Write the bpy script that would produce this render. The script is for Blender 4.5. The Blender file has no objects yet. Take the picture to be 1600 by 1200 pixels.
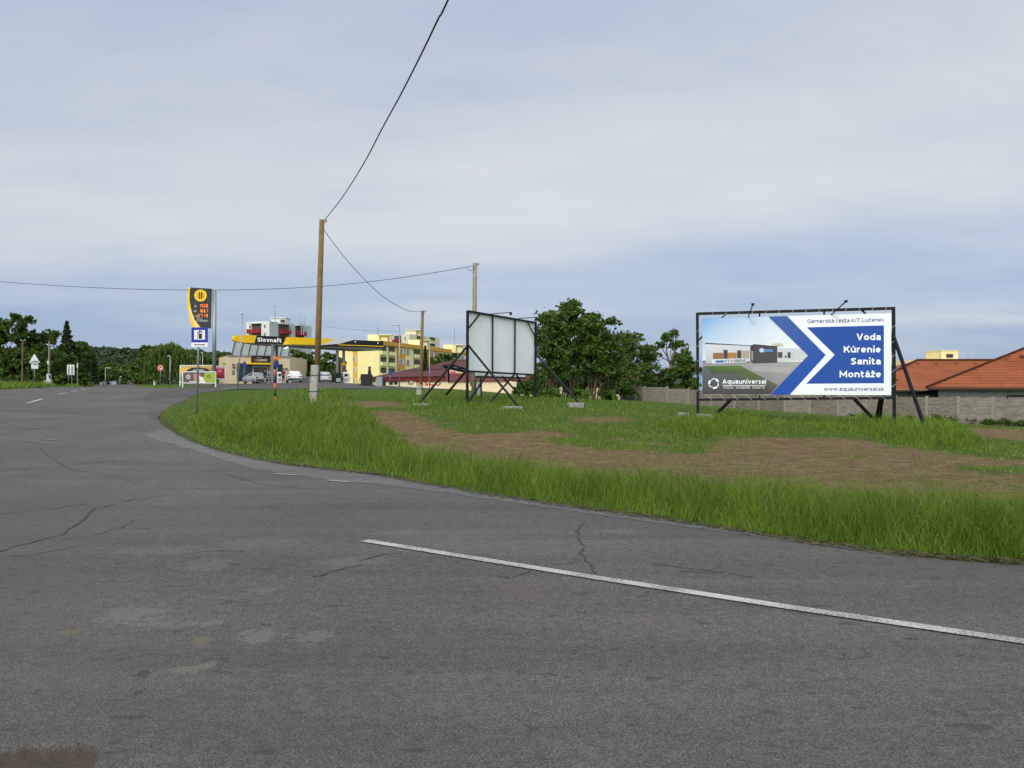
import bpy, math, random
import numpy as np
from mathutils import Vector, Matrix, geometry

S = bpy.context.scene
COL = S.collection
R = math.radians
rng = np.random.default_rng(11)
random.seed(11)
CAMZ = 1.6
FPX = 1200.0          # focal length in pixels of the 1600 px wide photograph

# ------------------------------------------------------------------ camera
cd = bpy.data.cameras.new('camera'); cam = bpy.data.objects.new('camera', cd); COL.objects.link(cam)
cam.location = (0, 0, CAMZ); cam.rotation_euler = (R(90), 0, 0)
cd.sensor_width = 36; cd.lens = FPX/1600*36; cd.clip_start = .05; cd.clip_end = 6000
S.camera = cam

# ------------------------------------------------------------------ node helper
def N(nt, typ, ins=None, **props):
    n = nt.nodes.new(typ)
    for k, v in props.items(): setattr(n, k, v)
    for k, v in (ins or {}).items():
        s = n.inputs[k]
        if hasattr(v, 'is_output'): nt.links.new(v, s)
        else: s.default_value = v
    return n
def ramp(nt, fac, stops, interp='LINEAR'):
    n = N(nt, 'ShaderNodeValToRGB', {0: fac}); cr = n.color_ramp; cr.interpolation = interp
    while len(cr.elements) < len(stops): cr.elements.new(.5)
    for e, (p, c) in zip(cr.elements, stops):
        e.position = p; e.color = (*c, 1) if len(c) == 3 else c
    return n.outputs[0]
def math_(nt, op, a, b=0.0, c=0.0, clamp=False):
    n = N(nt, 'ShaderNodeMath', {0: a, 1: b, 2: c}, operation=op); n.use_clamp = clamp
    return n.outputs[0]
def mixc(nt, fac, a, b, blend='MIX'):
    n = N(nt, 'ShaderNodeMix', data_type='RGBA', blend_type=blend)
    for i, v in ((0, fac), (6, a), (7, b)):
        s = n.inputs[i]
        if hasattr(v, 'is_output'): nt.links.new(v, s)
        else: s.default_value = v if i == 0 else ((*v, 1) if len(v) == 3 else v)
    return n.outputs[2]

# ------------------------------------------------------------------ sky and sun (thin high cloud, low sun behind the viewer's left shoulder)
SUN_EL, SUN_AZ = R(34), R(200)      # compass style: direction the light comes from, clockwise from +Y
sun_dir = Vector((math.sin(SUN_AZ)*math.cos(SUN_EL), math.cos(SUN_AZ)*math.cos(SUN_EL), math.sin(SUN_EL)))
sl = bpy.data.lights.new('sun', 'SUN'); sl.energy = 1.5; sl.angle = R(10); sl.color = (1, .93, .82)
so = bpy.data.objects.new('sun', sl); COL.objects.link(so); so.rotation_euler = (-sun_dir).to_track_quat('-Z', 'Y').to_euler()
so.location = (0, -20, 40)

W = bpy.data.worlds.new('World'); S.world = W; W.use_nodes = True
nt = W.node_tree; nt.nodes.clear()
tc = N(nt, 'ShaderNodeTexCoord').outputs['Generated']
sky = N(nt, 'ShaderNodeTexSky', sky_type='NISHITA', sun_disc=False, sun_elevation=SUN_EL, sun_rotation=SUN_AZ, air_density=1.0, dust_density=1.5, ozone_density=1.0).outputs[0]
sep = N(nt, 'ShaderNodeSeparateXYZ', {0: tc})
zz = math_(nt, 'MAXIMUM', sep.outputs[2], 0.0)
den = math_(nt, 'ADD', zz, .10)
px = math_(nt, 'DIVIDE', sep.outputs[0], den); py = math_(nt, 'DIVIDE', sep.outputs[1], den)
pv = N(nt, 'ShaderNodeCombineXYZ', {0: px, 1: py, 2: 0.0}).outputs[0]
mp = N(nt, 'ShaderNodeMapping', {0: pv, 'Location': (3.1, .7, 0), 'Rotation': (0, 0, R(-14)), 'Scale': (.34, .50, 1)}).outputs[0]
n1 = N(nt, 'ShaderNodeTexNoise', {'Vector': mp, 'Scale': 1.0, 'Detail': 7.0, 'Roughness': .52, 'Distortion': .35}).outputs[0]
mp2 = N(nt, 'ShaderNodeMapping', {0: pv, 'Location': (9, 4, 0), 'Rotation': (0, 0, R(12)), 'Scale': (.9, 1.7, 1)}).outputs[0]
n2 = N(nt, 'ShaderNodeTexNoise', {'Vector': mp2, 'Scale': 1.0, 'Detail': 5.0, 'Roughness': .6}).outputs[0]
el = ramp(nt, zz, [(0, (.16,)*3), (.055, (.18,)*3), (.10, (.36,)*3), (.19, (.72,)*3), (.30, (.80,)*3), (.42, (.55,)*3), (.6, (.6,)*3), (1, (.9,)*3)])
f = math_(nt, 'ADD', el, math_(nt, 'MULTIPLY', math_(nt, 'SUBTRACT', n1, .5), 1.6))
f = math_(nt, 'ADD', f, math_(nt, 'MULTIPLY', math_(nt, 'SUBTRACT', n2, .5), .62), clamp=True)
cl = ramp(nt, f, [(0, (3.7, 4.8, 6.7)), (.42, (5.0, 5.85, 7.3)), (.78, (6.7, 7.15, 7.8)), (1, (7.6, 7.85, 8.2))])
# cloud round the veiled sun and overhead brightened, out of view, for ambient light
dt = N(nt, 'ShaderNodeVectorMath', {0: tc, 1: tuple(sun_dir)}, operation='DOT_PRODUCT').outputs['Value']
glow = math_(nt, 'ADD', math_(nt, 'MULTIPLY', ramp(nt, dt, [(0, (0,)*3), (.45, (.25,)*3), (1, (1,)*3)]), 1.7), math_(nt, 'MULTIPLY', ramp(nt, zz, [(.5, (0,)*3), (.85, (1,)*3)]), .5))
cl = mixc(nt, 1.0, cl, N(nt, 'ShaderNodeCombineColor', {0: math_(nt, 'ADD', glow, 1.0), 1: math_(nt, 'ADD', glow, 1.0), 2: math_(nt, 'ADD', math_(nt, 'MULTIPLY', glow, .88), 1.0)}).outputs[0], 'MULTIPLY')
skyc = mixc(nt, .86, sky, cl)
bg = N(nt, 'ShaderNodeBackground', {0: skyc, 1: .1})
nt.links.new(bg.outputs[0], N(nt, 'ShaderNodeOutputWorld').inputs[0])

S.view_settings.view_transform = 'Standard'; S.view_settings.look = 'None'
S.view_settings.exposure = 0.0; S.view_settings.gamma = 1.0
S.render.engine = 'CYCLES'
S.cycles.max_bounces = 6; S.cycles.diffuse_bounces = 3; S.cycles.glossy_bounces = 2; S.cycles.transmission_bounces = 4; S.cycles.transparent_max_bounces = 4
S.cycles.use_denoising = True

# ------------------------------------------------------------------ terrain from surveyed points (photo pixel + distance)
def P(u, v, d): return Vector(((u-800)/FPX*d, d, CAMZ+(600-v)/FPX*d))
_sv = [(0,860,7.38),(0,760,12),(100,658,25),(43,631,36),(0,609,58),(145,605.0,100),(219,605.0,100),(60,606.8,70),(110,605.7,84),(-110,614,47),(15,601.5,74),(70,602,90),(115,602.3,104),(-110,604,60),(245,655,29),(307,648,30),
  (276,632,40),(306,614,55),(340,611,60),(372,607.8,70),(435,608,70),(560,607.5,74),(430,623,36),(491,627,32),(730,630,29.7),(836,622,35),
  (655,632,27),(798,638,26),(897,636,29),(1090,650,24.2),(1397,670.5,22.8),(1447,673,21.5),(972,633,70),(1265,652,58),(1600,668,47),
  (921,624.5,55),(1030,628,62),(600,607,75),(720,609,76),(400,599.6,97),(560,600,100),(300,604,78),(655,622.5,50),(740,617,38),
  (600,746,13.15),(1000,810,9.14),(1600,885,6.74),(400,722,15.7),(1300,857,7.47),(900,690,17.6),(1570,695,20.5)]
_wp = [(-14,-12,0),(0,-12,0),(12,-12,0),(0,-3,0),(-14,2,0),(0,3,0),(9,2,0),(30,-8,-.05),(-50,-20,0),(-50,12,.1),(-55,40,1.2),(-100,100,1.25),(-150,160,1.1),
  (-70,140,1.05),(-110,225,.98),(-128,215,1.0),(-40,125,1.6),(-15,130,-1.0),(-5,110,-.9),(15,110,-1.2),(60,110,-1.8),(60,60,-1.5),(80,20,-.6),(26,12,-.15),(40,30,-.7),(0,180,-1.2),(-50,200,1.0),
  (60,200,-2),(150,60,-2),(150,200,-2),(-150,20,.6),(-150,260,.7),(0,260,-1.5)]
_c = [P(u, v, d) for u, v, d in _sv]
_cx = np.array([(p.x, p.y) for p in _c] + [(x, y) for x, y, z in _wp]); _cz = np.array([p.z for p in _c] + [z for x, y, z in _wp])
def _phi(r2): return .5*r2*np.log(r2+1e-9)
_n = len(_cx); _sc = 40.0; _q = _cx/_sc
_K = _phi(((_q[:, None]-_q[None])**2).sum(-1)) + np.eye(_n)*.002
_Pm = np.c_[np.ones(_n), _q]
_A = np.block([[_K, _Pm], [_Pm.T, np.zeros((3, 3))]])
_w = np.linalg.solve(_A, np.r_[_cz, 0, 0, 0])
GX0, GX1, GY0, GY1, GS = -170.0, 170.0, -30.0, 270.0, .5
_gx = np.arange(GX0, GX1+GS, GS); _gy = np.arange(GY0, GY1+GS, GS)
_T = np.empty((len(_gy), len(_gx)))
for j, y in enumerate(_gy):
    q = np.c_[_gx, np.full(len(_gx), y)]/_sc
    r2 = ((q[:, None]-_q[None])**2).sum(-1)
    _T[j] = _phi(r2)@_w[:_n] + _w[_n] + q@_w[_n+1:]
_T = np.clip(_T, -2.5, 2.2)
def Tn(x, y):
    fx = np.clip((np.asarray(x, float)-GX0)/GS, 0, len(_gx)-1.001); fy = np.clip((np.asarray(y, float)-GY0)/GS, 0, len(_gy)-1.001)
    i = fx.astype(int); j = fy.astype(int); a = fx-i; b = fy-j
    return (_T[j, i]*(1-a)+_T[j, i+1]*a)*(1-b) + (_T[j+1, i]*(1-a)+_T[j+1, i+1]*a)*b
def T(x, y): return float(Tn(x, y))
_ds = np.geomspace(2.2, 260, 420)
def Gn(u, v, near=False):
    u = np.atleast_1d(np.asarray(u, float)); v = np.atleast_1d(np.asarray(v, float))
    out = np.full(len(u), np.nan)
    for s in range(0, len(u), 20000):
        a = (u[s:s+20000]-800)/FPX; b = (600-v[s:s+20000])/FPX
        h = CAMZ + b[:, None]*_ds - Tn(a[:, None]*_ds, np.broadcast_to(_ds, (len(a), len(_ds))))
        hit = h < 0; k = hit.argmax(1); ok = hit.any(1) & (k > 0)
        kk = np.clip(k, 1, None); r = np.arange(len(a))
        h0 = h[r, kk-1]; h1 = h[r, kk]; d = _ds[kk-1] + (_ds[kk]-_ds[kk-1])*h0/(h0-h1+1e-12)
        out[s:s+20000] = np.where(ok, d, np.nan if not near else _ds[h.argmin(1)])
    return (u-800)/FPX*out, out
def G(u, v):
    x, y = Gn(u, v, True); return Vector((float(x[0]), float(y[0]), T(x[0], y[0])))
def gnd(x, y, dz=0.0): return Vector((x, y, T(x, y)+dz))
def inpoly(x, y, poly):
    x = np.asarray(x); y = np.asarray(y); c = np.zeros(x.shape, bool); n = len(poly)
    for i in range(n):
        x0, y0 = poly[i][:2]; x1, y1 = poly[i-1][:2]
        if y0 == y1: continue
        c ^= ((y0 > y) != (y1 > y)) & (x < (x1-x0)*(y-y0)/(y1-y0)+x0)
    return c
def segdist(x, y, line):
    d = np.full(np.shape(x), 1e9)
    for (x0, y0), (x1, y1) in zip([p[:2] for p in line[:-1]], [p[:2] for p in line[1:]]):
        dx, dy = x1-x0, y1-y0; t = np.clip(((x-x0)*dx+(y-y0)*dy)/(dx*dx+dy*dy+1e-12), 0, 1)
        d = np.minimum(d, np.hypot(x-x0-t*dx, y-y0-t*dy))
    return d

# ------------------------------------------------------------------ materials
def srgb(r, g, b):
    f = lambda c: (c/255/12.92 if c/255 <= .04045 else ((c/255+.055)/1.055)**2.4)
    return (f(r), f(g), f(b))
_mats = {}
def M(name, col, rough=.7, var=.12, scale=3.0, bump=0.0, bscale=None, metal=0.0, spec=.4, detail=4.0, emit=0.0):
    if name in _mats: return _mats[name]
    m = bpy.data.materials.new(name); m.use_nodes = True; t = m.node_tree; b = t.nodes['Principled BSDF']
    co = N(t, 'ShaderNodeTexCoord').outputs['Object']
    no = N(t, 'ShaderNodeTexNoise', {'Vector': co, 'Scale': scale, 'Detail': detail, 'Roughness': .6}).outputs[0]
    c = mixc(t, ramp(t, no, [(.3, (0,)*3), (.7, (1,)*3)]), tuple(x*(1-var) for x in col), tuple(min(1, x*(1+var)) for x in col))
    t.links.new(c, b.inputs['Base Color'])
    b.inputs['Roughness'].default_value = rough; b.inputs['Metallic'].default_value = metal; b.inputs['Specular IOR Level'].default_value = spec
    if bump:
        n2 = N(t, 'ShaderNodeTexNoise', {'Vector': co, 'Scale': bscale or scale*6, 'Detail': 4.0}).outputs[0]
        bp = N(t, 'ShaderNodeBump', {'Height': n2, 'Strength': bump, 'Distance': .02}); t.links.new(bp.outputs[0], b.inputs['Normal'])
    if emit:
        b.inputs['Emission Color'].default_value = (*col, 1); b.inputs['Emission Strength'].default_value = emit
    _mats[name] = m
    return m
def leafmat(name, c1, c2, trans=.25, rough=.55, ns=.55):
    m = bpy.data.materials.new(name); m.use_nodes = True; t = m.node_tree; t.nodes.clear()
    g = N(t, 'ShaderNodeNewGeometry')
    co = N(t, 'ShaderNodeTexCoord').outputs['Object']
    no = N(t, 'ShaderNodeTexNoise', {'Vector': co, 'Scale': ns, 'Detail': 3.0}).outputs[0]
    f = math_(t, 'ADD', math_(t, 'MULTIPLY', g.outputs['Random Per Island'], .75), math_(t, 'MULTIPLY', math_(t, 'SUBTRACT', no, .28), 1.1), clamp=True)
    c = mixc(t, f, c1, c2)
    d = N(t, 'ShaderNodeBsdfPrincipled', {'Base Color': c, 'Roughness': rough, 'Specular IOR Level': .25})
    tr = N(t, 'ShaderNodeBsdfTranslucent', {0: mixc(t, .5, c, (.10, .16, .01))})
    mx = N(t, 'ShaderNodeMixShader', {0: trans, 1: d.outputs[0], 2: tr.outputs[0]})
    t.links.new(mx.outputs[0], N(t, 'ShaderNodeOutputMaterial').inputs[0])
    return m

# ------------------------------------------------------------------ objects
def link(name, me, parent=None):
    o = bpy.data.objects.new(name, me); COL.objects.link(o)
    if parent is not None: o.parent = parent
    return o
XF = {}
def thing(name, label, cat, loc=(0, 0, 0), rotz=0.0, group=None):
    o = bpy.data.objects.new(name, None); COL.objects.link(o); o.empty_display_size = .3
    o.location = loc; o.rotation_euler = (0, 0, rotz); o['label'] = label; o['category'] = cat
    if group: o['group'] = group
    XF[o.name] = (Matrix.Translation(Vector(loc)) @ Matrix.Rotation(rotz, 4, 'Z')).inverted()
    return o
def tag(o, label, cat, group=None):
    o['label'] = label; o['category'] = cat
    if group: o['group'] = group
    return o
def dup(root, loc, rotz=0.0, label=None, group=None, scale=1.0):
    r = root.copy(); COL.objects.link(r); r.location = loc; r.rotation_euler = (0, 0, rotz); r.scale = (scale,)*3
    if label: r['label'] = label
    if group: r['group'] = group
    for ch in list(root.children):
        c = ch.copy(); COL.objects.link(c); c.parent = r
        for g2 in list(ch.children):
            e = g2.copy(); COL.objects.link(e); e.parent = c
    return r
class MB:
    """collects shapes; build() links them as ONE mesh object"""
    def __init__(s): s.v = []; s.f = []; s.m = []
    def add(s, vs, fs, m=0):
        o = len(s.v); s.v += [tuple(p) for p in vs]; s.f += [tuple(i+o for i in f) for f in fs]; s.m += [m]*len(fs); return s
    def hexa(s, p, m=0):      # p: 4 bottom, 4 top, both counter-clockwise seen from above
        return s.add(p, [(3, 2, 1, 0), (4, 5, 6, 7), (0, 1, 5, 4), (1, 2, 6, 5), (2, 3, 7, 6), (3, 0, 4, 7)], m)
    def box(s, c, d, m=0, rz=0.0):
        x, y, z = (k/2 for k in d); cs, sn = math.cos(rz), math.sin(rz)
        p = [(a*x, b*y, e*z) for e in (-1, 1) for a, b in ((-1, -1), (1, -1), (1, 1), (-1, 1))]
        return s.hexa([(c[0]+a*cs-b*sn, c[1]+a*sn+b*cs, c[2]+e) for a, b, e in p], m)
    def beam(s, p, q, w, h=None, m=0, side=None):
        p = Vector(p); q = Vector(q); h = h or w; d = (q-p).normalized()
        a = Vector(side) if side is not None else (d.cross(Vector((0, 0, 1))) if abs(d.z) < .95 else Vector((1, 0, 0)))
        a = (a-d*a.dot(d)).normalized()*(w/2); b = d.cross(a).normalized()*(h/2)
        vs = [p-a-b, p+a-b, p+a+b, p-a+b, q-a-b, q+a-b, q+a+b, q-a+b]
        return s.add(vs, [(3, 2, 1, 0), (4, 5, 6, 7), (0, 1, 5, 4), (1, 2, 6, 5), (2, 3, 7, 6), (3, 0, 4, 7)], m)
    def tube(s, pts, r, n=8, m=0, cap=True):
        pts = [Vector(p) for p in pts]; k = len(pts); rs = r if isinstance(r, (list, tuple)) else [r]*k
        vs = []; fs = []; a = None
        for i, p in enumerate(pts):
            d = (pts[min(i+1, k-1)]-pts[max(i-1, 0)]).normalized()
            if a is None: a = d.cross(Vector((0, 0, 1))) if abs(d.z) < .95 else Vector((1, 0, 0))
            a = (a-d*a.dot(d)).normalized(); b = d.cross(a)
            vs += [p+(a*math.cos(2*math.pi*j/n)+b*math.sin(2*math.pi*j/n))*rs[i] for j in range(n)]
        for i in range(k-1):
            fs += [(i*n+j, i*n+(j+1) % n, (i+1)*n+(j+1) % n, (i+1)*n+j) for j in range(n)]
        if cap: fs += [tuple(range(n-1, -1, -1)), tuple((k-1)*n+j for j in range(n))]
        return s.add(vs, fs, m)
    def prism(s, poly, off, m=0):   # polygon of 3-D points pushed along off
        n = len(poly); off = Vector(off); p = [Vector(q) for q in poly]
        return s.add(p+[q+off for q in p], [tuple(range(n-1, -1, -1)), tuple(range(n, 2*n))]+[(i, (i+1) % n, n+(i+1) % n, n+i) for i in range(n)], m)
    def lathe(s, prof, c=(0, 0, 0), n=16, m=0, axis='Z'):
        vs = []
        for r, z in prof:
            for j in range(n):
                a = 2*math.pi*j/n; x, y = r*math.cos(a), r*math.sin(a)
                vs.append((c[0]+x, c[1]+y, c[2]+z) if axis == 'Z' else ((c[0]+z, c[1]+x, c[2]+y) if axis == 'X' else (c[0]+x, c[1]+z, c[2]+y)))
        fs = [(i*n+j, i*n+(j+1) % n, (i+1)*n+(j+1) % n, (i+1)*n+j) for i in range(len(prof)-1) for j in range(n)]
        fs += [tuple(range(n-1, -1, -1)), tuple((len(prof)-1)*n+j for j in range(n))]
        return s.add(vs, fs, m)
    def build(s, name, mats, parent=None, smooth=False, bevel=0.0, world=True):
        me = bpy.data.meshes.new(name)
        vs = s.v
        if parent is not None and world:
            r = parent
            while r.parent is not None: r = r.parent
            if r.name in XF:
                x = XF[r.name]; vs = [tuple(x @ Vector(p)) for p in vs]
        me.from_pydata(vs, [], s.f)
        for m in (mats if isinstance(mats, (list, tuple)) else [mats]): me.materials.append(m)
        if len(me.materials) > 1: me.polygons.foreach_set('material_index', s.m)
        if smooth: me.polygons.foreach_set('use_smooth', [True]*len(me.polygons))
        me.update(); o = link(name, me, parent)
        if bevel:
            b = o.modifiers.new('bevel', 'BEVEL'); b.width = bevel; b.segments = 2; b.limit_method = 'ANGLE'
        return o
def npmesh(name, V, F4=None, F3=None, mat=None, parent=None, attr=None):
    """fast mesh from arrays: quads first, then triangles"""
    me = bpy.data.meshes.new(name); F4 = np.zeros((0, 4), int) if F4 is None else F4; F3 = np.zeros((0, 3), int) if F3 is None else F3
    nl = F4.size+F3.size; npo = len(F4)+len(F3)
    me.vertices.add(len(V)); me.vertices.foreach_set('co', np.asarray(V, np.float32).ravel())
    me.loops.add(nl); me.loops.foreach_set('vertex_index', np.r_[F4.ravel(), F3.ravel()].astype(np.int32))
    me.polygons.add(npo); me.polygons.foreach_set('loop_start', np.r_[np.arange(len(F4))*4, F4.size+np.arange(len(F3))*3].astype(np.int32))
    if attr:
        for k, a in attr.items(): me.attributes.new(k, 'FLOAT', 'POINT').data.foreach_set('value', np.asarray(a, np.float32))
    me.materials.append(mat); me.update(calc_edges=True); me.validate()
    return link(name, me, parent)
def struct(o, kind='structure'): o['kind'] = kind; return o


# ------------------------------------------------------------------ bold sans lettering drawn as strokes
def smooth(pts, k=6):
    out = []; n = len(pts)
    for i in range(n-1):
        p0, p1, p2, p3 = pts[max(i-1, 0)], pts[i], pts[i+1], pts[min(i+2, n-1)]
        for j in range(k):
            t_ = j/k; out.append(.5*((2*p1)+(p2-p0)*t_+(2*p0-5*p1+4*p2-p3)*t_**2+(3*p1-p0-3*p2+p3)*t_**3))
    return out+[pts[-1]]
XH = .76
def glyph(ch, t):
    h = t/2; X = XH
    def arc(cx, cy, rx, ry, a0, a1, n=14): return [(cx+rx*math.cos(R(a0+(a1-a0)*i/n)), cy+ry*math.sin(R(a0+(a1-a0)*i/n))) for i in range(n+1)]
    base = {'á': 'a', 'ú': 'u', 'č': 'c', 'ž': 'z', 'Ú': 'U', 'É': 'E'}.get(ch)
    if base:
        w, st = glyph(base, t); top = (X if base.islower() else 1.0)+.07; c = w/2
        if ch in 'áúÚÉ': st = st+[[(c-.02, top), (c+.11, top+.17)]]
        else: st = st+[[(c-.15, top+.16), (c, top+.01), (c+.15, top+.16)]]
        return w, st
    if ch == ' ': return .28, []
    def dia(w, pts): return w, pts
    o = lambda w, H, y0=0: arc(w/2, y0+H/2, w/2-h, H/2-h, 90, 450, 24)
    w = .70
    if ch in 'oO0': return (.80, [o(.80, X)]) if ch == 'o' else (1.08 if ch == 'O' else .74, [o(1.08 if ch == 'O' else .74, 1.0)])
    if ch == 'a': return w, [smooth2([(.08, X-.16), (.30, X-h), (w-h-.05, X-.14), (w-h, X*.55), (w-h, 0)]), smooth2([(w-h, X*.57), (.32, X*.57), (h, X*.29), (.30, h), (w-h, .2)])]
    if ch == 'e': return .74, [[(h, X*.46), (.74-h, X*.46)], arc(.37, X/2, .37-h, X/2-h, -5, 318, 20)]
    if ch == 'c': return .68, [arc(.38, X/2, .38-h, X/2-h, 48, 312, 18)]
    if ch == 's': return .58, [smooth2([(.54, X-.13), (.30, X-h), (h, X*.73), (.29, X*.5), (.58-h, X*.26), (.28, h), (.04, .12)])]
    if ch == 'd': return .80, [o(.78, X), [(.80-h, 0), (.80-h, 1.04)]]
    if ch == 'q': return .80, [o(.78, X), [(.80-h, X), (.80-h, -.28)]]
    if ch == 'u': return .74, [smooth2([(h, X), (h, .30), (.13+h, h+.02), (.37, h), (.74-h-.10, h+.05), (.74-h, .34)]), [(.74-h, X), (.74-h, 0)]]
    if ch == 'n': return .74, [[(h, 0), (h, X)], smooth2([(h, X-.34), (h+.10, X-h-.05), (.37, X-h), (.61, X-.12-h), (.74-h, X-.32), (.74-h, 0)])]
    if ch == 'm': return 1.16, [[(h, 0), (h, X)], smooth2([(h, X-.32), (.20, X-h-.02), (.36, X-h), (.52, X-.16), (.58, X-.32), (.58, 0)]), smooth2([(.58, X-.32), (.68, X-h-.02), (.88, X-h), (1.08, X-.16), (1.16-h, X-.32), (1.16-h, 0)])]
    if ch == 'r': return .48, [[(h, 0), (h, X)], smooth2([(h, X-.32), (h+.10, X-.12), (.46, X-h)])]
    if ch == 'i': return t, [[(h, 0), (h, X)], [(h, X+.13), (h, X+.13+t*1.05)]]
    if ch == 'l': return t, [[(h, 0), (h, 1.04)]]
    if ch == 't': return .50, [smooth2([(.17, X+.2), (.17, .28), (.24, h+.02), (.36, h), (.49, .07)]), [(0, X-h), (.48, X-h)]]
    if ch == 'f': return .48, [smooth2([(.17, 0), (.17, .74), (.22, .97), (.34, 1.04-h), (.48, 1.0)]), [(0, X-h), (.46, X-h)]]
    if ch == 'k': return .70, [[(h, 0), (h, 1.04)], [(.66, X), (h*1.6, X*.36)], [(.28, X*.55), (.68, 0)]]
    if ch == 'v': return .74, [[(h*.9, X), (.37-h*.25, t*.42), (.37+h*.25, t*.42), (.74-h*.9, X)]]
    if ch == 'w': return 1.10, [[(h*.9, X), (.30, t*.8), (.55, X-t*.4), (.80, t*.8), (1.10-h*.9, X)]]
    if ch == 'z': return .62, [[(.04, X-h), (.54, X-h), (.07, h), (.60, h)]]
    if ch == '.': return t*1.1, [[(h, 0), (h, t*1.1)]]
    if ch == ',': return t*1.1, [[(h*1.2, t*1.1), (h*.5, -.16)]]
    if ch == '/': return .50, [[(.03, -.08), (.47, 1.06)]]
    if ch == '•': return .30, [[(.15-t*.6, .48), (.15+t*.6, .48)]]
    if ch == 'V': return .98, [[(h*.9, 1), (.49-h*.25, t*.42), (.49+h*.25, t*.42), (.98-h*.9, 1)]]
    if ch == 'A': return .98, [[(h*.9, 0), (.49-h*.25, 1-t*.42), (.49+h*.25, 1-t*.42), (.98-h*.9, 0)], [(.20, .27), (.78, .27)]]
    if ch == 'K': return .86, [[(h, 0), (h, 1)], [(.82, 1), (h*1.6, .40)], [(.36, .60), (.84, 0)]]
    if ch == 'M': return 1.10, [[(h, 0), (h, 1-h), (.55, .32), (1.10-h, 1-h), (1.10-h, 0)]]
    if ch == 'S': return .78, [smooth2([(.70, 1-.15), (.40, 1-h), (h, .75), (.38, .52), (.78-h, .27), (.38, h), (.05, .13)])]
    if ch == 'G': return .98, [arc(.52, .5, .52-h, .5-h, 45, 322, 20), [(.97-h, .20), (.97-h, .50), (.60, .50)]]
    if ch == 'C': return .92, [arc(.52, .5, .52-h, .5-h, 45, 315, 20)]
    if ch == 'D': return .94, [[(h, h), (h, 1-h)]+arc(.42, .5, .52-h, .5-h, 90, -90, 14)+[(h, h)]]
    if ch in 'EF': return .72, [[(.70, 1-h), (h, 1-h), (h, h if ch == 'E' else 0)]+([(.72, h)] if ch == 'E' else []), [(h, .5), (.64, .5)]]
    if ch == 'L': return .66, [[(h, 1), (h, h), (.66, h)]]
    if ch == 'I': return t, [[(h, 0), (h, 1)]]
    if ch == 'H': return .88, [[(h, 0), (h, 1)], [(.88-h, 0), (.88-h, 1)], [(h, .5), (.88-h, .5)]]
    if ch == 'N': return .92, [[(h, 0), (h, 1-h), (.92-h, h), (.92-h, 1)]]
    if ch == 'R': return .84, [[(h, 0), (h, 1-h), (.45, 1-h)]+arc(.47, .68, .35-h, .32-h, 80, -80, 10)+[(h, .36)], [(.46, .36), (.80, 0)]]
    if ch == 'P': return .80, [[(h, 0), (h, 1-h), (.45, 1-h)]+arc(.47, .66, .33-h, .34-h, 80, -80, 10)+[(h, .32)]]
    if ch == 'T': return .80, [[(0, 1-h), (.80, 1-h)], [(.40, 1-h), (.40, 0)]]
    if ch == 'U': return .90, [smooth2([(h, 1), (h, .38), (.18, h+.06), (.45, h), (.72, h+.06), (.90-h, .38), (.90-h, 1)])]
    if ch == '4': return .74, [[(.52, 0), (.52, 1-h), (.04, .26), (.74, .26)]]
    if ch == '7': return .66, [[(.02, 1-h), (.58, 1-h), (.20, 0)]]
    if ch == '5': return .66, [[(.60, 1-h), (.14, 1-h), (.10, .55)]+arc(.32, .32, .34-h, .32-h, 100, -150, 14)]
    if ch == '9': return .70, [arc(.35, .66, .35-h, .34-h, 0, 360, 18), smooth2([(.70-h, .66), (.60, .25), (.30, h)])]
    return .5, [[(h, 0), (h, 1)]]
def smooth2(p): return [(q.x, q.y) for q in smooth([Vector(a) for a in p], 5)]
_tcache = {}
def text2d(s, bold=0.0, space=1.0):
    """a line of lettering, capitals 1 high: points (x, y, layer), faces, width"""
    k = (s, bold, space)
    if k in _tcache: return _tcache[k]
    t = .105+2.6*bold; V = []; F = []; x0 = 0.0; layer = 0
    for ch in s:
        w, strokes = glyph(ch, t)
        for st in strokes:
            p = [Vector(q) for q in st]; n = len(p); closed = (p[0]-p[-1]).length < 1e-4; layer += 1; b = len(V)
            for i in range(n):
                d0 = (p[i]-p[i-1]) if i else (p[0]-p[-2] if closed else p[1]-p[0]); d1 = (p[i+1]-p[i]) if i < n-1 else (p[1]-p[0] if closed else p[-1]-p[-2])
                d0 = d0.normalized(); d1 = d1.normalized(); m = Vector((-d0.y-d1.y, d0.x+d1.x)); m = m.normalized() if m.length > 1e-4 else Vector((-d0.y, d0.x))
                c = max(.42, m.dot(Vector((-d0.y, d0.x)))); off = m*(t/2/c)
                for sg in (-1, 1): q = p[i]+off*sg; V.append((x0+q.x, q.y, layer % 3))
            F += [(b+2*i, b+2*i+2, b+2*i+3, b+2*i+1) for i in range(n-1)]
        x0 += w+(.105+.02*space if ch != ' ' else .0)*space*1.15
    xs = [v[0] for v in V]; m = min(xs); V = [(x-m, y, l) for x, y, l in V]
    _tcache[k] = (V, F, max(xs)-m); return _tcache[k]
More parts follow.
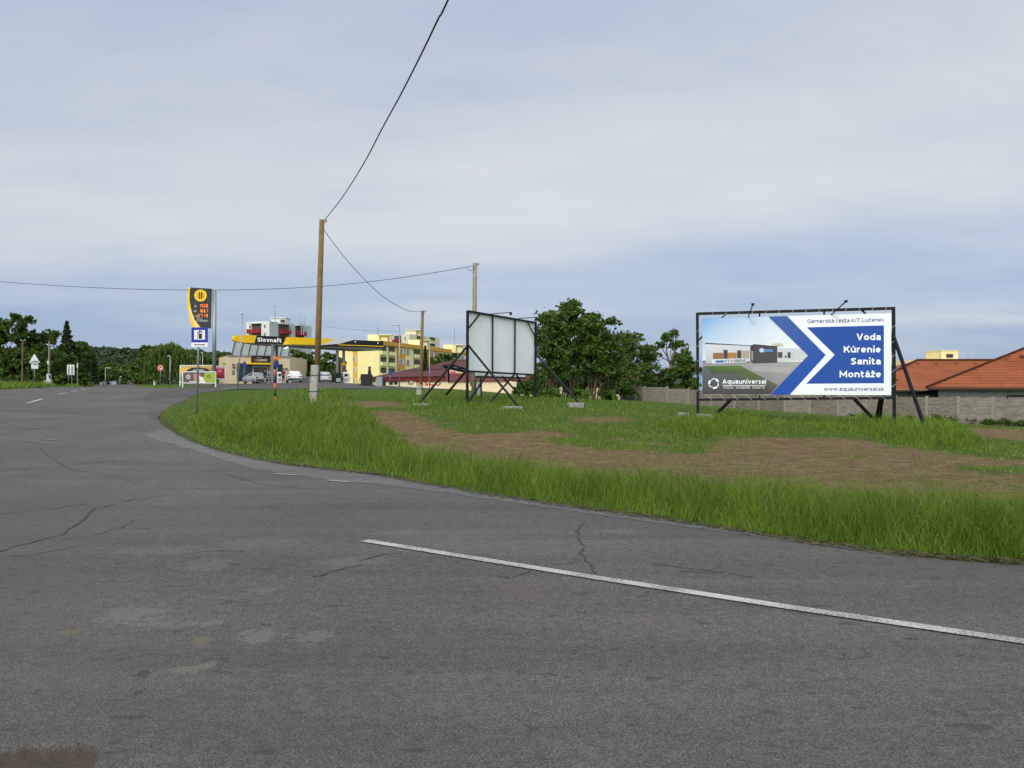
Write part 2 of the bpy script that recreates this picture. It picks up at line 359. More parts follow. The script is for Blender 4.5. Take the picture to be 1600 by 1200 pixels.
# ================================================================== the ground, roads and grass
edge_px = [(1600,885),(1500,878),(1400,870),(1250,850),(1100,826),(1000,810),(900,797),(750,775),(650,757),(600,746),(560,741),(500,734.5),(450,728.5),(400,720),(350,708.5),(310,696),(280,683),(262,671),(250,661),(245,655)]
side_px = [(246,650),(255,642.5),(276,632),(306,615.5),(340,611.5),(372,608.3),(435,608),(500,608),(560,607.6),(610,607.4),(720,608.5)]
edge_w = [Vector((60,-20,0)),Vector((38,-9,0)),Vector((20,-.6,0)),Vector((9.5,4.0,0))]+[G(*p) for p in edge_px]
side_w = [G(*p) for p in side_px]
isl_px = [(337,604.6),(262,606.6),(235,606.2),(221,604.8)]
isl_w = [G(*p) for p in isl_px]
fore_far = [Vector((-4,88,0)),Vector((-11,97,0)),Vector((-26,118,0)),Vector((-48,118,0)),Vector((-44,98,0)),Vector((-38,86,0))]
far_r = [Vector((-48.6,100,0)),Vector((-85,168,0)),Vector((-128,250,0))]
far_l = [Vector((-135,250,0)),Vector((-92,168,0)),P(145,605,100),P(110,605.7,84),P(60,606.8,70),P(0,609,58),Vector((-35.6,47,0)),Vector((-31,36,0)),Vector((-25,10,0)),Vector((-28,-26,0)),Vector((60,-26,0))]
road_poly = [(p.x, p.y) for p in edge_w+side_w+fore_far+isl_w+far_r+far_l]

def cdt_sheet(name, poly, mat, dz, step=None, extra=None, depth=None):
    """flat outline filled with triangles that follow the ground"""
    pts = [Vector((a, b)) for a, b in poly]; n = len(pts)
    dense = []
    for i in range(n):
        a, b = pts[i], pts[(i+1) % n]; L = (b-a).length; near = min(a.length, b.length)
        k = max(1, int(L/max(.4, near*.05))) if step is None else max(1, int(L/step))
        dense += [a.lerp(b, j/k) for j in range(k)]
    ed = [(i, (i+1) % len(dense)) for i in range(len(dense))]
    P2 = np.array(poly); x0, y0 = P2.min(0); x1, y1 = P2.max(0); ins = []
    if step is None:
        d = 1.6
        while d < 280:
            st = max(.5, d*.055); na = int(2*math.pi*d/st); ang = np.arange(na)*2*math.pi/na
            ins.append(np.c_[np.cos(ang)*d, np.sin(ang)*d]); d += st
    else:
        gx, gy = np.meshgrid(np.arange(x0+step/2, x1, step), np.arange(y0+step/2, y1, step)); ins.append(np.c_[gx.ravel(), gy.ravel()])
    if extra is not None: ins.append(extra)
    ins = np.concatenate(ins); ins = ins[inpoly(ins[:, 0], ins[:, 1], poly)]
    dn = segdist(ins[:, 0], ins[:, 1], list(poly)+[poly[0]]); ins = ins[dn > .05]
    allp = dense+[Vector((float(a), float(b))) for a, b in ins]
    v, _e, f, *_ = geometry.delaunay_2d_cdt(allp, ed, [], 1, 1e-5)
    V = np.array([(p.x, p.y) for p in v]); z = Tn(V[:, 0], V[:, 1])+dz
    if depth is not None: z = z+depth(V[:, 0], V[:, 1])
    F3 = np.array([t for t in f if len(t) == 3])
    a = V[F3[:, 0]]; b = V[F3[:, 1]]; c = V[F3[:, 2]]
    flip = ((b-a)[:, 0]*(c-a)[:, 1]-(b-a)[:, 1]*(c-a)[:, 0]) < 0; F3[flip] = F3[flip][:, ::-1]
    o = npmesh(name, np.c_[V, z], None, F3, mat); o.data.polygons.foreach_set('use_smooth', [True]*len(o.data.polygons))
    return struct(o)

# --- pothole at the near left corner of the picture
_ph = [(-40,1182),(0,1176),(40,1170),(90,1168),(130,1165),(155,1170),(160,1184),(150,1205),(170,1225),(150,1260),(60,1280),(-40,1275)]
_ph = [(a_+random.uniform(-3, 3), b_+random.uniform(-2.2, 2.2)) for p_, q_ in zip(_ph, _ph[1:]+_ph[:1]) for a_, b_ in [(p_[0]+(q_[0]-p_[0])*j/5, p_[1]+(q_[1]-p_[1])*j/5) for j in range(5)]]
hole = [((u-800)/FPX*FPX*CAMZ/(v-600), FPX*CAMZ/(v-600)) for u, v in _ph]
def hole_depth(x, y):
    s = segdist(x, y, hole+[hole[0]]); ins = inpoly(x, y, hole)
    return -np.where(ins, np.clip(s/.035, 0, 1)*(.045+.010*np.sin(x*23)*np.cos(y*31)), 0)
_hx, _hy = np.meshgrid(np.arange(-2.7, -1.6, .018), np.arange(2.75, 3.6, .018))

# --- asphalt shader
def asphalt(name, base, patches=(), spots=True, pit=True):
    m = bpy.data.materials.new(name); m.use_nodes = True; t = m.node_tree; b = t.nodes['Principled BSDF']
    co = N(t, 'ShaderNodeTexCoord').outputs['Object']
    big = N(t, 'ShaderNodeTexNoise', {'Vector': co, 'Scale': .22, 'Detail': 5.0, 'Roughness': .6}).outputs[0]
    mid = N(t, 'ShaderNodeTexNoise', {'Vector': N(t, 'ShaderNodeMapping', {0: co, 'Rotation': (0, 0, R(33)), 'Scale': (.10, 1.5, 1)}).outputs[0], 'Scale': 1.0, 'Detail': 6.0, 'Roughness': .66}).outputs[0]
    fine = N(t, 'ShaderNodeTexNoise', {'Vector': co, 'Scale': 84.0, 'Detail': 2.5, 'Roughness': .75}).outputs[0]
    vor = N(t, 'ShaderNodeTexVoronoi', {'Vector': co, 'Scale': 100.0})
    grit = N(t, 'ShaderNodeTexNoise', {'Vector': co, 'Scale': 13.0, 'Detail': 3.0, 'Roughness': .7}).outputs[0]
    c = mixc(t, ramp(t, big, [(.35, (0,)*3), (.65, (1,)*3)]), tuple(x*.84 for x in base), (base[0]*1.20, base[1]*1.13, base[2]*1.09))
    c = mixc(t, 1.0, c, ramp(t, mid, [(.3, (.78, .78, .79)), (.7, (1.16, 1.145, 1.13))]), 'MULTIPLY')
    c = mixc(t, 1.0, c, ramp(t, grit, [(.28, (.78,)*3), (.72, (1.2,)*3)]), 'MULTIPLY')
    c = mixc(t, 1.0, c, ramp(t, fine, [(.34, (.42, .415, .41)), (.5, (1.0, 1.0, 1.0)), (.66, (1.62, 1.6, 1.58))]), 'MULTIPLY')
    c = mixc(t, .4, c, mixc(t, 1.0, c, N(t, 'ShaderNodeRGBToBW', {0: vor.outputs['Color']}).outputs[0], 'MULTIPLY'))
    if spots:
        sv = N(t, 'ShaderNodeMapping', {0: co, 'Rotation': (0, 0, R(33)), 'Scale': (1.1, 2.6, 1)}).outputs[0]
        sp = N(t, 'ShaderNodeTexNoise', {'Vector': sv, 'Scale': 3.4, 'Detail': 3.0, 'Roughness': .55}).outputs[0]
        c = mixc(t, ramp(t, sp, [(.648, (0,)*3), (.672, (.7,)*3)]), c, tuple(x*.35 for x in base))
    for (cx, cy, rx, ry, ang, colr, amt) in patches:    # worn and mended places, each with its own outline
        q = N(t, 'ShaderNodeMapping', {0: co, 'Location': (cx, cy, 0), 'Rotation': (0, 0, ang), 'Scale': (rx, ry, 1)}, vector_type='TEXTURE').outputs[0]
        sx = N(t, 'ShaderNodeSeparateXYZ', {0: q})
        r = math_(t, 'SQRT', math_(t, 'ADD', math_(t, 'POWER', sx.outputs[0], 2.0), math_(t, 'POWER', sx.outputs[1], 2.0)))
        nn = N(t, 'ShaderNodeTexNoise', {'Vector': co, 'Scale': 8.5, 'Detail': 6.0, 'Roughness': .78}).outputs[0]
        n40 = N(t, 'ShaderNodeTexNoise', {'Vector': N(t, 'ShaderNodeMapping', {0: co, 'Scale': (1, 2.2, 1)}).outputs[0], 'Scale': 26.0, 'Detail': 3.0, 'Roughness': .7}).outputs[0]
        k = math_(t, 'ADD', r, math_(t, 'ADD', math_(t, 'MULTIPLY', math_(t, 'SUBTRACT', nn, .5), 3.6), math_(t, 'MULTIPLY', math_(t, 'SUBTRACT', n40, .5), 2.6)))
        c = mixc(t, ramp(t, k, [(.66, (amt*.85,)*3), (.80, (0,)*3)]), c, mixc(t, 1.0, colr, ramp(t, fine, [(.36, (.62,)*3), (.62, (1.25,)*3)]), 'MULTIPLY'))
    if pit:
        at = N(t, 'ShaderNodeAttribute', attribute_name='pit').outputs['Fac']
        c = mixc(t, at, c, mixc(t, fine, (.022, .016, .012), (.095, .070, .050)))
    t.links.new(c, b.inputs['Base Color']); b.inputs['Roughness'].default_value = .82; b.inputs['Specular IOR Level'].default_value = .35
    h = math_(t, 'ADD', fine, math_(t, 'MULTIPLY', vor.outputs[0], .5))
    bp = N(t, 'ShaderNodeBump', {'Height': h, 'Strength': .75, 'Distance': .012}); t.links.new(bp.outputs[0], b.inputs['Normal'])
    return m
def patch_at(u, v, ru, rv, colr, amt, ang=0.0):
    p = G(u, v); a = G(u+ru, v); b2 = G(u, v-rv)
    return (p.x, p.y, (a-p).length, (b2-p).length, ang, colr, amt)
PL = (.145, .139, .130); PT = (.165, .122, .075); PR = (.12, .09, .082); PK = (.13, .125, .12)
patches = [patch_at(205,962,52,16,PL,.8), patch_at(255,978,55,6,PL,.7), patch_at(322,976,24,7,PL,.8), patch_at(316,1006,18,7,PT,.75), patch_at(408,997,38,14,PL,.85,R(10)),
           patch_at(490,998,38,11,PL,.75,R(12)), patch_at(303,1046,36,8,(.16,.145,.11),.8,R(35)), patch_at(550,880,70,10,PK,.7,R(20)), patch_at(320,885,48,11,PK,.65), patch_at(413,926,26,8,PL,.6),
           patch_at(112,990,22,5,PT,.7), patch_at(820,925,60,20,PR,.5), patch_at(700,840,120,10,(.115,.10,.096),.6), patch_at(965,832,30,4,PL,.7), patch_at(405,850,70,9,PK,.6), patch_at(250,862,90,9,PK,.5),
           patch_at(1010,975,60,18,(.115,.094,.09),.5), patch_at(470,1083,12,4,PT,.5), patch_at(245,1190,60,9,PL,.35), patch_at(120,672,60,10,(.125,.115,.11),.4), patch_at(620,834,45,5,PL,.5), patch_at(30,800,150,45,(.075,.073,.073),.7), patch_at(120,850,90,14,(.085,.08,.078),.6), patch_at(222,1058,14,5,(.035,.033,.032),.8), patch_at(218,1085,8,4,(.04,.038,.036),.7), patch_at(1205,1117,22,5,(.045,.043,.042),.7), patch_at(1525,1141,26,6,(.042,.04,.04),.75), patch_at(1505,1118,14,5,(.042,.04,.04),.75), patch_at(815,1053,10,4,(.045,.043,.042),.7)]
road_m = asphalt('asphalt', (.114, .108, .105), patches)
gut_in = [(226,680),(240,687.5),(300,703.5),(370,727),(430,740),(520,752.5),(600,758.5),(700,772),(850,794),(1000,815),(1150,836),(1300,856.5),(1420,873.4)]
gut_out = [(1420,872.4),(1300,854),(1150,831),(1000,807.5),(850,787),(700,763),(640,752.5),(600,744),(560,739),(500,732.5),(450,726.5),(400,718),(350,706.5),(310,694),(280,681),(262,670)]
def rough(px, a):     # crumbled outline
    out = []
    for (u0, v0), (u1, v1) in zip(px[:-1], px[1:]):
        k_ = max(2, int(abs(u1-u0)/14)); out += [(u0+(u1-u0)*j/k_, v0+(v1-v0)*j/k_+random.uniform(-a, a)) for j in range(k_)]
    return out+[px[-1]]
gut_in = rough(gut_in, .9)
def gpoly(px): return [tuple(G(*p)[:2]) for p in px]
gut_poly = gpoly(gut_in+gut_out); _gp = []
for i_, a_ in enumerate(gut_poly):     # the road shares the strip's outline so the two sheets stay level
    b_ = gut_poly[(i_+1) % len(gut_poly)]; L_ = math.hypot(b_[0]-a_[0], b_[1]-a_[1]); k_ = max(1, int(L_/.5)); _gp += [(a_[0]+(b_[0]-a_[0])*j/k_, a_[1]+(b_[1]-a_[1])*j/k_) for j in range(k_)]
road = cdt_sheet('road', road_poly, road_m, .012, None, np.r_[np.c_[_hx.ravel(), _hy.ravel()], np.array(_gp)], hole_depth)
_rv = np.empty(len(road.data.vertices)*3, np.float32); road.data.vertices.foreach_get('co', _rv); _rv = _rv.reshape(-1, 3)
road.data.attributes.new('pit', 'FLOAT', 'POINT').data.foreach_set('value', (np.clip(-hole_depth(_rv[:, 0], _rv[:, 1])/.02, 0, 1)).astype(np.float32))

fp_px = [(242,656.5),(232,648),(225,635),(224,622),(240,611),(262,608.2)]
fore_poly = [(p.x, p.y) for p in [G(*q) for q in fp_px]]+[(p.x, p.y) for p in isl_w[:1]]+[(p.x+.3, p.y) for p in fore_far[::-1]]+[(p.x, p.y+.15) for p in side_w[::-1]]
forecourt = cdt_sheet('forecourt', fore_poly, asphalt('worn_asphalt', (.088, .083, .080), [patch_at(268,625,30,4,(.125,.11,.10),.7), patch_at(262,634,30,4,(.12,.11,.10),.6)], False, False), .020, 2.0)

gutter = cdt_sheet('gutter', gut_poly, asphalt('pale_asphalt', (.150, .150, .150), [], False, False), .016, .5)

# --- painted lines
def ribbon(mb, pts, w, dz, taper=False):
    pts = [Vector((p[0], p[1], 0)) for p in pts]; ds = []
    for a, b in zip(pts[:-1], pts[1:]):
        k = max(1, int((b-a).length/.35)); ds += [a.lerp(b, j/k) for j in range(k)]
    ds.append(pts[-1]); vs = []
    for i, p in enumerate(ds):
        d = (ds[min(i+1, len(ds)-1)]-ds[max(i-1, 0)]).normalized(); n = Vector((-d.y, d.x, 0))
        ww = w*(random.uniform(.35, 1.2) if taper else 1)
        for s_ in (-1, 1):
            q = p+n*(s_*ww/2); vs.append((q.x, q.y, T(q.x, q.y)+dz))
    mb.add(vs, [(2*i, 2*i+1, 2*i+3, 2*i+2) for i in range(len(ds)-1)])
def worn_paint():
    m = bpy.data.materials.new('worn_white_paint'); m.use_nodes = True; t = m.node_tree; b = t.nodes['Principled BSDF']
    co = N(t, 'ShaderNodeTexCoord').outputs['Object']
    a = N(t, 'ShaderNodeTexNoise', {'Vector': co, 'Scale': 55.0, 'Detail': 3.0, 'Roughness': .7}).outputs[0]
    g = N(t, 'ShaderNodeTexNoise', {'Vector': co, 'Scale': 2.2, 'Detail': 4.0}).outputs[0]
    k = math_(t, 'ADD', a, math_(t, 'MULTIPLY', math_(t, 'SUBTRACT', g, .5), .5))
    c = mixc(t, ramp(t, k, [(.38, (0,)*3), (.56, (1,)*3)]), (.15, .145, .14), (.46, .45, .43))
    t.links.new(c, b.inputs['Base Color']); b.inputs['Roughness'].default_value = .75
    bp = N(t, 'ShaderNodeBump', {'Height': a, 'Strength': .5, 'Distance': .01}); t.links.new(bp.outputs[0], b.inputs['Normal'])
    return m
paint = worn_paint()
faint = M('faint_paint', (.22, .22, .21), .8, .4, 30)
mb = MB(); a = G(570,847.5); b = G(1600,1007)
ribbon(mb, [a, G(930,906), G(1250,955.5), b, b+(b-a).normalized()*9], .115, .022); struct(mb.build('centre_line', paint))
for p, q, w in (((43,630.6),(66.5,623.6),.17),((91,616.4),(103,614.2),.17),((112,612.2),(121,610.6),.17),((127,609.2),(135,608),.17),((143,606.9),(148,606),.17),
                ((428,742),(466,744.5),.09),((512,752.3),(546,755.2),.10),((50,674.6),(68,674.4),.12),((72,688.6),(96,687.2),.12)):
    mb = MB(); ribbon(mb, [G(*p), G(*q)], w, .024); struct(mb.build('lane_dash', faint if p[1] > 640 else paint))
mb = MB(); ribbon(mb, [G(40,610.4), G(64,610.2)], .3, .024); struct(mb.build('stop_line', paint))
mb = MB()
for line in ([(0,864),(40,852),(95,838),(112,826),(150,797),(205,783),(290,772)], [(0,737),(40,733),(75,731),(128,726),(160,722),(250,722)], [(60,700),(75,714),(92,724),(112,735),(150,740),(250,764)],
             [(905,832),(902,846),(913,858),(906,868),(918,880),(926,890),(931,902)], [(0,806),(40,800),(90,795),(150,786)], [(906,878),(880,884),(862,884)], [(1060,895),(1100,897),(1140,898)],
             [(340,740),(420,760),(520,768)], [(212,660),(222,668),(228,678)], [(830,895),(800,905),(770,903)], [(100,845),(150,838),(190,826),(215,812)], [(20,872),(70,866),(130,852)], [(560,880),(600,868),(640,866)], [(490,905),(540,890),(575,884)], [(280,870),(330,862),(400,866)], [(430,700),(470,716),(540,728)], [(905,838),(900,832),(908,824),(914,818)], [(1020,882),(1060,889),(1120,896),(1200,908)], [(0,668),(60,672),(110,676),(210,677)], [(0,690),(50,693),(90,696)]):
    pts = []
    for p, q in zip(line[:-1], line[1:]):
        for j in range(4): pts.append(G(p[0]+(q[0]-p[0])*j/4+random.uniform(-3, 3), p[1]+(q[1]-p[1])*j/4+random.uniform(-1, 1)))
    ribbon(mb, pts, .024 if line[0][0] == 0 else .015, .0185, True)
struct(mb.build('road_cracks', M('crack_tar', (.032, .031, .030), .8)))
mb = MB(); ribbon(mb, [G(u, v) for u, v in ((345,610.4),(372,607.6),(435,607.3),(520,607.2),(600,606.9))], .16, .14)
ribbon(mb, [G(u, v) for u, v in ((262,606.2),(300,605.2),(337,604.2))], .16, .10)
struct(mb.build('kerb', M('kerb_concrete', (.30, .26, .19), .85, .2)))

# --- bare soil and grass zones, drawn as outlines on the ground
def gpoly(px): return [tuple(G(*p)[:2]) for p in px]
dirt_zones = [gpoly([(560,645),(620,643),(650,652),(700,668),(780,672),(850,672),(930,684),(1010,692),(1085,700),(1180,683),(1300,686),(1420,700),(1500,712),(1640,722),(1640,786),(1400,772),(1200,768),(1000,760),(850,750),(730,735),(660,718),(610,698),(580,670)]),
              gpoly([(505,630),(560,627),(620,628),(625,634),(560,637),(510,635)]), gpoly([(1480,668),(1640,672),(1640,690),(1540,684)]), gpoly([(895,654),(960,652),(985,656),(930,662)])]
green_zones = [gpoly([(690,664),(800,668),(820,676),(720,676)]), gpoly([(830,682),(905,684),(1000,696),(1090,703),(1070,712),(960,704),(850,692)]), gpoly([(1300,711),(1370,712),(1360,717),(1310,716)]), gpoly([(1480,725),(1640,730),(1640,742),(1500,736)])]
tall_zone = gpoly([(262,672),(300,655),(330,645),(400,632),(440,626),(470,618),(540,620),(560,640),(590,662),(620,695),(700,735),(760,757),(640,750),(560,737),(450,724),(350,703)])
clump_zones = [(gpoly([(1020,668),(1060,652),(1150,648),(1220,662),(1180,680),(1080,684)]), .40), (gpoly([(1330,650),(1430,652),(1500,664),(1530,690),(1450,702),(1390,690),(1340,672)]), .50), (gpoly([(1415,668),(1500,672),(1530,690),(1490,702),(1425,696)]), .62), (gpoly([(560,616),(740,610),(860,614),(950,628),(860,642),(740,640),(640,640),(600,625)]), .24),
               (gpoly([(460,606.9),(500,606.9),(540,608),(540,624),(470,622)]), .55), (gpoly([(1200,655),(1400,662),(1400,680),(1260,672)]), .26), (gpoly([(840,622),(975,628),(1000,642),(900,636)]), .3)]
GXs = np.concatenate([-np.geomspace(55, 2500, 40)[::-1], np.arange(-54.6, 54.7, .35), np.geomspace(55, 2500, 40)])
GYs = np.concatenate([np.linspace(-400, -8, 24), np.arange(-7, 62, .35), np.geomspace(62.5, 3000, 70)])
gx, gy = np.meshgrid(GXs, GYs); fx, fy = gx.ravel(), gy.ravel()
gz = Tn(fx, fy); inr = inpoly(fx, fy, road_poly); far = np.hypot(fx, fy) > 290
rim = segdist(fx, fy, road_poly+[road_poly[0]]); gz = np.where(inr, gz-.07*np.clip((rim-.15)/.6, 0, 1), gz)
def zone(x, y, zones, soft):
    w = np.zeros(len(x))
    for z in zones:
        d = segdist(x, y, z+[z[0]])*np.where(inpoly(x, y, z), 1, -1); w = np.maximum(w, np.clip(.5+d/soft, 0, 1))
    return w
dirt = zone(fx, fy, dirt_zones, 2.6)*(1-.9*zone(fx, fy, green_zones, .8))
es = segdist(fx, fy, edge_w+side_w)
dirt = np.maximum(dirt, np.clip(1-es/.25, 0, 1)*.7)
nx, ny = len(GXs), len(GYs); idx = np.arange(nx*ny).reshape(ny, nx)
F4 = np.stack([idx[:-1, :-1], idx[:-1, 1:], idx[1:, 1:], idx[1:, :-1]], -1).reshape(-1, 4)
gm = bpy.data.materials.new('soil_and_turf'); gm.use_nodes = True; t = gm.node_tree; b = t.nodes['Principled BSDF']
co = N(t, 'ShaderNodeTexCoord').outputs['Object']; at = N(t, 'ShaderNodeAttribute', attribute_name='dirt').outputs['Fac']
na = N(t, 'ShaderNodeTexNoise', {'Vector': co, 'Scale': .9, 'Detail': 6.0, 'Roughness': .65}).outputs[0]
nb = N(t, 'ShaderNodeTexNoise', {'Vector': co, 'Scale': 14.0, 'Detail': 5.0, 'Roughness': .7}).outputs[0]
ncn = N(t, 'ShaderNodeTexNoise', {'Vector': N(t, 'ShaderNodeMapping', {0: co, 'Rotation': (0, 0, R(-25)), 'Scale': (1.3, 4.2, 3)}).outputs[0], 'Scale': 2.0, 'Detail': 5.0, 'Roughness': .7}).outputs[0]
soil = mixc(t, ramp(t, nb, [(.3, (0,)*3), (.7, (1,)*3)]), (.100, .061, .030), (.205, .134, .070))
soil = mixc(t, ramp(t, ncn, [(.46, (0,)*3), (.66, (.75,)*3)]), soil, (.32, .23, .13))
turf = mixc(t, ramp(t, nb, [(.3, (0,)*3), (.7, (1,)*3)]), (.028, .058, .008), (.100, .165, .022))
turf = mixc(t, ramp(t, na, [(.52, (0,)*3), (.72, (.55,)*3)]), turf, (.13, .125, .045))
nd = N(t, 'ShaderNodeTexNoise', {'Vector': co, 'Scale': 3.2, 'Detail': 6.0, 'Roughness': .72}).outputs[0]
fm = math_(t, 'ADD', at, math_(t, 'ADD', math_(t, 'MULTIPLY', math_(t, 'SUBTRACT', na, .5), 1.1), math_(t, 'MULTIPLY', math_(t, 'SUBTRACT', nd, .5), 1.3)))
c = mixc(t, ramp(t, fm, [(.35, (0,)*3), (.6, (1,)*3)]), turf, soil)
t.links.new(c, b.inputs['Base Color']); b.inputs['Roughness'].default_value = .95; b.inputs['Specular IOR Level'].default_value = .1
bp = N(t, 'ShaderNodeBump', {'Height': math_(t, 'ADD', nb, math_(t, 'MULTIPLY', nd, 1.2)), 'Strength': .9, 'Distance': .10}); t.links.new(bp.outputs[0], b.inputs['Normal'])
ground = npmesh('ground', np.c_[fx, fy, gz], F4, None, gm, None, {'dirt': dirt}); struct(ground)
ground.data.polygons.foreach_set('use_smooth', [True]*len(ground.data.polygons))

# --- grass blades
def blades(x, y, h, w, lean, r):
    n = len(x); z = Tn(x, y)-.01; a = r.uniform(0, 2*np.pi, n); ca, sa = np.cos(a), np.sin(a)
    b = r.uniform(0, 2*np.pi, n); L = lean*r.uniform(.2, 1.0, n)*h; lx, ly = np.cos(b)*L, np.sin(b)*L
    w = w/2; V = np.empty((n, 5, 3))
    for k, (s_, hh, ww) in enumerate(((-1, 0, 1), (1, 0, 1), (-1, .55, .75), (1, .55, .75), (0, 1, 0))):
        q = hh**2; V[:, k, 0] = x+s_*ca*w*ww+lx*q; V[:, k, 1] = y+s_*sa*w*ww+ly*q; V[:, k, 2] = z+h*hh*(1-.35*lean*lean*hh)
    i = np.arange(n)[:, None]*5
    return V.reshape(-1, 3), i+np.array([[0, 1, 3, 2]]), i+np.array([[2, 3, 4]])
def scatter(n, r, v0, v1, u0=-140, u1=1740, power=1.0):
    u = r.uniform(u0, u1, n); v = v0+(v1-v0)*r.uniform(0, 1, n)**power
    x, y = Gn(u, v); ok = np.isfinite(x) & (y < 150); x, y, v = x[ok], y[ok], v[ok]
    ok = ~inpoly(x, y, road_poly); return x[ok], y[ok]
def val_noise(x, y, s, seed):
    r = np.random.default_rng(seed); g = r.uniform(0, 1, (256, 256)); fx_, fy_ = x/s+40, y/s+40; i = np.floor(fx_).astype(int); j = np.floor(fy_).astype(int); a_ = fx_-i; b_ = fy_-j
    a_ = a_*a_*(3-2*a_); b_ = b_*b_*(3-2*b_); q = lambda p, o: g[p % 256, o % 256]
    return (q(i, j)*(1-a_)+q(i+1, j)*a_)*(1-b_)+(q(i, j+1)*(1-a_)+q(i+1, j+1)*a_)*b_
edge_all = edge_w+side_w
def grass_height(x, y):
    s = segdist(x, y, edge_w); s2 = segdist(x, y, side_w)
    nz = val_noise(x, y, .42, 4)*.34+val_noise(x, y, .9, 5)*.36+val_noise(x, y, 3.2, 6)*.3; nz = np.clip((nz-.5)*1.45+.5, 0, 1)
    h = .055+.07*nz
    strip = np.clip(s/.9, 0, 1)*np.clip((2.3-s)/.5, 0, 1)*(x > -2.5)
    h = np.maximum(h, strip*(.30+.52*nz+.14*np.clip((x-2.5)/2, 0, 1))); h = np.where((s < .45) & (x > -4), np.maximum(h, .07+.20*s*nz/.45), h)
    tz = zone(x, y, [tall_zone], 1.6)*np.clip((s-.15)/1.3, 0, 1); h = np.maximum(h, tz*(.20+.46*nz))
    for z, hh in clump_zones: h = np.maximum(h, zone(x, y, [z], .8)*hh*(.45+.8*nz))
    left_bank = (x < -25) & (y > 30); h = np.where(left_bank & (x/y < -.53), .55*(.5+nz), h)
    return h, nz
gr = np.random.default_rng(3)
def make_grass(name, n, v0, v1, u0, u1, mat, hmul=1.0, wk=1.0, dirt_keep=.06, power=1.0, hmin=0.0, hmax=9.0, lean=.75):
    x, y = scatter(n, gr, v0, v1, u0, u1, power)
    h, nz = grass_height(x, y)
    dz = np.clip(zone(x, y, dirt_zones, 2.2)*(1-.9*zone(x, y, green_zones, .8))+(val_noise(x, y, .8, 9)-.5)*.75+(val_noise(x, y, .25, 19)-.5)*.6, 0, 1)
    strip_cov = h > .2
    keep = ((gr.uniform(0, 1, len(x)) > np.clip(dz*1.7, 0, 1-dirt_keep)) | strip_cov) & (h >= hmin) & (h < hmax)
    x, y, h = x[keep], y[keep], h[keep]; d = np.hypot(x, y)
    hh = h*hmul*gr.uniform(.45, 1.15, len(x)); w = np.clip(.0007*d, .006, .05)*gr.uniform(.6, 1.3, len(x))*wk
    V, A4, A3 = blades(x, y, hh, w, lean, gr); o = npmesh(name, V, A4, A3, mat); o['kind'] = 'stuff'; return o
g_deep = leafmat('grass_deep', (.026, .070, .006), (.205, .315, .028), .36, .55, 1.5)
g_fresh = leafmat('grass_fresh', (.055, .115, .010), (.245, .325, .046), .36, .55, 1.2)
make_grass('tall_grass', 120000, 640, 905, 230, 1740, g_deep, hmin=.12)
make_grass('tall_grass', 60000, 604, 700, 250, 1740, g_deep, hmin=.12)
make_grass('mown_grass', 90000, 606, 760, 240, 1740, g_fresh, hmax=.16, hmul=1.1, wk=1.1)
make_grass('verge_grass', 40000, 640, 900, 240, 1740, g_fresh, hmin=.10, hmul=.95, wk=.85)
make_grass('tall_grass', 45000, 640, 1150, 1740, 3000, g_deep, hmin=.12)
make_grass('verge_grass', 30000, 640, 1150, 1740, 3000, g_fresh, hmin=.0, wk=1.1)
make_grass('bank_grass', 30000, 600.5, 611, -200, 172, g_fresh, wk=1.3)
make_grass('bank_grass', 7000, 603.5, 609, 205, 350, g_fresh, wk=1.2)
# seed heads on thin stalks above the tall grass
x, y = scatter(3000, gr, 612, 880, 250, 1740); h, nz = grass_height(x, y); k = h > .3; x, y, h = x[k], y[k], h[k]
V, A4, A3 = blades(x, y, h*gr.uniform(1.1, 1.5, len(x)), np.full(len(x), .003)+.0003*np.hypot(x, y), .3, gr)
o = npmesh('seed_stalks', V, A4, A3, leafmat('seed_stalk', (.10, .12, .03), (.20, .20, .07), .2)); o['kind'] = 'stuff'
# mown straw lying on the soil
x, y = scatter(70000, gr, 630, 790, 480, 1740); dz = zone(x, y, dirt_zones, 2.0)*np.clip(val_noise(x*.6+y*.3, y*1.4-x*.6, .8, 21)*2.6-.9, 0, 1); k = gr.uniform(0, 1, len(x)) < dz; x, y = x[k], y[k]; n = len(x)
L = gr.uniform(.03, .13, n)*.5; a = gr.normal(0, .8, n); w = np.clip(.00017*np.hypot(x, y), .0018, .005); dx, dy = np.cos(a)*L, np.sin(a)*L; nx_, ny_ = -np.sin(a)*w, np.cos(a)*w
V = np.empty((n, 4, 3)); lift = gr.uniform(.004, .018, n); tilt = gr.uniform(-.006, .006, n)
for j, (s1, s2) in enumerate(((-1, -1), (1, -1), (1, 1), (-1, 1))):
    V[:, j, 0] = x+s1*dx+s2*nx_; V[:, j, 1] = y+s1*dy+s2*ny_; V[:, j, 2] = Tn(V[:, j, 0], V[:, j, 1])+lift+s1*tilt
o = npmesh('dry_straw', V.reshape(-1, 3), np.arange(n*4).reshape(-1, 4), None, leafmat('straw', (.15, .10, .05), (.34, .25, .135), .1)); o['kind'] = 'stuff'

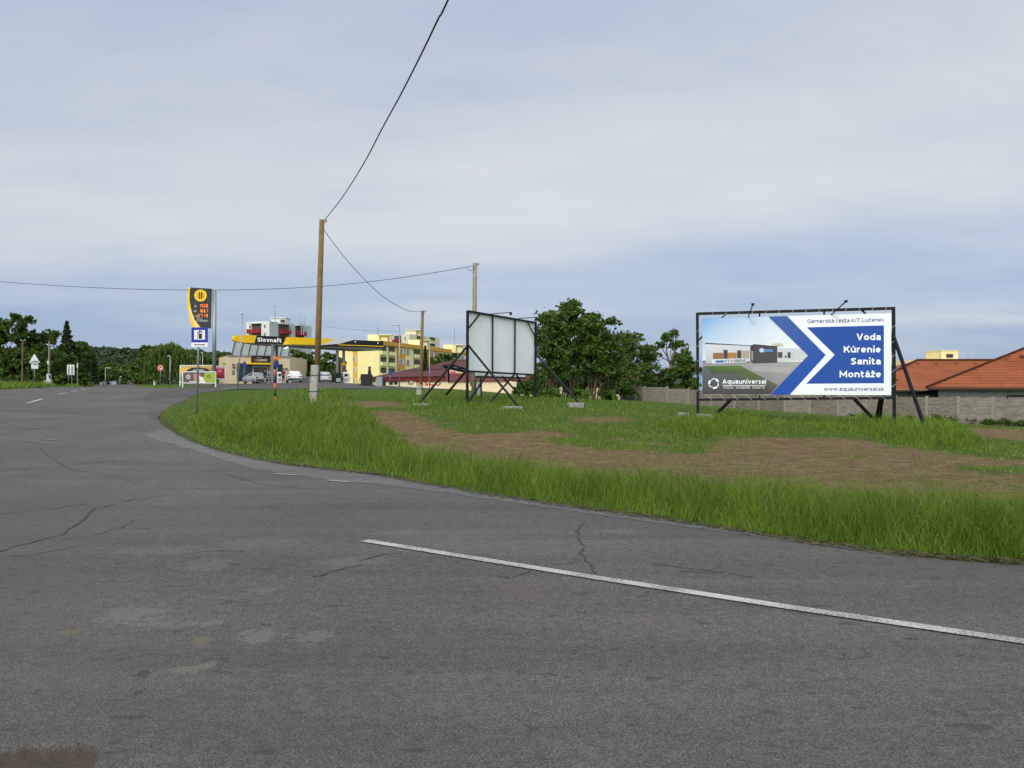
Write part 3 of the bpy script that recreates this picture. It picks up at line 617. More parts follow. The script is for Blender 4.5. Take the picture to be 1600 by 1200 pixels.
# broad-leaved weeds standing in the long grass, one loose mass
x, y = scatter(2600, gr, 615, 880, 250, 1740); h, nz = grass_height(x, y); k = (h > .26) & (val_noise(x, y, 1.6, 44)+.25*(x > 2.5) > .52); x, y, h = x[k], y[k], h[k]
m_ = 16; n = len(x)*m_; f = gr.uniform(.15, 1.0, n); hx_ = np.repeat(h, m_)*1.12; px_ = np.repeat(x, m_)+gr.normal(0, .055, n); py_ = np.repeat(y, m_)+gr.normal(0, .055, n); pz_ = Tn(px_, py_)+hx_*f
a = gr.uniform(0, 2*np.pi, n); L = np.clip(.0021*np.hypot(px_, py_), .022, .07)*gr.uniform(.6, 1.4, n); up = gr.uniform(-.2, .9, n); ca, sa = np.cos(a), np.sin(a)
V = np.empty((n, 4, 3))
for j, (q, s_) in enumerate(((0, 0), (.55, -.34), (1, 0), (.55, .34))):
    V[:, j, 0] = px_+ca*L*q-sa*L*s_; V[:, j, 1] = py_+sa*L*q+ca*L*s_; V[:, j, 2] = pz_+up*L*q
o = npmesh('weeds', V.reshape(-1, 3), np.arange(n*4).reshape(-1, 4), None, leafmat('weed_leaf', (.030, .075, .012), (.115, .205, .035), .3, .55, 2.0)); o['kind'] = 'stuff'
# clods on the bare soil
x, y = scatter(5000, gr, 640, 785, 520, 1740); k = zone(x, y, dirt_zones, 1.6) > .6; x, y = x[k], y[k]; n = len(x); r_ = np.clip(gr.lognormal(-4.2, .5, n), .006, .05)
oc = np.array([(1, 0, 0), (0, 1, 0), (-1, 0, 0), (0, -1, 0), (0, 0, .8), (0, 0, -.5)], float)[None]*gr.uniform(.6, 1.3, (n, 6, 1))*r_[:, None, None]
V = oc+np.c_[x, y, Tn(x, y)][:, None, :]; tri = np.array([(0, 1, 4), (1, 2, 4), (2, 3, 4), (3, 0, 4), (1, 0, 5), (2, 1, 5), (3, 2, 5), (0, 3, 5)])
o = npmesh('soil_clods', V.reshape(-1, 3), None, (np.arange(n)[:, None, None]*6+tri[None]).reshape(-1, 3), M('clod', (.12, .078, .045), .95, .35, 20)); o['kind'] = 'stuff'
# dry litter and trodden blades along the asphalt edge
n = 3500; i = gr.integers(0, len(edge_px)-1, n); f = gr.uniform(0, 1, n); E = np.array([(p.x, p.y) for p in edge_w[4:]]); q0, q1 = E[i], E[i+1]; dl = q1-q0; nrm = np.c_[-dl[:, 1], dl[:, 0]]/np.linalg.norm(dl, axis=1)[:, None]
sgn = np.sign(np.mean((nrm*(np.array([[6.0, 20.0]])-q0)).sum(1))); off = gr.normal(.09, .06, n)*sgn; p = q0+dl*f[:, None]+nrm*off[:, None]; a = gr.uniform(0, 2*np.pi, n); L = gr.uniform(.015, .07, n); w = .0022+.0002*np.hypot(p[:, 0], p[:, 1])
V = np.empty((n, 4, 3))
for j, (s1, s2) in enumerate(((-1, -1), (1, -1), (1, 1), (-1, 1))):
    V[:, j, 0] = p[:, 0]+s1*np.cos(a)*L-s2*np.sin(a)*w; V[:, j, 1] = p[:, 1]+s1*np.sin(a)*L+s2*np.cos(a)*w; V[:, j, 2] = Tn(V[:, j, 0], V[:, j, 1])+.024+gr.uniform(0, .012, n)
o = npmesh('edge_litter', V.reshape(-1, 3), np.arange(n*4).reshape(-1, 4), None, leafmat('litter', (.03, .032, .012), (.11, .092, .042), .1)); o['kind'] = 'stuff'
# ================================================================== buildings, station and boards
class VP:
    """an upright wall plane through two ground points; u, v read off the photograph are turned into metres on the wall"""
    def __init__(s, A, B):
        s.A = Vector((A[0], A[1])); s.B = Vector((B[0], B[1])); s.e = (s.B-s.A).normalized(); s.L = (s.B-s.A).length
        n = Vector((s.e.y, -s.e.x)); s.n = n if n.dot(-s.A) > 0 else -n
    def hit(s, u, v):
        r = Vector(((u-800)/FPX, 1.0)); den = s.e.x*r.y-s.e.y*r.x
        d = (s.e.x*s.A.y-s.e.y*s.A.x)/den; p = r*d; return (p-s.A).dot(s.e), CAMZ+(600-v)/FPX*d
    def pt(s, a, z, off=0.0):
        p = s.A+s.e*a+s.n*off; return Vector((p.x, p.y, z))
    def slab(s, mb, a0, z0, a1, z1, o0, o1, m=0):
        a, b2 = (a0, a1) if s.n.dot(Vector((s.e.y, -s.e.x))) > 0 else (a1, a0)
        return mb.hexa([s.pt(a, z0, o1), s.pt(b2, z0, o1), s.pt(b2, z0, o0), s.pt(a, z0, o0), s.pt(a, z1, o1), s.pt(b2, z1, o1), s.pt(b2, z1, o0), s.pt(a, z1, o0)], m)
    def rect(s, mb, u0, v0, u1, v1, o0, o1, m=0):
        um, vm = (u0+u1)/2, (v0+v1)/2
        a0 = s.hit(u0, vm)[0]; a1 = s.hit(u1, vm)[0]; z1 = s.hit(um, v0)[1]; z0 = s.hit(um, v1)[1]
        return s.slab(mb, min(a0, a1), z0, max(a0, a1), z1, o0, o1, m)
    def poly(s, mb, uv, o0, o1, m=0):
        pts = [s.pt(*s.hit(u, v), o0) for u, v in uv]; n3 = Vector((s.n.x, s.n.y, 0)); return mb.prism(pts, n3*(o1-o0), m)
    def text(s, mb, txt, u0, u1, vb, cap, off, m=0, bold=0.0, space=1.0, depth=.03):
        v, f, w = text2d(txt, bold, space); a0, z0 = s.hit(u0, vb); a1, _ = s.hit(u1, vb); _, zt = s.hit(u0, vb-cap)
        k = (a1-a0)/w; h = zt-z0
        n = len(v); vs = [s.pt(a0+p[0]*k, z0+p[1]*h, off+p[2]*.004) for p in v]; mb.add(vs, f, m); return mb
def hip(mb, x0, x1, y0, y1, ze, zr, rx0, rx1, ry0, ry1, m=0):
    """hipped roof: eaves rectangle and a ridge"""
    a = [(x0, y0, ze), (x1, y0, ze), (x1, y1, ze), (x0, y1, ze)]; r0 = (rx0, ry0, zr); r1 = (rx1, ry1, zr)
    mb.add(a+[r0, r1], [(0, 1, 5, 4), (2, 3, 4, 5), (3, 0, 4), (1, 2, 5)] if abs(rx1-rx0) >= abs(ry1-ry0) else [(0, 1, 4), (1, 2, 5, 4), (2, 3, 5), (3, 0, 4, 5)], m)

steel = M('black_steel', (.0065, .007, .0085), .55, .25, 6, spec=.25)
galv = M('galvanised', srgb(150, 156, 160), .45, .08, 8, metal=.6)
white_p = M('white_paint', (.72, .73, .73), .5, .04, 5)
conc = M('concrete', (.36, .34, .30), .9, .22, 9, .5, 40)
conc_d = M('weathered_concrete', (.27, .255, .22), .9, .3, 5, .6, 30)
wood = M('pole_wood', (.20, .115, .045), .8, .3, 5, .4, 25)
glass = M('dark_glass', (.02, .024, .03), .12, .2, 2, spec=.6)
blackp = M('black_plastic', (.012, .012, .013), .45, .2, 5)
yellow = M('signal_yellow', srgb(245, 196, 20), .45, .05, 3)
rubber = M('tyre_rubber', (.014, .014, .015), .8, .2, 8)

def copaint(name='print_ink'):
    """printed sheet: the ink of each face comes from the mesh's own colour layer"""
    m = bpy.data.materials.new(name); m.use_nodes = True; t = m.node_tree; b = t.nodes['Principled BSDF']
    a = N(t, 'ShaderNodeAttribute', attribute_name='ink'); t.links.new(a.outputs[0], b.inputs['Base Color'])
    b.inputs['Roughness'].default_value = .5; b.inputs['Specular IOR Level'].default_value = .3
    wn = N(t, 'ShaderNodeTexNoise', {'Vector': N(t, 'ShaderNodeMapping', {0: N(t, 'ShaderNodeTexCoord').outputs['Object'], 'Scale': (1.6, 1.6, .5)}).outputs[0], 'Scale': 1.2, 'Detail': 3.0}).outputs[0]
    t.links.new(N(t, 'ShaderNodeBump', {'Height': wn, 'Strength': .5, 'Distance': .10}).outputs[0], b.inputs['Normal'])
    return m
ink = copaint()
class Sheet(MB):
    """flat print: every polygon has its own ink and lies a millimetre over the one below"""
    def __init__(s): super().__init__(); s.c = []
    def ink(s, pts, faces, col):
        s.add(pts, faces); s.c += list(col) if isinstance(col, list) else [col]*len(pts); return s
    def build(s, name, parent, back=None):
        o = super().build(name, ink, parent)
        a = o.data.color_attributes.new('ink', 'FLOAT_COLOR', 'POINT'); a.data.foreach_set('color', np.array([(*srgb(*c), 1) for c in s.c], np.float32).ravel()); return o

# ---------------------------------------------------------------- the arrow billboard
bl, br = P(1090, 651, 24.2), P(1397.5, 671, 22.8)
bb = thing('billboard', 'billboard with a printed blue arrow banner laced into a black steel frame', 'billboard', (bl.x, bl.y, bl.z))
V_ = VP(bl, br)
def bp_(u, v, off=0.0): return V_.pt(*V_.hit(u, v), off)
for (u0, v0, u1, v1) in ((1089.6, 488.5, 1090.6, 653), (1396, 479.5, 1397.6, 673)):
    mb = MB(); mb.beam(bp_(u1, v1), bp_(u0, v0), .088, side=(V_.e.x, V_.e.y, 0)); mb.build('post', steel, bb, bevel=.006)
mb = MB(); mb.beam(bp_(1091.4, 490.2), bp_(1395, 481.8), .085, .085, side=(V_.n.x, V_.n.y, 0)); mb.build('top_rail', steel, bb, bevel=.006)
mb = MB(); mb.beam(bp_(1092, 624.6), bp_(1396, 621.8), .07, .075, side=(V_.n.x, V_.n.y, 0)); mb.build('bottom_rail', steel, bb, bevel=.006)
for p, q, w in (((1092, 531), (1134, 491), .05), ((1346, 483.5), (1394, 531), .05)):
    mb = MB(); mb.beam(bp_(*p, -.03), bp_(*q, -.03), w); mb.build('corner_brace', steel, bb)
for u, v0, v1, v2, v3 in ((1187, 488, 498, 614, 623.7), (1288, 485, 494, 614, 622.7)):
    mb = MB(); mb.beam(bp_(u, v3, -.04), bp_(u, v0, -.04), .045, side=(V_.e.x, V_.e.y, 0)); mb.build('mullion', steel, bb)
for p, q in ((bp_(1396.5, 527, .02), P(1447.5, 675, 21.6)), (bp_(1396, 520, -.05), P(1372, 668, 25.2)), (bp_(1336, 624, -.05), P(1381, 672, 24.2)), (bp_(1376, 622, -.05), P(1366.5, 666, 25.0)), (bp_(1142, 624.5, -.05), P(1118, 648, 26.0))):
    mb = MB(); mb.beam(p, q, .075); mb.build('brace', steel, bb)
for p, q in (((1169, 496), (1173.8, 480)), ((1297.5, 493), (1314, 475.5))):
    mb = MB(); a = bp_(*p, .05); b = bp_(*q, .9); mb.tube([a, a.lerp(b, .5), b], .018, 6); fl = mb.build('floodlight_arm', steel, bb)
    mb = MB(); mb.box(b-Vector((V_.n.x, V_.n.y, 0))*.04, (.09, .09, .07), rz=math.atan2(V_.e.y, V_.e.x)); mb.build('floodlight', steel, fl, bevel=.01)
# banner
sh = Sheet(); B0 = .075
def B(uv, l): return [bp_(u, v, B0+.0018*l) for u, v in uv]
def bpol(uv, l, col): sh.ink(B(uv, l), [tuple(range(len(uv)))[::-1] if False else tuple(range(len(uv)))], col)
def btop(u): return 497.9-(u-1097.5)/294*8.3
def bbot(u): return 616.2+(u-1097.5)/294*1.2
us = np.linspace(1097.5, 1391.5, 15)
front = [(u, btop(u)) for u in us]; back = [(u, bbot(u)+(.5 if i % 2 else 0)) for i, u in enumerate(us)]
for i in range(14): bpol([back[i], back[i+1], front[i+1], front[i]], 0, (236, 238, 240))
BLU = (32, 76, 158)
tl, tr_, bl_, br_ = (112, 164, 218), (226, 230, 236), (216, 222, 230), (246, 246, 244)
def lerp3(a, b, t): return tuple(x+(y-x)*t for x, y in zip(a, b))
for i in range(6):
    for j in range(4):
        q = []; cs = []
        for s_, t_ in ((i, j+1), (i+1, j+1), (i+1, j), (i, j)):
            s2, t2 = s_/6, t_/4; u = 1097.5+s2*165; v = btop(u)+(566-btop(u))*t2; q.append((u, v)); cs.append(lerp3(lerp3(tl, tr_, s2**.6), lerp3(bl_, br_, s2), t2**.7))
        bpol(q, 1, cs)
zq = lambda x, y: (1080+x/7.056, 470+y/7.056)
bpol([(1097.5, bbot(1097)), (1262, bbot(1262)), (1262, 565), (1097.5, 565)], 2, [(92, 88, 90), (150, 148, 148), (168, 166, 166), (150, 148, 152)])
bpol([zq(125, 1030), zq(870, 1030), zq(955, 930), zq(535, 715), zq(150, 722), zq(125, 745)], 3, [(72, 64, 64), (66, 60, 60), (98, 92, 88), (86, 112, 60), (70, 98, 44), (96, 98, 108)])
bpol([zq(230, 800), zq(640, 800), zq(530, 718), zq(158, 724)], 4, [(62, 74, 46), (82, 86, 62), (92, 124, 58), (74, 108, 42)])
bpol([zq(125, 690), zq(650, 690), zq(650, 660), zq(125, 660)], 4, (134, 128, 124))
bpol([zq(160, 690), zq(655, 668), zq(655, 497), zq(160, 472)], 5, [(186, 186, 194), (196, 196, 202), (206, 207, 212), (214, 214, 219)])
bpol([zq(152, 478), zq(660, 500), zq(660, 492), zq(155, 464)], 6, (74, 72, 78))
for x0, y0, x1, y1, c_ in ((240, 545, 352, 642, (146, 104, 60)), (402, 548, 500, 637, (168, 122, 66)), (552, 552, 640, 633, (170, 158, 140)), (355, 542, 401, 640, (68, 64, 68)), (505, 548, 550, 636, (68, 64, 68)), (240, 545, 352, 575, (206, 206, 206)), (402, 548, 500, 572, (208, 208, 206))):
    bpol([zq(x0, y1), zq(x1, y1), zq(x1, y0), zq(x0, y0)], 6 if y1-y0 > 40 else 7, c_)
bpol([zq(945, 663), zq(1290, 652), zq(1290, 530), zq(945, 520)], 5, (202, 203, 208))
bpol([zq(1186, 660), zq(1200, 660), zq(1230, 600), zq(1215, 535)], 4, (190, 120, 90))
for x0, y0, x1, y1, c_ in ((950, 566, 964, 628, (76, 70, 70)), (966, 566, 1002, 630, (70, 66, 70)), (1004, 568, 1056, 632, (204, 200, 196)), (1060, 568, 1092, 632, (72, 68, 72)), (1094, 570, 1130, 632, (196, 196, 198)), (1030, 605, 1050, 632, (96, 74, 60))):
    bpol([zq(x0, y1), zq(x1, y1), zq(x1, y0), zq(x0, y0)], 6, c_)
bpol([zq(650, 668), zq(690, 690), zq(690, 482), zq(650, 494)], 7, (58, 55, 60))
bpol([zq(690, 690), zq(946, 682), zq(946, 506), zq(690, 482)], 7, (72, 68, 72))
bpol([zq(684, 488), zq(950, 512), zq(950, 504), zq(684, 478)], 8, (48, 46, 50))
bpol([zq(662, 660), zq(680, 662), zq(680, 555), zq(662, 552)], 8, (150, 150, 152))
bpol([zq(775+27*math.cos(a), 547-25*math.sin(a)) for a in np.linspace(0, 2*math.pi, 17)[:-1]], 8, (190, 205, 226))
bpol([zq(803, 566), zq(900, 566), zq(900, 536), zq(803, 536)], 8, (92, 132, 190))
bpol([zq(228, 694), zq(602, 682), zq(602, 634), zq(228, 650)], 8, (216, 219, 224))
bpol([zq(268, 684), zq(360, 680), zq(360, 656), zq(268, 660)], 9, (64, 104, 170))
for k in range(4): bpol([zq(880+k*30, 500-(k % 2)*4), zq(925+k*30, 508), zq(915+k*30, 470-(k % 3)*8), zq(890+k*30, 474)], 4, (196, 200, 170))
bpol([zq(670, 770), zq(1060, 800), zq(1130, 740), zq(700, 720)], 3, (166, 164, 162))
# white field and arrow
bpol([(1262, 556), (1233, bbot(1233)), (1391.5, bbot(1391)), (1391.5, btop(1391)), (1229, btop(1229)), (1289, 555)], 9, (236, 238, 240))
bpol([(1203.5, bbot(1203)), (1233.5, bbot(1233)), (1289.5, 555), (1229.5, btop(1229)), (1200.5, btop(1200)), (1262, 555.6)], 10, [(28, 74, 164), (28, 74, 164), (34, 80, 166), (62, 92, 160), (62, 92, 160), (36, 82, 164)])
bpol([(1259, 599.6), (1380, 598.7), (1380, 508.8), (1260, 511.8), (1303.5, 554.6)], 10, BLU)
bpol([(1287.8, 598.9), (1288.1, 598.9), (1288.1, 570), (1287.8, 570)], 11, (50, 92, 166)); bpol([(1303.6, 555), (1380, 554.7), (1380, 554.4), (1303.6, 554.7)], 11, (50, 92, 166))
def btext(txt, u0, u1, vb, cap, col, bold=0.0, slope=0.0, l=12, space=1.0):
    v, f, w = text2d(txt, bold, space); k = (u1-u0)/w
    sh.ink([bp_(u0+p[0]*k, vb+slope*(p[0]*k)-p[1]*cap, B0+.0018*l+.0005*p[2]) for p in v], f, col)
WHT = (244, 246, 248)
btext('Gemerská cesta 4/7, Lučenec', 1261, 1380, 505.2, 5.8, (46, 64, 124), .012, -.022, space=1.1)
btext('Voda', 1337.5, 1375, 531.7, 10.2, WHT, .042, space=1.0); btext('Kúrenie', 1317.5, 1375, 551, 10.0, WHT, .042, space=1.0); btext('Sanita', 1328.5, 1375, 569.6, 10.0, WHT, .042, space=1.0); btext('Montáže', 1311, 1375.5, 589.6, 10.0, WHT, .042, space=1.0)
btext('www.aquauniversal.sk', 1286.5, 1380, 610.6, 5.9, (46, 64, 124), .016, space=1.05)
btext('Aquauniversal', 1128.7, 1196.5, 599.6, 7.0, WHT, .034, space=1.0); btext('VODA • KÚRENIE • SANITA', 1130, 1194.5, 607.2, 3.6, (225, 225, 225), .018, space=1.2)
bpol([(1128.7, 602.6), (1196.5, 602.6), (1196.5, 601.7), (1128.7, 601.7)], 12, WHT)
btext('OTVORENÉ', 1080+366/7.056, 1080+598/7.056, 470+682/7.056, 4.2, (60, 62, 72), .03, -.035, space=1.3)
for k in range(6):     # ring emblem of curved blades
    a0 = k*math.pi/3+.35
    arc = [(a0+t_*.88, 8.9-(2.2*t_ if k % 2 else .2)) for t_ in np.linspace(0, 1, 6)]; inn = [(a0+t_*.88, 5.7+1.2*(1-t_)*(k % 2)) for t_ in np.linspace(1, 0, 6)]
    bpol([(1115.3+r_*math.cos(a), 599.2-r_*.98*math.sin(a)) for a, r_ in arc+inn], 12, WHT)
bpol(back[::-1]+front, -1, (170, 172, 176))
sh.build('banner', bb)
cord = M('cord_white', (.48, .48, .46), .7)
def tie(p, q): mb = MB(); mb.beam(p, q, .013, .009); mb.build('tie_rope', cord, bb)
for k in range(14):
    u = 1103+k*20.8; tie(bp_(u, bbot(u)-.3, B0), bp_(u+9.5, 625.8-(u-1090)/300*2.6, .06)); tie(bp_(u+6, btop(u+6)+.4, B0), bp_(u+11.5, 488.4-(u-1090)/306*8.6, .06))
for k in range(5): v = 512+k*23; tie(bp_(1098, v, B0), bp_(1088.8, v+7, .06)); tie(bp_(1391, v+2, B0), bp_(1398.6, v-4, .06))

# ---------------------------------------------------------------- the blank billboard seen from behind
wl, wr = P(730, 630.5, 29.7), P(836.3, 622.5, 34.4)
wb = thing('billboard', 'blank white billboard turned edge-on, its panel crossed by black steel bars', 'billboard', (wl.x, wl.y, wl.z)); Vw = VP(wl, wr)
def wp_(u, v, off=0.0): return Vw.pt(*Vw.hit(u, v), off)
for a, b in (((730, 632), (730.6, 485.2)), ((836.3, 624), (837, 503))):
    mb = MB(); mb.beam(wp_(*a), wp_(*b), .085, side=(Vw.e.x, Vw.e.y, 0)); mb.build('post', steel, wb, bevel=.006)
mb = MB(); mb.beam(wp_(731.6, 486.2), wp_(836, 504.0), .075, side=(Vw.n.x, Vw.n.y, 0)); mb.build('top_rail', steel, wb)
mb = MB(); mb.beam(wp_(731.6, 580), wp_(835.4, 585.6), .07, side=(Vw.n.x, Vw.n.y, 0)); mb.build('bottom_rail', steel, wb)
panel_m = M('blank_sheet', (.93, .93, .94), .55, .05, 1.2)
mb = MB()
mb.prism([wp_(731.6, 580.2, -.06), wp_(836, 585.8, -.06), wp_(836.4, 504, -.06), wp_(731.6, 486.4, -.06)], Vector((-Vw.n.x, -Vw.n.y, 0))*.025); mb.build('panel', panel_m, wb)
for a, b in (((769.3, 582), (769.6, 493)), ((804, 584), (804.6, 498.5))):
    mb = MB(); mb.beam(wp_(*a, .01), wp_(*b, .01), .05, side=(Vw.e.x, Vw.e.y, 0)); mb.build('mullion', steel, wb)
for a, b in (((732, 512), (749.5, 490)), ((836, 528), (823, 502.6))):
    mb = MB(); mb.beam(wp_(*a, .03), wp_(*b, .03), .045); mb.build('corner_brace', steel, wb)
back_n = Vector((-Vw.n.x, -Vw.n.y, 0))
for p, q in ((wp_(730.4, 539, .04), P(654, 631, 27.3)), (wp_(730.6, 540, .04), P(814, 640, 26.2)), (wp_(836.6, 553, .04), P(912, 638, 28.6)), (wp_(762.5, 582, 0), wp_(731, 630, 0)), (wp_(804, 585, 0), P(768, 626, 30)), (wp_(808.5, 585, -.05), P(827, 621, 36)),
             (wp_(767, 590, -.5), P(752, 619, 33.5)), (wp_(804, 588, -.6), P(813, 619, 36))):
    mb = MB(); mb.beam(p, q, .06); mb.build('brace', steel, wb)
# second panel standing behind, lower edge showing, and the walkway that sticks out past it
o2 = back_n*1.3; q0, q1 = P(744, 590.8, 33.2), P(821, 592.4, 37.4)
mb = MB(); mb.prism([q0+Vector((0, 0, .1)), q1+Vector((0, 0, .1)), q1+Vector((0, 0, 2.5)), q0+Vector((0, 0, 2.5))], back_n*.025); mb.build('rear_panel', panel_m, wb)
mb = MB(); mb.beam(q0+Vector((0, 0, .06)), q1+Vector((0, 0, .06)), .08); mb.build('rear_rail', steel, wb)
cw = thing('billboard_walkway', 'dark steel service walkway jutting out beside the blank white billboard', 'walkway', tuple(P(696, 617, 33)))
mb = MB()
for a, b in (((692, 571.5), (729, 580.5)), ((706, 569.5), (729, 577)), ((694, 574), (729, 582)), ((692, 571.5), (706, 569.5)), ((700, 573.5), (712, 571.5)), ((712, 576.2), (722, 574))): mb.beam(P(*a, 32), P(*b, 30.6), .06)
mb.build('platform', steel, cw)
mb = MB(); mb.prism([P(697, 572, 32.1), P(707, 570.6, 32.6), P(729, 577.6, 31), P(727, 580, 30.8)], (0, 0, .03)); mb.build('deck', M('walkway_deck', (.12, .13, .14), .5), cw)
for a, b in (((727, 581), (697, 617)), ((701, 574), (701, 596))): mb = MB(); mb.beam(P(*a, 31.2), P(*b, 32.4 if b[1] > 600 else 31.8), .07); mb.build('brace', steel, cw)
for a, b in (((768, 490.5), (798, 488)), ((811, 497.5), (838, 495.8))):
    mb = MB(); p = wp_(*a, -.02); q = P(*b, Vw.A.y+5.2+1.2); mb.tube([p, q], .02, 6); f_ = mb.build('floodlight_arm', steel, wb)
    mb = MB(); mb.box(q-Vector((0, 0, .06)), (.12, .2, .12)); mb.build('floodlight', steel, f_)

# concrete footing blocks
conc_b = M('block_concrete', (.25, .24, .215), .9, .35, 7, .7, 30)
def block(px, d, size, label, rz=0.0, tilt=0.0, m=None, sink=.10):
    m = m or conc_b
    p = P(*px, d); p.z = T(p.x, p.y)-sink
    mb = MB(); mb.box((0, 0, size[2]/2-.06), size); o = mb.build('concrete_block', m, None, bevel=.025); o.location = p; o.rotation_euler = (tilt, tilt*.5, rz); tag(o, label, 'block', 'concrete footing blocks')
block((801, 640), 26.2, (.62, .45, .22), 'flat concrete block in the grass under the crossing braces of the blank billboard', .3)
block((899, 638), 28.7, (.55, .5, .32), 'chipped concrete block at the outer brace of the blank billboard, near the trees', .15)
block((660, 632), 27.2, (.55, .4, .2), 'low concrete block at the brace foot beside the shortest wooden pole', -.2)
block((1067, 659), 23.4, (.26, .3, .34), 'small concrete block in tall grass by the banner billboard post', .2, .05, conc_d, .14)
block((1101, 660), 23.2, (.42, .35, .36), 'concrete block half hidden in grass right of the banner billboard post', .1, 0, conc_d, .17)
block((1405, 682), 21.6, (.42, .3, .30), 'tilted pale concrete block beside the open brace of the banner billboard', .5, .12)

# ---------------------------------------------------------------- concrete panel fence
fA, fB = P(972, 633, 70), P(1607, 668.5, 46.8); Vf = VP(fA, fB)
fence_us = [972, 1007.5, 1043, 1076, 1111, 1148, 1186, 1226.5, 1266, 1310, 1354, 1399.5, 1448.5, 1498, 1551.5, 1607]
fe = thing('fence', 'grey precast concrete panel fence with posts, running behind the banner billboard', 'fence', tuple(fA))
fm_ = bpy.data.materials.new('fence_concrete'); fm_.use_nodes = True; t = fm_.node_tree; b = t.nodes['Principled BSDF']
co = N(t, 'ShaderNodeTexCoord').outputs['Object']
st = N(t, 'ShaderNodeTexNoise', {'Vector': N(t, 'ShaderNodeMapping', {0: co, 'Scale': (2.6, 2.6, 16)}).outputs[0], 'Scale': 1.0, 'Detail': 6.0, 'Roughness': .7}).outputs[0]
c = ramp(t, st, [(.3, (.10, .085, .068)), (.5, (.205, .18, .148)), (.7, (.31, .275, .23))]); oi = N(t, 'ShaderNodeObjectInfo').outputs['Random']; c = mixc(t, 1.0, c, ramp(t, oi, [(0, (.78, .76, .72)), (1, (1.16, 1.15, 1.13))]), 'MULTIPLY'); n3_ = N(t, 'ShaderNodeTexNoise', {'Vector': co, 'Scale': .8, 'Detail': 5.0}).outputs[0]; c = mixc(t, ramp(t, n3_, [(.5, (0,)*3), (.75, (.5,)*3)]), c, (.13, .12, .10)); t.links.new(c, b.inputs['Base Color']); b.inputs['Roughness'].default_value = .9
bp = N(t, 'ShaderNodeBump', {'Height': st, 'Strength': .8, 'Distance': .04}); t.links.new(bp.outputs[0], b.inputs['Normal'])
post_m = M('fence_post_concrete', (.27, .24, .20), .9, .2, 6)
def ftop(u): return 1.6-(np.interp(u, [972, 1043, 1044, 1200, 1400, 1607], [604, 604.6, 606.5, 613, 619.5, 622.8])-600)/FPX*P(u, 600, Vf_d(u)).y
def Vf_d(u): r = (u-800)/FPX; den = Vf.e.x-Vf.e.y*r; return (Vf.e.x*Vf.A.y-Vf.e.y*Vf.A.x)/den
S_ = [Vf.hit(u, 600)[0] for u in fence_us]
for i, u in enumerate(fence_us):
    p = Vf.pt(S_[i], 0); g = T(p.x, p.y); mb = MB(); Vf.slab(mb, S_[i]-.075, g-.2, S_[i]+.075, ftop(u)+.07, -.07, .07); mb.build('post', post_m, fe)
for i in range(len(S_)-1):
    um = (fence_us[i]+fence_us[i+1])/2; p = Vf.pt((S_[i]+S_[i+1])/2, 0); g = T(p.x, p.y)-.15; zt = ftop(um); mb = MB(); h = (zt-g)/4
    for k in range(4): Vf.slab(mb, S_[i]+.07, g+k*h, S_[i+1]-.07, g+(k+1)*h-.025, -.03, .03+.006*(k % 2))
    Vf.slab(mb, S_[i]+.07, g+.02, S_[i+1]-.07, zt-.03, -.02, .02)
    mb.build('panel', fm_, fe)

# ---------------------------------------------------------------- unfinished house with clay tile roofs
def tile_mat(name, c1, c2, sx=3.3, sy=2.9):
    m = bpy.data.materials.new(name); m.use_nodes = True; t = m.node_tree; b = t.nodes['Principled BSDF']
    uv = N(t, 'ShaderNodeTexCoord').outputs['UV']; sp = N(t, 'ShaderNodeSeparateXYZ', {0: uv})
    fx_ = math_(t, 'FRACT', math_(t, 'MULTIPLY', sp.outputs[0], sx)); fy_ = math_(t, 'FRACT', math_(t, 'MULTIPLY', sp.outputs[1], sy))
    wv = math_(t, 'SINE', math_(t, 'MULTIPLY', fx_, math.pi)); hgt = math_(t, 'ADD', math_(t, 'MULTIPLY', wv, .18), math_(t, 'MULTIPLY', math_(t, 'SUBTRACT', 1.0, fy_), .9))
    no = N(t, 'ShaderNodeTexNoise', {'Vector': uv, 'Scale': 6.0, 'Detail': 4.0, 'Roughness': .7}).outputs[0]
    c = mixc(t, ramp(t, no, [(.3, (0,)*3), (.7, (1,)*3)]), c1, c2)
    wz = N(t, 'ShaderNodeTexNoise', {'Vector': uv, 'Scale': .45, 'Detail': 5.0, 'Roughness': .65}).outputs[0]; c = mixc(t, 1.0, c, ramp(t, wz, [(.3, (.66, .68, .70)), (.7, (1.08, 1.05, 1.02))]), 'MULTIPLY'); gap = ramp(t, fy_, [(0, (.25,)*3), (.22, (1,)*3), (1, (1,)*3)]); c = mixc(t, 1.0, c, gap, 'MULTIPLY')
    t.links.new(c, b.inputs['Base Color']); b.inputs['Roughness'].default_value = .75; b.inputs['Specular IOR Level'].default_value = .12
    bp = N(t, 'ShaderNodeBump', {'Height': hgt, 'Strength': 1.0, 'Distance': .08}); t.links.new(bp.outputs[0], b.inputs['Normal'])
    return m
def roof_uv(o):
    me = o.data; uv = me.uv_layers.new(name='UVMap')
    for p in me.polygons:
        n = p.normal; e = Vector((-n.y, n.x, 0)); e = e.normalized() if e.length > 1e-4 else Vector((1, 0, 0)); s_ = n.cross(e)
        for li in p.loop_indices: co_ = me.vertices[me.loops[li].vertex_index].co; uv.data[li].uv = (co_.dot(e), co_.dot(s_))
tiles = tile_mat('clay_tiles', (.235, .066, .028), (.40, .122, .050), 2.6, 2.1)
brown = M('brown_gutter', (.045, .018, .012), .5)
blockw = M('grey_block_wall', (.27, .265, .25), .9, .25, 2.5, .5, 12)
hx0 = 648/FPX*60; hz = 1.6-5.5/FPX*60
ho = thing('house', 'unfinished single-storey house with orange clay tile hip roofs behind the concrete fence', 'house', (38, 62, T(38, 62)))
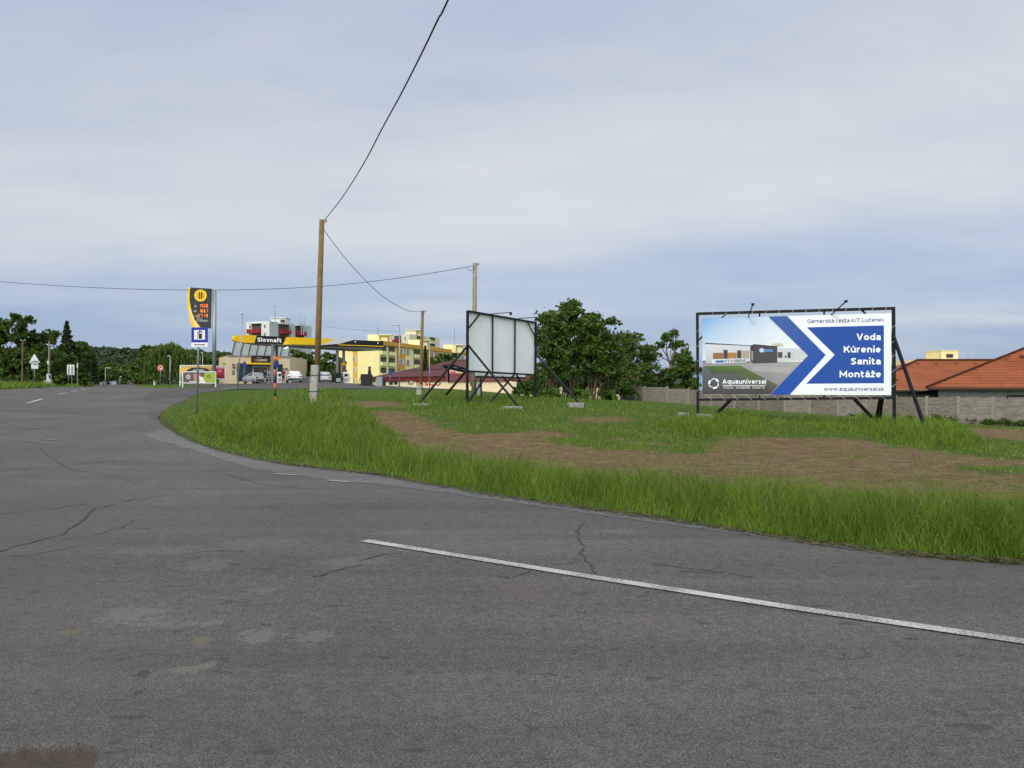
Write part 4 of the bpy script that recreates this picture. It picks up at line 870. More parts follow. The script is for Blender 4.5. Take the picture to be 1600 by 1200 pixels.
fA_, dA_ = Vector((.866, -.5, 0)), Vector((.5, .866, 0)); c0h = P(1448, 605.3, 62); c0h.z = 0
hz = 1.6-5.3/FPX*62; hp = 4.55
def hq(a, b, z): q = c0h+fA_*a+dA_*b; return (q.x, q.y, z)
mb = MB(); mb.add([hq(0, 0, hz), hq(14, 0, hz), hq(14, 22, hz), hq(0, 22, hz), hq(7, 6, hp), hq(7, 16, hp)], [(0, 1, 4), (1, 2, 5, 4), (2, 3, 5), (3, 0, 4, 5)]); rf = mb.build('roof', tiles, ho); roof_uv(rf)
z2e, z2r = 1.6-9/FPX*65.5, 1.6+36.8/FPX*72
mb = MB(); hip(mb, 29.6, 52, 65.5, 78.5, z2e, z2r, 633/FPX*72, 47, 72, 72); rf2 = mb.build('roof', tiles, ho); roof_uv(rf2)
for p, q in ((hq(0, 0, hz), hq(7, 6, hp)), (hq(14, 0, hz), hq(7, 6, hp)), (hq(7, 6, hp), hq(7, 16, hp))):
    mb = MB(); mb.tube([Vector(p)+Vector((0, 0, .04)), Vector(q)+Vector((0, 0, .04))], .11, 8); mb.build('ridge_cap', tiles, rf)
mb = MB(); mb.tube([(29.6, 65.5, z2e+.04), (633/FPX*72, 72, z2r+.04), (46.9, 72, z2r+.04)], .11, 8); mb.build('ridge_cap', tiles, rf2)
mb = MB(); mb.beam(hq(-.05, -.05, hz-.1), hq(14, -.05, hz-.1), .12, .17, side=tuple(dA_)); mb.beam(hq(-.06, .02, hz-.1), hq(-.06, 22, hz-.1), .12, .17, side=tuple(fA_)); mb.hexa([hq(.1, .1, hz-.22), hq(13.9, .1, hz-.22), hq(13.9, 21.9, hz-.22), hq(.1, 21.9, hz-.22)]+[hq(.1, .1, hz-.19), hq(13.9, .1, hz-.19), hq(13.9, 21.9, hz-.19), hq(.1, 21.9, hz-.19)]); mb.build('gutter', brown, ho)
mb = MB(); mb.box((40.8, 65.5, z2e-.1), (22.4, .12, .16)); mb.box((40.8, 65.9, z2e-.2), (22.2, .8, .04)); mb.build('gutter', brown, ho)
Vh = VP(hq(.8, .8, 0), hq(13.2, .8, 0))
mb = MB(); zb = -1.8
mb.hexa([hq(.8, .8, zb), hq(13.2, .8, zb), hq(13.2, 21.2, zb), hq(.8, 21.2, zb)]+[hq(.8, .8, hz-.22), hq(13.2, .8, hz-.22), hq(13.2, 21.2, hz-.22), hq(.8, 21.2, hz-.22)]); mb.build('wall', blockw, ho)
mb = MB(); mb.box((40.8, 66.6, (zb+z2e-.22)/2), (20.5, .3, z2e-.22-zb)); mb.build('wall', blockw, ho)
for u0, v0, u1, v1 in ((1573, 617.5, 1640, 630),):
    mb = MB(); Vh.rect(mb, u0, v0, u1, v1, -.02, .02); w_ = mb.build('window', blackp, ho)
    mb = MB(); Vh.rect(mb, u0+2, v0+3, u1-6, v0+8, .02, .03); mb.build('lintel', blockw, w_)
for q in [P(u, 568.6, 71.2) for u in (1433, 1462, 1493, 1523)]+[P(u, 556.5, 62.6) for u in (1574, 1597)]: mb = MB(); mb.box(q, (.24, .3, .16)); mb.build('roof_vent', M('dark_tile', (.13, .035, .018), .6), ho)
Vhb = VP((30.2, 66.4), (51, 66.4)); mb = MB(); Vhb.rect(mb, 1420, 612.5, 1467, 616.5, .0, .04); mb.build('lintel', M('dark_timber', (.05, .04, .03), .8), ho)

# house with a red roof and pale blue wall at the billboard's edge
bx = P(1086, 604, 90); bh = thing('house', 'pale blue house with a red roof half hidden by the banner billboard post', 'house', tuple(bx))
mb = MB(); mb.box((bx.x+2.4, 93, bx.z+2-1), (8.2, 6, 5.1)); mb.build('wall', M('pale_blue_render', srgb(150, 178, 222), .8), bh)
mb = MB(); hip(mb, bx.x-2.9, bx.x+7.5, 89, 97, 3.35, 4.3, bx.x+1.6, bx.x+3.4, 93, 93); mb.box((bx.x+2.3, 93, 3.3), (10.2, 7.8, .08)); rr = mb.build('roof', tile_mat('red_tiles', (.20, .03, .025), (.30, .055, .045)), bh); roof_uv(rr)
mb = MB(); mb.box((bx.x-.6, 89.97, 1.3), (.9, .06, 1.3)); mb.build('window', glass, bh)

# low house with rusty red roof behind the thicket
lx = P(905, 604, 74); lh = thing('house', 'low cream house with a rust red roof glimpsed between the thicket trunks', 'house', tuple(lx))
mb = MB(); mb.box((lx.x+1.5, 78, .4), (15, 7, 3.6)); mb.build('wall', M('cream_render', (.62, .55, .40), .85), lh)
mb = MB(); hip(mb, lx.x-6.6, lx.x+9.6, 73.6, 82.4, 1.95, 3.25, lx.x-3.2, lx.x+6.2, 78, 78); mb.box((lx.x+1.5, 78, 1.9), (16, 8.6, .08)); rr = mb.build('roof', tile_mat('rust_tiles', (.085, .026, .016), (.15, .045, .026)), lh); roof_uv(rr)
for k in range(4): mb = MB(); mb.box((lx.x-4+k*3.4, 74.46, .6), (1.1, .06, 1.2)); mb.build('window', glass, lh)

# ---------------------------------------------------------------- apartment blocks
def windows(vp, parent, rects, frame_m, pane=glass, off=.05):
    for (u0, v0, u1, v1) in rects:
        mb = MB(); du = max(.35, abs(u1-u0)*.12); vp.rect(mb, u0, v0, u1, v1, -.05, off); w_ = mb.build('window', frame_m, parent)
        mb = MB(); um = u0+(u1-u0)*.55; vp.rect(mb, u0+du, v0+.6, um, v1-.6, off, off+.03); mb.build('pane', pane, w_)
pane_w = M('curtained_glass', (.10, .11, .125), .2, .5, .35, spec=.5)
frame_w = M('window_white', (.70, .70, .68), .5)
# white block with red balconies
a0, a1, a2 = P(385, 600, 262), P(421, 600, 258), P(487, 600, 280)
ab = thing('apartment_block', 'pale grey apartment block with red balconies rising behind the fuel station canopy', 'apartment block', (a1.x, a1.y, 1))
VL, VR = VP(a0, a1), VP(a1, a2); zt = 1.6+97.5/FPX*260
white_r = M('pale_render', srgb(214, 213, 209), .85, .12, .25); shaded_r = M('shaded_render', srgb(184, 189, 198), .85, .12, .25)  # second tone is the same render with its shaded side painted in
mb = MB(); mb.prism([Vector((p.x, p.y, -1)) for p in (a0, a1, a2, a2+(a0-a1))], (0, 0, zt+1)); mb.build('wall', shaded_r, ab)
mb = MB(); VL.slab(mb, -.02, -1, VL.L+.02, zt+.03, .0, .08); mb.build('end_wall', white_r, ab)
redb = M('red_balcony', srgb(138, 34, 42), .7); shade = M('recess_shade', (.085, .072, .062), .9, .3, .5)  # flat slab coloured dark for the shade inside the balcony recesses
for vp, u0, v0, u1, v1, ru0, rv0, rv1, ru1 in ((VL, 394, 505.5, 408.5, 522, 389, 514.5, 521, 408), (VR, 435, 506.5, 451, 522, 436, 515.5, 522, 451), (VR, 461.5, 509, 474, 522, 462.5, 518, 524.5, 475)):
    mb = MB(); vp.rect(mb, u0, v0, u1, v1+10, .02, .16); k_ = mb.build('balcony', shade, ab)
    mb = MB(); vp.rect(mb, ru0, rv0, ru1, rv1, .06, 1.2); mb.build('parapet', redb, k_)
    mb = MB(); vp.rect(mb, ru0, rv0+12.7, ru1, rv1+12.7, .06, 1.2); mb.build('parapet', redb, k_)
    mb = MB(); vp.rect(mb, u0-1, v0-.8, u1+.5, v0+.6, .06, 1.3); mb.build('slab', white_r, k_)
windows(VL, ab, [(412.5, 507, 416, 512.5), (412.5, 520, 416, 525.5), (389.5, 508.5, 393, 513.5), (397, 508, 400.5, 514), (403, 508, 406.5, 514)], frame_w, pane_w, .08)
windows(VR, ab, [(452.5, 510.5, 456.5, 516), (452.5, 523, 456.5, 528), (439, 509, 443, 515.5), (444.5, 509, 448, 515.5), (466, 511.5, 470, 518)], frame_w, pane_w, .1)
mb = MB(); c_ = P(434, 500, 266); mb.box((c_.x, c_.y+3, zt+.5), (5.2, 5, 2.6)); mb.box((c_.x, c_.y+3, zt+1.9), (6, 6, .25)); ph = mb.build('roof_house', white_r, ab)
mb = MB(); mb.box((c_.x+1.6, c_.y+.45, zt+.7), (1.6, .1, 1.0)); mb.build('window', glass, ph)
mb = MB(); m0 = P(430, 502, 258); mb.tube([m0, P(429.7, 477.5, 258)], .12, 6); mb.beam(P(425.5, 478.5, 258), P(438, 478.2, 258), .15); mb.build('antenna', galv, ab)
for u, v in ((468.5, 496), (476, 496), (471, 505), (474.5, 505)):
    mb = MB(); mb.tube([P(u, 523 if v > 500 else 509, 271), P(u, v, 271)], .09 if v < 500 else .22, 6); mb.build('antenna' if v < 500 else 'flue', galv, ab)
# yellow block
y1 = P(593, 600, 200); ydir = (P(740, 600, 275)-y1).normalized(); y2 = y1+ydir*150; yn = Vector((-ydir.y, ydir.x, 0)); y0 = y1+yn*12
yb = thing('apartment_block', 'long yellow apartment block with ochre cornice and rows of windows behind the station', 'apartment block', (y1.x, y1.y, 0))
VF, VE = VP(y1, y2), VP(y0, y1); yz = 1.6+66.5/FPX*200
ycol = M('lemon_render', srgb(238, 222, 158), .85, .05, .25); ygrn = M('pale_green_render', srgb(246, 236, 178), .85, .05, .3); och = M('ochre_render', srgb(216, 160, 70), .85, .06, .3)
mb = MB(); mb.prism([Vector((p.x, p.y, -3)) for p in (y0, y1, y1-VE.n.to_3d()*3, y0-VE.n.to_3d()*3)], (0, 0, yz+3)); mb.build('wall', ycol, yb)
mb = MB(); q = y1-VE.n.to_3d()*.4; mb.prism([Vector((p.x, p.y, -3)) for p in (q+yn*.2, y2, y2+yn*11.8, q+yn*11.8)], (0, 0, yz+2.6)); mb.build('wall', ygrn, yb)
mb = MB(); VF.slab(mb, .3, yz-.85, 150, yz+.25, -.2, .35); mb.build('cornice', och, yb)
mb = MB(); VE.slab(mb, 0, yz-.9, 12, yz+.2, -.1, .2); mb.build('cornice', ycol, yb)
px_per = [(608, 617, 1), (624.5, 630, 0), (635, 640.5, 0), (647, 656, 1), (672.5, 678.5, 0), (684, 690, 0), (696.5, 702, 0), (707, 714, 1), (720, 726, 0), (729, 735, 0), (742, 748, 0), (754, 760, 1), (766, 771, 0)]
rects = [(608.5, 542.5, 616.5, 0)]
def band(u, k): return 541.2+(u-600)*.112+k*(17.2-(u-600)*.022)   # top of window row k at column u
wr_ = []; 
for u0, u1, kind in [(594.5, 603.5, 1)]+px_per:
    for k in range(4):
        v0 = band((u0+u1)/2, k); v1 = v0+9*(1-(u0-600)*.0011)
        if kind == 0: wr_.append((u0, v0, u1, v1))
        else:
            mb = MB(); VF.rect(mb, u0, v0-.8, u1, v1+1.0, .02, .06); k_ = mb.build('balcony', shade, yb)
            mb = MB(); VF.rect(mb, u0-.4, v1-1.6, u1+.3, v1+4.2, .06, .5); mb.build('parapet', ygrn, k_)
windows(VF, yb, wr_, frame_w, pane_w, .12)
mb = MB()
for u0, u1 in ((621, 633), (668, 672), (679.5, 683), (716, 719), (737, 741)):
    a_0 = VF.hit(u0, 600)[0]; a_1 = VF.hit(u1, 600)[0]; VF.slab(mb, a_0, -2, a_1, yz-.9, .0, .045)
mb.build('ochre_panel', och, yb)
mb = MB(); VE.slab(mb, VE.hit(551.5, 600)[0], -2, VE.hit(558.5, 600)[0], yz-2.2, 0, .05); mb.build('ochre_panel', och, yb)
windows(VE, yb, [(552.5, 556.5, 556, 566), (552.5, 573.5, 556, 582.5), (552.5, 590, 556, 599)], frame_w, pane_w, .12)
ypw = M('pale_yellow_render', srgb(234, 220, 168), .85, .05)
for u0, v0, u1, v1, d in ((574.5, 523.8, 592, 533, 206), (638, 531.8, 656, 541, 226), (693, 539.5, 712, 548, 252)):
    p, q = P(u0, v1, d), P(u1, v0, d); mb = MB(); w = q.x-p.x; mb.box(((p.x+q.x)/2, d+2.5, (yz+q.z)/2-.4), (w, 5, q.z-yz+.8)); mb.box(((p.x+q.x)/2+1.6, d+3, q.z+.1), (w+3.4, 5.4, .2)); mb.box(((p.x+q.x)/2+w*.5+1.0, d+3.2, (yz+q.z)/2-.5), (2.2, 4, q.z-yz+.6)); mb.build('roof_house', ypw, yb)
for u, va, vb, d in ((590.3, 510, 524, 206), (657.5, 520, 533, 226), (710.3, 513, 540, 252)):
    mb = MB(); mb.tube([P(u, vb, d), P(u, va, d)], .1, 6); mb.build('antenna', galv, yb)
# beige block behind
e1, e2, e0 = P(640, 600, 318), P(687, 600, 345), P(605, 600, 330)
eb = thing('apartment_block', 'beige apartment block with dark balconies, partly behind the yellow block', 'apartment block', (e1.x, e1.y, 0)); V1, V2 = VP(e0, e1), VP(e1, e2); ez = 1.6+77.5/FPX*320
bei = M('beige_render', srgb(214, 206, 176), .85, .06); bei2 = M('beige_shaded', srgb(206, 200, 186), .85, .06)
mb = MB(); mb.prism([Vector((p.x, p.y, 0)) for p in (e0, e1, e2, e2-V2.n.to_3d()*14, e0-V1.n.to_3d()*10)], (0, 0, ez)); mb.build('wall', bei, eb)
windows(V1, eb, [(611.5, 526, 615, 531.5), (632, 525.5, 636.5, 531.5)], frame_w, pane_w, .1); windows(V2, eb, [(662, 527.5, 665.5, 533)], frame_w, pane_w, .1)
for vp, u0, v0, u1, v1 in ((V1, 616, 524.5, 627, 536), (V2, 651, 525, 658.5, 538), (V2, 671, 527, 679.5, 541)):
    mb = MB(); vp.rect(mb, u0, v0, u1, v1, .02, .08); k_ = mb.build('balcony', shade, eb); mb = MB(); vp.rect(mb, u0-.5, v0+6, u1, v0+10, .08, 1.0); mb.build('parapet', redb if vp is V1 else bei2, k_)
c_ = P(641, 518, 325); mb = MB(); mb.box((c_.x, c_.y+4, ez+.9), (4.6, 5, 2.6)); mb.box((c_.x+1.0, c_.y+4, ez+2.3), (7, 6, .3)); mb.box((c_.x+3, c_.y+5, ez+.7), (2.6, 4, 2.2)); mb.build('roof_house', bei, eb)
# block beyond the tiled house
tz = thing('apartment_block', 'flat cream apartment roof with a small yellow stair house beyond the tiled house', 'apartment block', tuple(P(1500, 600, 170))); tz_ = 1.6+39/FPX*170
mb = MB(); a, b = P(1437, 561, 170), P(1575, 561, 170); mb.box(((a.x+b.x)/2, 176, tz_/2-1), (b.x-a.x, 12, tz_+2)); mb.build('wall', M('cream_wall', srgb(240, 222, 176), .85, .06), tz)
a, b = P(1469, 549, 173), P(1497, 549, 173); mb = MB(); mb.box(((a.x+b.x)/2, 176, tz_+.9), (b.x-a.x, 6, 2.2)); mb.box(((a.x+b.x)/2, 176, tz_+2.05), (b.x-a.x+.3, 6.3, .15)); rh = mb.build('roof_house', M('stair_yellow', srgb(226, 208, 154), .85), tz)
mb = MB(); c_ = P(1484, 556, 172.9); mb.box((c_.x, 172.93, c_.z), (1.5, .1, .8)); mb.build('window', glass, rh)
for u in (1469.5, 1512.5): mb = MB(); mb.tube([P(u, 562, 172), P(u, 548 if u < 1500 else 554, 172)], .08, 6); mb.build('antenna', galv, tz)

# ---------------------------------------------------------------- supermarket with the hipped maroon roof
sA, sB = P(581, 600, 150), P(704, 600, 122); sm = thing('supermarket', 'low cream supermarket with a maroon hipped roof and red lettering', 'shop', (sA.x, sA.y, -1)); Vs = VP(sA, sB)
maroon = tile_mat('maroon_sheet', (.105, .040, .042), (.135, .055, .056), .9, .25)
roofp = [(581, 589), (600, 590.6), (650, 592.6), (703, 590.4), (698, 572.2), (657, 571.8)]
eL, eR = Vs.pt(*Vs.hit(581, 588.5)), Vs.pt(*Vs.hit(703.5, 588.5)); ez_ = 1.6+11.3/FPX*135; dp = Vector((-Vs.n.x, -Vs.n.y, 0)); up = Vector((0, 0, 3.0))
eL.z = eR.z = ez_; L = (eR-eL).length; ex = Vector((Vs.e.x, Vs.e.y, 0))
cr = [eL-ex*.3-dp*.5, eR+ex*.3-dp*.5, eR+ex*.3+dp*15, eL-ex*.3+dp*15]; r0, r1 = eL+ex*(L*.62)+dp*7+up, eR-ex*(L*.045)+dp*7+up
mb = MB(); mb.add(cr+[r0, r1], [(0, 1, 5, 4), (1, 2, 5), (2, 3, 4, 5), (3, 0, 4)]); rr = mb.build('roof', maroon, sm); roof_uv(rr)
mb = MB(); mb.prism([Vector((p.x, p.y, ez_-.75)) for p in (eL-dp*.3, eR-dp*.3, eR+dp*14.6, eL+dp*14.6)], (0, 0, .72)); mb.build('fascia', M('maroon_fascia', srgb(122, 32, 38), .6), sm)
mb = MB(); mb.prism([Vector((p.x, p.y, -2.5)) for p in (eL, eR, eR+dp*14, eL+dp*14)], (0, 0, ez_-.76+2.5)); mb.build('wall', M('cream_shop', srgb(252, 232, 196), .85, .04), sm)
mb = MB(); Vs.text(mb, 'TESCO', 649, 689, 602.2, 6.6, .06, 0, .045, 1.0); mb.build('lettering', M('red_letters', srgb(206, 44, 40), .5), sm)
for u0, u1 in ((608, 614), (616, 621)): mb = MB(); Vs.rect(mb, u0, 596.2, u1, 601, -.02, .05); mb.build('window', glass, sm)
mb = MB(); Vs.rect(mb, 639, 593.8, 646, 599, .02, .3); ac = mb.build('air_conditioner', M('unit_white', (.55, .55, .53), .6), sm); mb = MB(); c_ = Vs.pt(*Vs.hit(642, 596.4), .31); mb.lathe([(.28, 0), (.28, .02)], c_, 16, axis='Y'); mb.build('fan', blackp, ac)
wx = thing('shop_wing', 'cream shop wing with colourful poster panels under the blank billboard', 'shop', tuple(P(760, 607, 112)))
w1, w2 = P(700, 600, 116), P(792, 600, 112); Vx = VP(w1, w2)
mb = MB(); mb.prism([Vector((p.x, p.y, -2)) for p in (w1, w2, w2+Vector((0, 9, 0)), w1+Vector((0, 9, 0)))], (0, 0, 4.0)); mb.build('wall', M('cream_wing', srgb(240, 216, 176), .85, .04), wx)
mb = MB(); mb.prism([Vector((p.x, p.y, 2.01)) for p in (w1-Vector((.3, .4, 0)), w2+Vector((.3, -.4, 0)), w2+Vector((.3, 9, 0)), w1+Vector((-.3, 9, 0)))], (0, 0, 1.2)); mb.build('roof', M('flat_maroon', srgb(118, 66, 70), .7), wx)
sh = Sheet()
for u0, v0, u1, v1, c_, o in ((702, 578, 727, 595, (196, 192, 186), .05), (704, 580, 712, 585, (206, 90, 84), .06), (711, 583, 717, 590, (90, 90, 86), .06), (716, 582, 724, 589, (238, 196, 60), .06), (704, 588, 709, 593, (220, 208, 60), .06), (706, 592.5, 724, 595, (30, 80, 62), .06)):
    sh.ink([Vx.pt(*Vx.hit(a, b), o) for a, b in ((u0, v1), (u1, v1), (u1, v0), (u0, v0))], [(0, 1, 2, 3)], c_)
sh.build('poster', wx)
mb = MB(); Vx.rect(mb, 745, 589.5, 752, 592.5, .0, .08); mb.build('awning', M('green_awning', srgb(28, 70, 60), .6), wx)
mb = MB(); Vx.rect(mb, 735, 598, 737, 603, 0, .06); mb.build('window', glass, wx)

# ---------------------------------------------------------------- fuel station shop
g1, g2 = P(357, 600, 116), P(453, 600, 121); g0 = P(342, 600, 126)
fs = thing('station_shop', 'tan fuel station shop with a leaning glazed parapet and dark entrance sign', 'shop', (g1.x, g1.y, 1.6)); Vg, Vg0 = VP(g1, g2), VP(g0, g1)
gz = 1.6+44/FPX*117
tan = M('tan_panels', srgb(214, 192, 160), .75, .06, .6)
mb = MB(); mb.prism([Vector((p.x, p.y, .8)) for p in (g1, g2, g2+Vector((-1, 14, 0)), g0+Vector((0, 6, 0)), g0)], (0, 0, gz-.8)); mb.build('wall', tan, fs)
mb = MB(); Vg.slab(mb, -.1, gz-.12, Vg.L+.1, gz+.1, -.2, .12); mb.build('coping', M('coping_grey', (.25, .24, .23), .6), fs)
par = M('parapet_glass', srgb(176, 186, 184), .25, .12, .4); pf = MB(); ribs = MB()
tops = [(362.5, 555), (376, 555), (388, 555), (400.5, 555), (413, 555), (426, 555), (438, 555), (450, 555)]
for i in range(len(tops)-1):
    a = Vg.pt(*Vg.hit(tops[i][0], 555), .1); b = Vg.pt(*Vg.hit(tops[i+1][0], 555), .1); lean = Vector((.5, .25, 2.5))
    a.z = b.z = gz+.1; pf.prism([a, b, b+lean, a+lean], dp*.05); ribs.beam(a-dp*.04, a+lean-dp*.04, .14)
pf.build('parapet', par, fs); a = Vg.pt(*Vg.hit(450, 555), .1); a.z = gz+.1; ribs.beam(a, a+Vector((.5, .25, 2.5)), .14); l0 = Vg.pt(*Vg.hit(362.5, 555), .1); l0.z = gz+2.6
ribs.beam(l0+Vector((.5, .25, 0)), a+Vector((.5, .25, 2.5)), .16); ribs.build('parapet_ribs', M('rib_dark', (.05, .055, .055), .5), fs)
mb = MB(); Vg.rect(mb, 370.5, 567.5, 396, 596, -.02, .04); mb.build('shop_window', M('teal_glass', (.025, .05, .07), .12, .3, .5), fs)
mb = MB(); Vg.rect(mb, 396, 569, 421, 600, -.02, .05); en = mb.build('entrance', M('entrance_dark', (.11, .10, .09), .4, .5, .8), fs)
mb = MB(); Vg.rect(mb, 397, 571, 417, 574, .05, .12); mb.build('light_strip', M('cool_strip', (.30, .45, .46), .4), en)
mb = MB(); Vg.rect(mb, 394, 569, 396.5, 598, .0, .15); Vg.rect(mb, 416.5, 569, 419, 598, .0, .15); mb.build('door_frame', M('frame_beige', (.38, .34, .28), .6), en)
mb = MB(); Vg.rect(mb, 433, 569, 441.5, 588, -.02, .05); mb.build('shop_window', glass, fs)
mb = MB(); Vg.rect(mb, 392, 555.6, 421.3, 567.2, .12, .5); sg = mb.build('sign', M('sign_brown', (.022, .017, .016), .4), fs)
mb = MB(); Vg.text(mb, 'CORNER', 399, 416, 564.4, 3.2, .52, 0, .03, 1.1); Vg.text(mb, 'FRESH', 400, 407, 559.6, 1.5, .52); mb.build('lettering', M('letters_pale', (.6, .57, .53), .5), sg)
mb = MB(); Vg.rect(mb, 396.3, 561, 397.8, 565, .5, .52); mb.build('accent', M('accent_red', srgb(200, 60, 50), .5), sg)
mb = MB(); Vg.rect(mb, 385, 567.3, 424.5, 569.6, .0, 1.3); mb.build('awning', yellow, fs)
for u, v in ((364.7, 569.5), (364.7, 574), (446.5, 576)): mb = MB(); Vg.rect(mb, u-2, v-.7, u+2, v+.9, .0, .35); mb.build('wall_lamp', M('lamp_brown', (.10, .06, .04), .5), fs)
mb = MB(); Vg.rect(mb, 362.8, 579, 366.3, 586, 0, .06); mb.build('vent', M('vent_grey', (.15, .13, .11), .6), fs)
sh = Sheet(); sh.ink([Vg0.pt(*Vg0.hit(a, b), .06) for a, b in ((347.5, 571.5), (352.5, 571.5), (352.5, 566), (347.5, 567.5))], [(0, 1, 2, 3)], (170, 190, 70)); sh.build('poster', fs)

# ---------------------------------------------------------------- canopy
kA, kB = P(377, 600, 95), P(598, 600, 109); Vc = VP(kA, kB)
ca = thing('canopy', 'long fuel station canopy with yellow and black fascia on slim columns', 'canopy', (kA.x, kA.y, 1.65))
def cfz(t_): return 0
ckd = M('canopy_yellow', srgb(246, 196, 18), .4, .04, .4); cbl = M('canopy_black', srgb(26, 26, 28), .4, .1, .5); cwh = M('canopy_silver', srgb(214, 214, 210), .4, .04, .5)
soff = M('soffit', srgb(176, 170, 160), .6, .06, .6); DPC = Vector((-Vc.n.x, -Vc.n.y, 0))
def cut(uv, o0, o1, mat_, name, par=None): mb = MB(); Vc.poly(mb, uv, o0, o1); return mb.build(name, mat_, par or ca)
cut([(378.5, 535.2), (397, 536.1), (400.5, 524.3), (382, 523.2), (378.5, 523.6)], -.3, .1, ckd, 'fascia_yellow')
mb = MB(); c0 = Vc.pt(*Vc.hit(378.5, 529.5)); h_ = (Vc.hit(378.5, 523.6)[1]-Vc.hit(378.5, 535.2)[1])/2
for k in range(7):    # rounded yellow end
    a_ = k/6*math.pi/2; b_ = (k+1)/6*math.pi/2 if k < 6 else None
prof = [(math.sin(k/8*math.pi/2)*1.1, math.cos(k/8*math.pi/2)*1.0) for k in range(9)]
vs = []; 
for s_, hh in prof:
    p = c0-Vc.e.to_3d()*s_
    vs += [p+Vector((0, 0, h_*(.35+.65*hh)))+DPC*(-.08), p+Vector((0, 0, -h_*(.35+.65*hh)*.9))+DPC*(-.08), p+Vector((0, 0, h_*(.35+.65*hh)))+DPC*.5, p+Vector((0, 0, -h_*(.35+.65*hh)*.9))+DPC*.5]
fs_ = []
for k in range(8): i = 4*k; fs_ += [(i+1, i, i+4, i+5), (i, i+2, i+6, i+4), (i+3, i+1, i+5, i+7), (i+2, i+3, i+7, i+6)]
fs_.append((32, 33, 35, 34)); mb.add(vs, fs_); mb.build('fascia_end', ckd, ca, smooth=False)
sb = cut([(397, 536.1), (442, 537.8), (446.5, 526.6), (400.5, 524.3)], -.3, .12, cbl, 'sign_panel')
mb = MB(); Vc.text(mb, 'Slovnaft', 401.2, 439, 533.8, 6.3, .135, 0, .052, .95); mb.build('lettering', M('letters_white', (.85, .85, .85), .4, emit=.15), sb)
cut([(442, 537.8), (500, 539.3), (524, 529.6), (446.5, 526.6)], -.3, .1, ckd, 'fascia_yellow')
cut([(500, 539.3), (530, 537.2), (552, 531.2), (524, 529.6)], -.3, .1, cwh, 'fascia_silver')
cut([(500, 540.6), (528, 541), (598.5, 543), (598.5, 533.2), (552, 531.2), (530, 537.2), (500, 539.3)], -.3, .1, cbl, 'fascia_black')
cut([(528, 539.4), (598.3, 541.9), (598.3, 540.6), (528, 538.3)], .1, .14, ckd, 'yellow_stripe')
for u, v in ((554.6, 534), (590, 536)): mb = MB(); c_ = Vc.pt(*Vc.hit(u, v), .1); mb.lathe([(.1, 0), (.1, -.06)], c_, 10, axis='Y'); mb.build('spotlight', white_p, ca)
zf = Vc.hit(450, 538.0)[1]; s0, s1 = -.6, Vc.L
mb = MB(); q = [Vc.pt(s0, zf+.05, -.3), Vc.pt(s1, zf-.35, -.3), Vc.pt(s1-1, zf-.35, -6.3), Vc.pt(s0+5.2, zf+.05, -6.3)]; mb.prism(q, (0, 0, .7)); mb.build('soffit', soff, ca)
def ccol(u, d, par_m=None, w=.32):
    p = P(u, 600, d); mb = MB(); mb.beam((p.x, p.y, 1.45), (p.x, p.y, zf-.1), w, side=(1, 0, 0)); return mb.build('column', M('column_grey', (.16, .165, .17), .5), ca)
ccol(425.8, 97.5); ccol(432.2, 101); ccol(527, 105); c2 = ccol(537, 106)
p = P(536.8, 600, 105.7); mb = MB(); mb.box((p.x, p.y, 3.1), (.62, .5, 2.9)); mb.build('column_cladding', M('cladding_ochre', srgb(176, 128, 44), .5), c2)
mb = MB(); mb.box((p.x+.1, p.y-.3, 3.3), (.36, .12, 1.7)); mb.build('column_screen', glass, c2)
mb = MB(); mb.prism([P(445, 545, 98), P(450, 542.6, 98.4), P(448, 543.2, 99.4)], (0, 0, .05)); mb.build('soffit_lamp', M('lamp_on', (1, 1, .95), .4, emit=6), ca)

# fuel pumps
def pump(u, d, body, label, z=1.62, h=1.9, w=.9):
    p = P(u, 600, d); t_ = thing('fuel_pump', label, 'fuel pump', (p.x, p.y, z), .4, 'fuel pumps under the canopy')
    mb = MB(); mb.box((0, 0, h/2), (w, .55, h)); b_ = mb.build('body', body, t_, bevel=.04, world=False)
    mb = MB(); mb.box((0, -.29, h*.74), (w*.62, .05, h*.22)); mb.build('display', glass, t_, world=False)
    mb = MB(); mb.box((0, -.29, h*.35), (w*.7, .03, h*.3)); mb.build('panel', M('pump_grey', (.35, .35, .36), .5), t_, world=False)
    for s_ in (-1, 1): mb = MB(); mb.tube([(s_*w*.5, -.1, h*.85), (s_*(w*.5+.16), -.15, h*.5), (s_*(w*.5+.12), -.15, h*.2), (s_*(w*.5+.03), -.2, h*.5)], .03, 6); mb.build('hose', blackp, t_, world=False)
pump(436.6, 97, white_p, 'white fuel pump between the woman in black and the person in red', 1.62, 1.5, .55)
pump(540.2, 104, white_p, 'white fuel pump beside the ochre clad canopy column', 1.62, 1.6, .75)
pump(528.2, 103, blackp, 'black fuel pump next to the dark far canopy column', 1.62, 1.5, .8)
pump(421.5, 103, M('pump_silver', (.45, .47, .50), .4), 'grey fuel pump half behind the woman in black', 1.65, 1.6, .8)
# ================================================================== signs, poles, cars, people
def post_tube(root, p, z1, r, m, name='pole', lean=(0, 0)):
    mb = MB(); mb.tube([(p.x, p.y, p.z-.15), (p.x+lean[0], p.y+lean[1], z1)], r, 10); return mb.build(name, m, root, smooth=True)
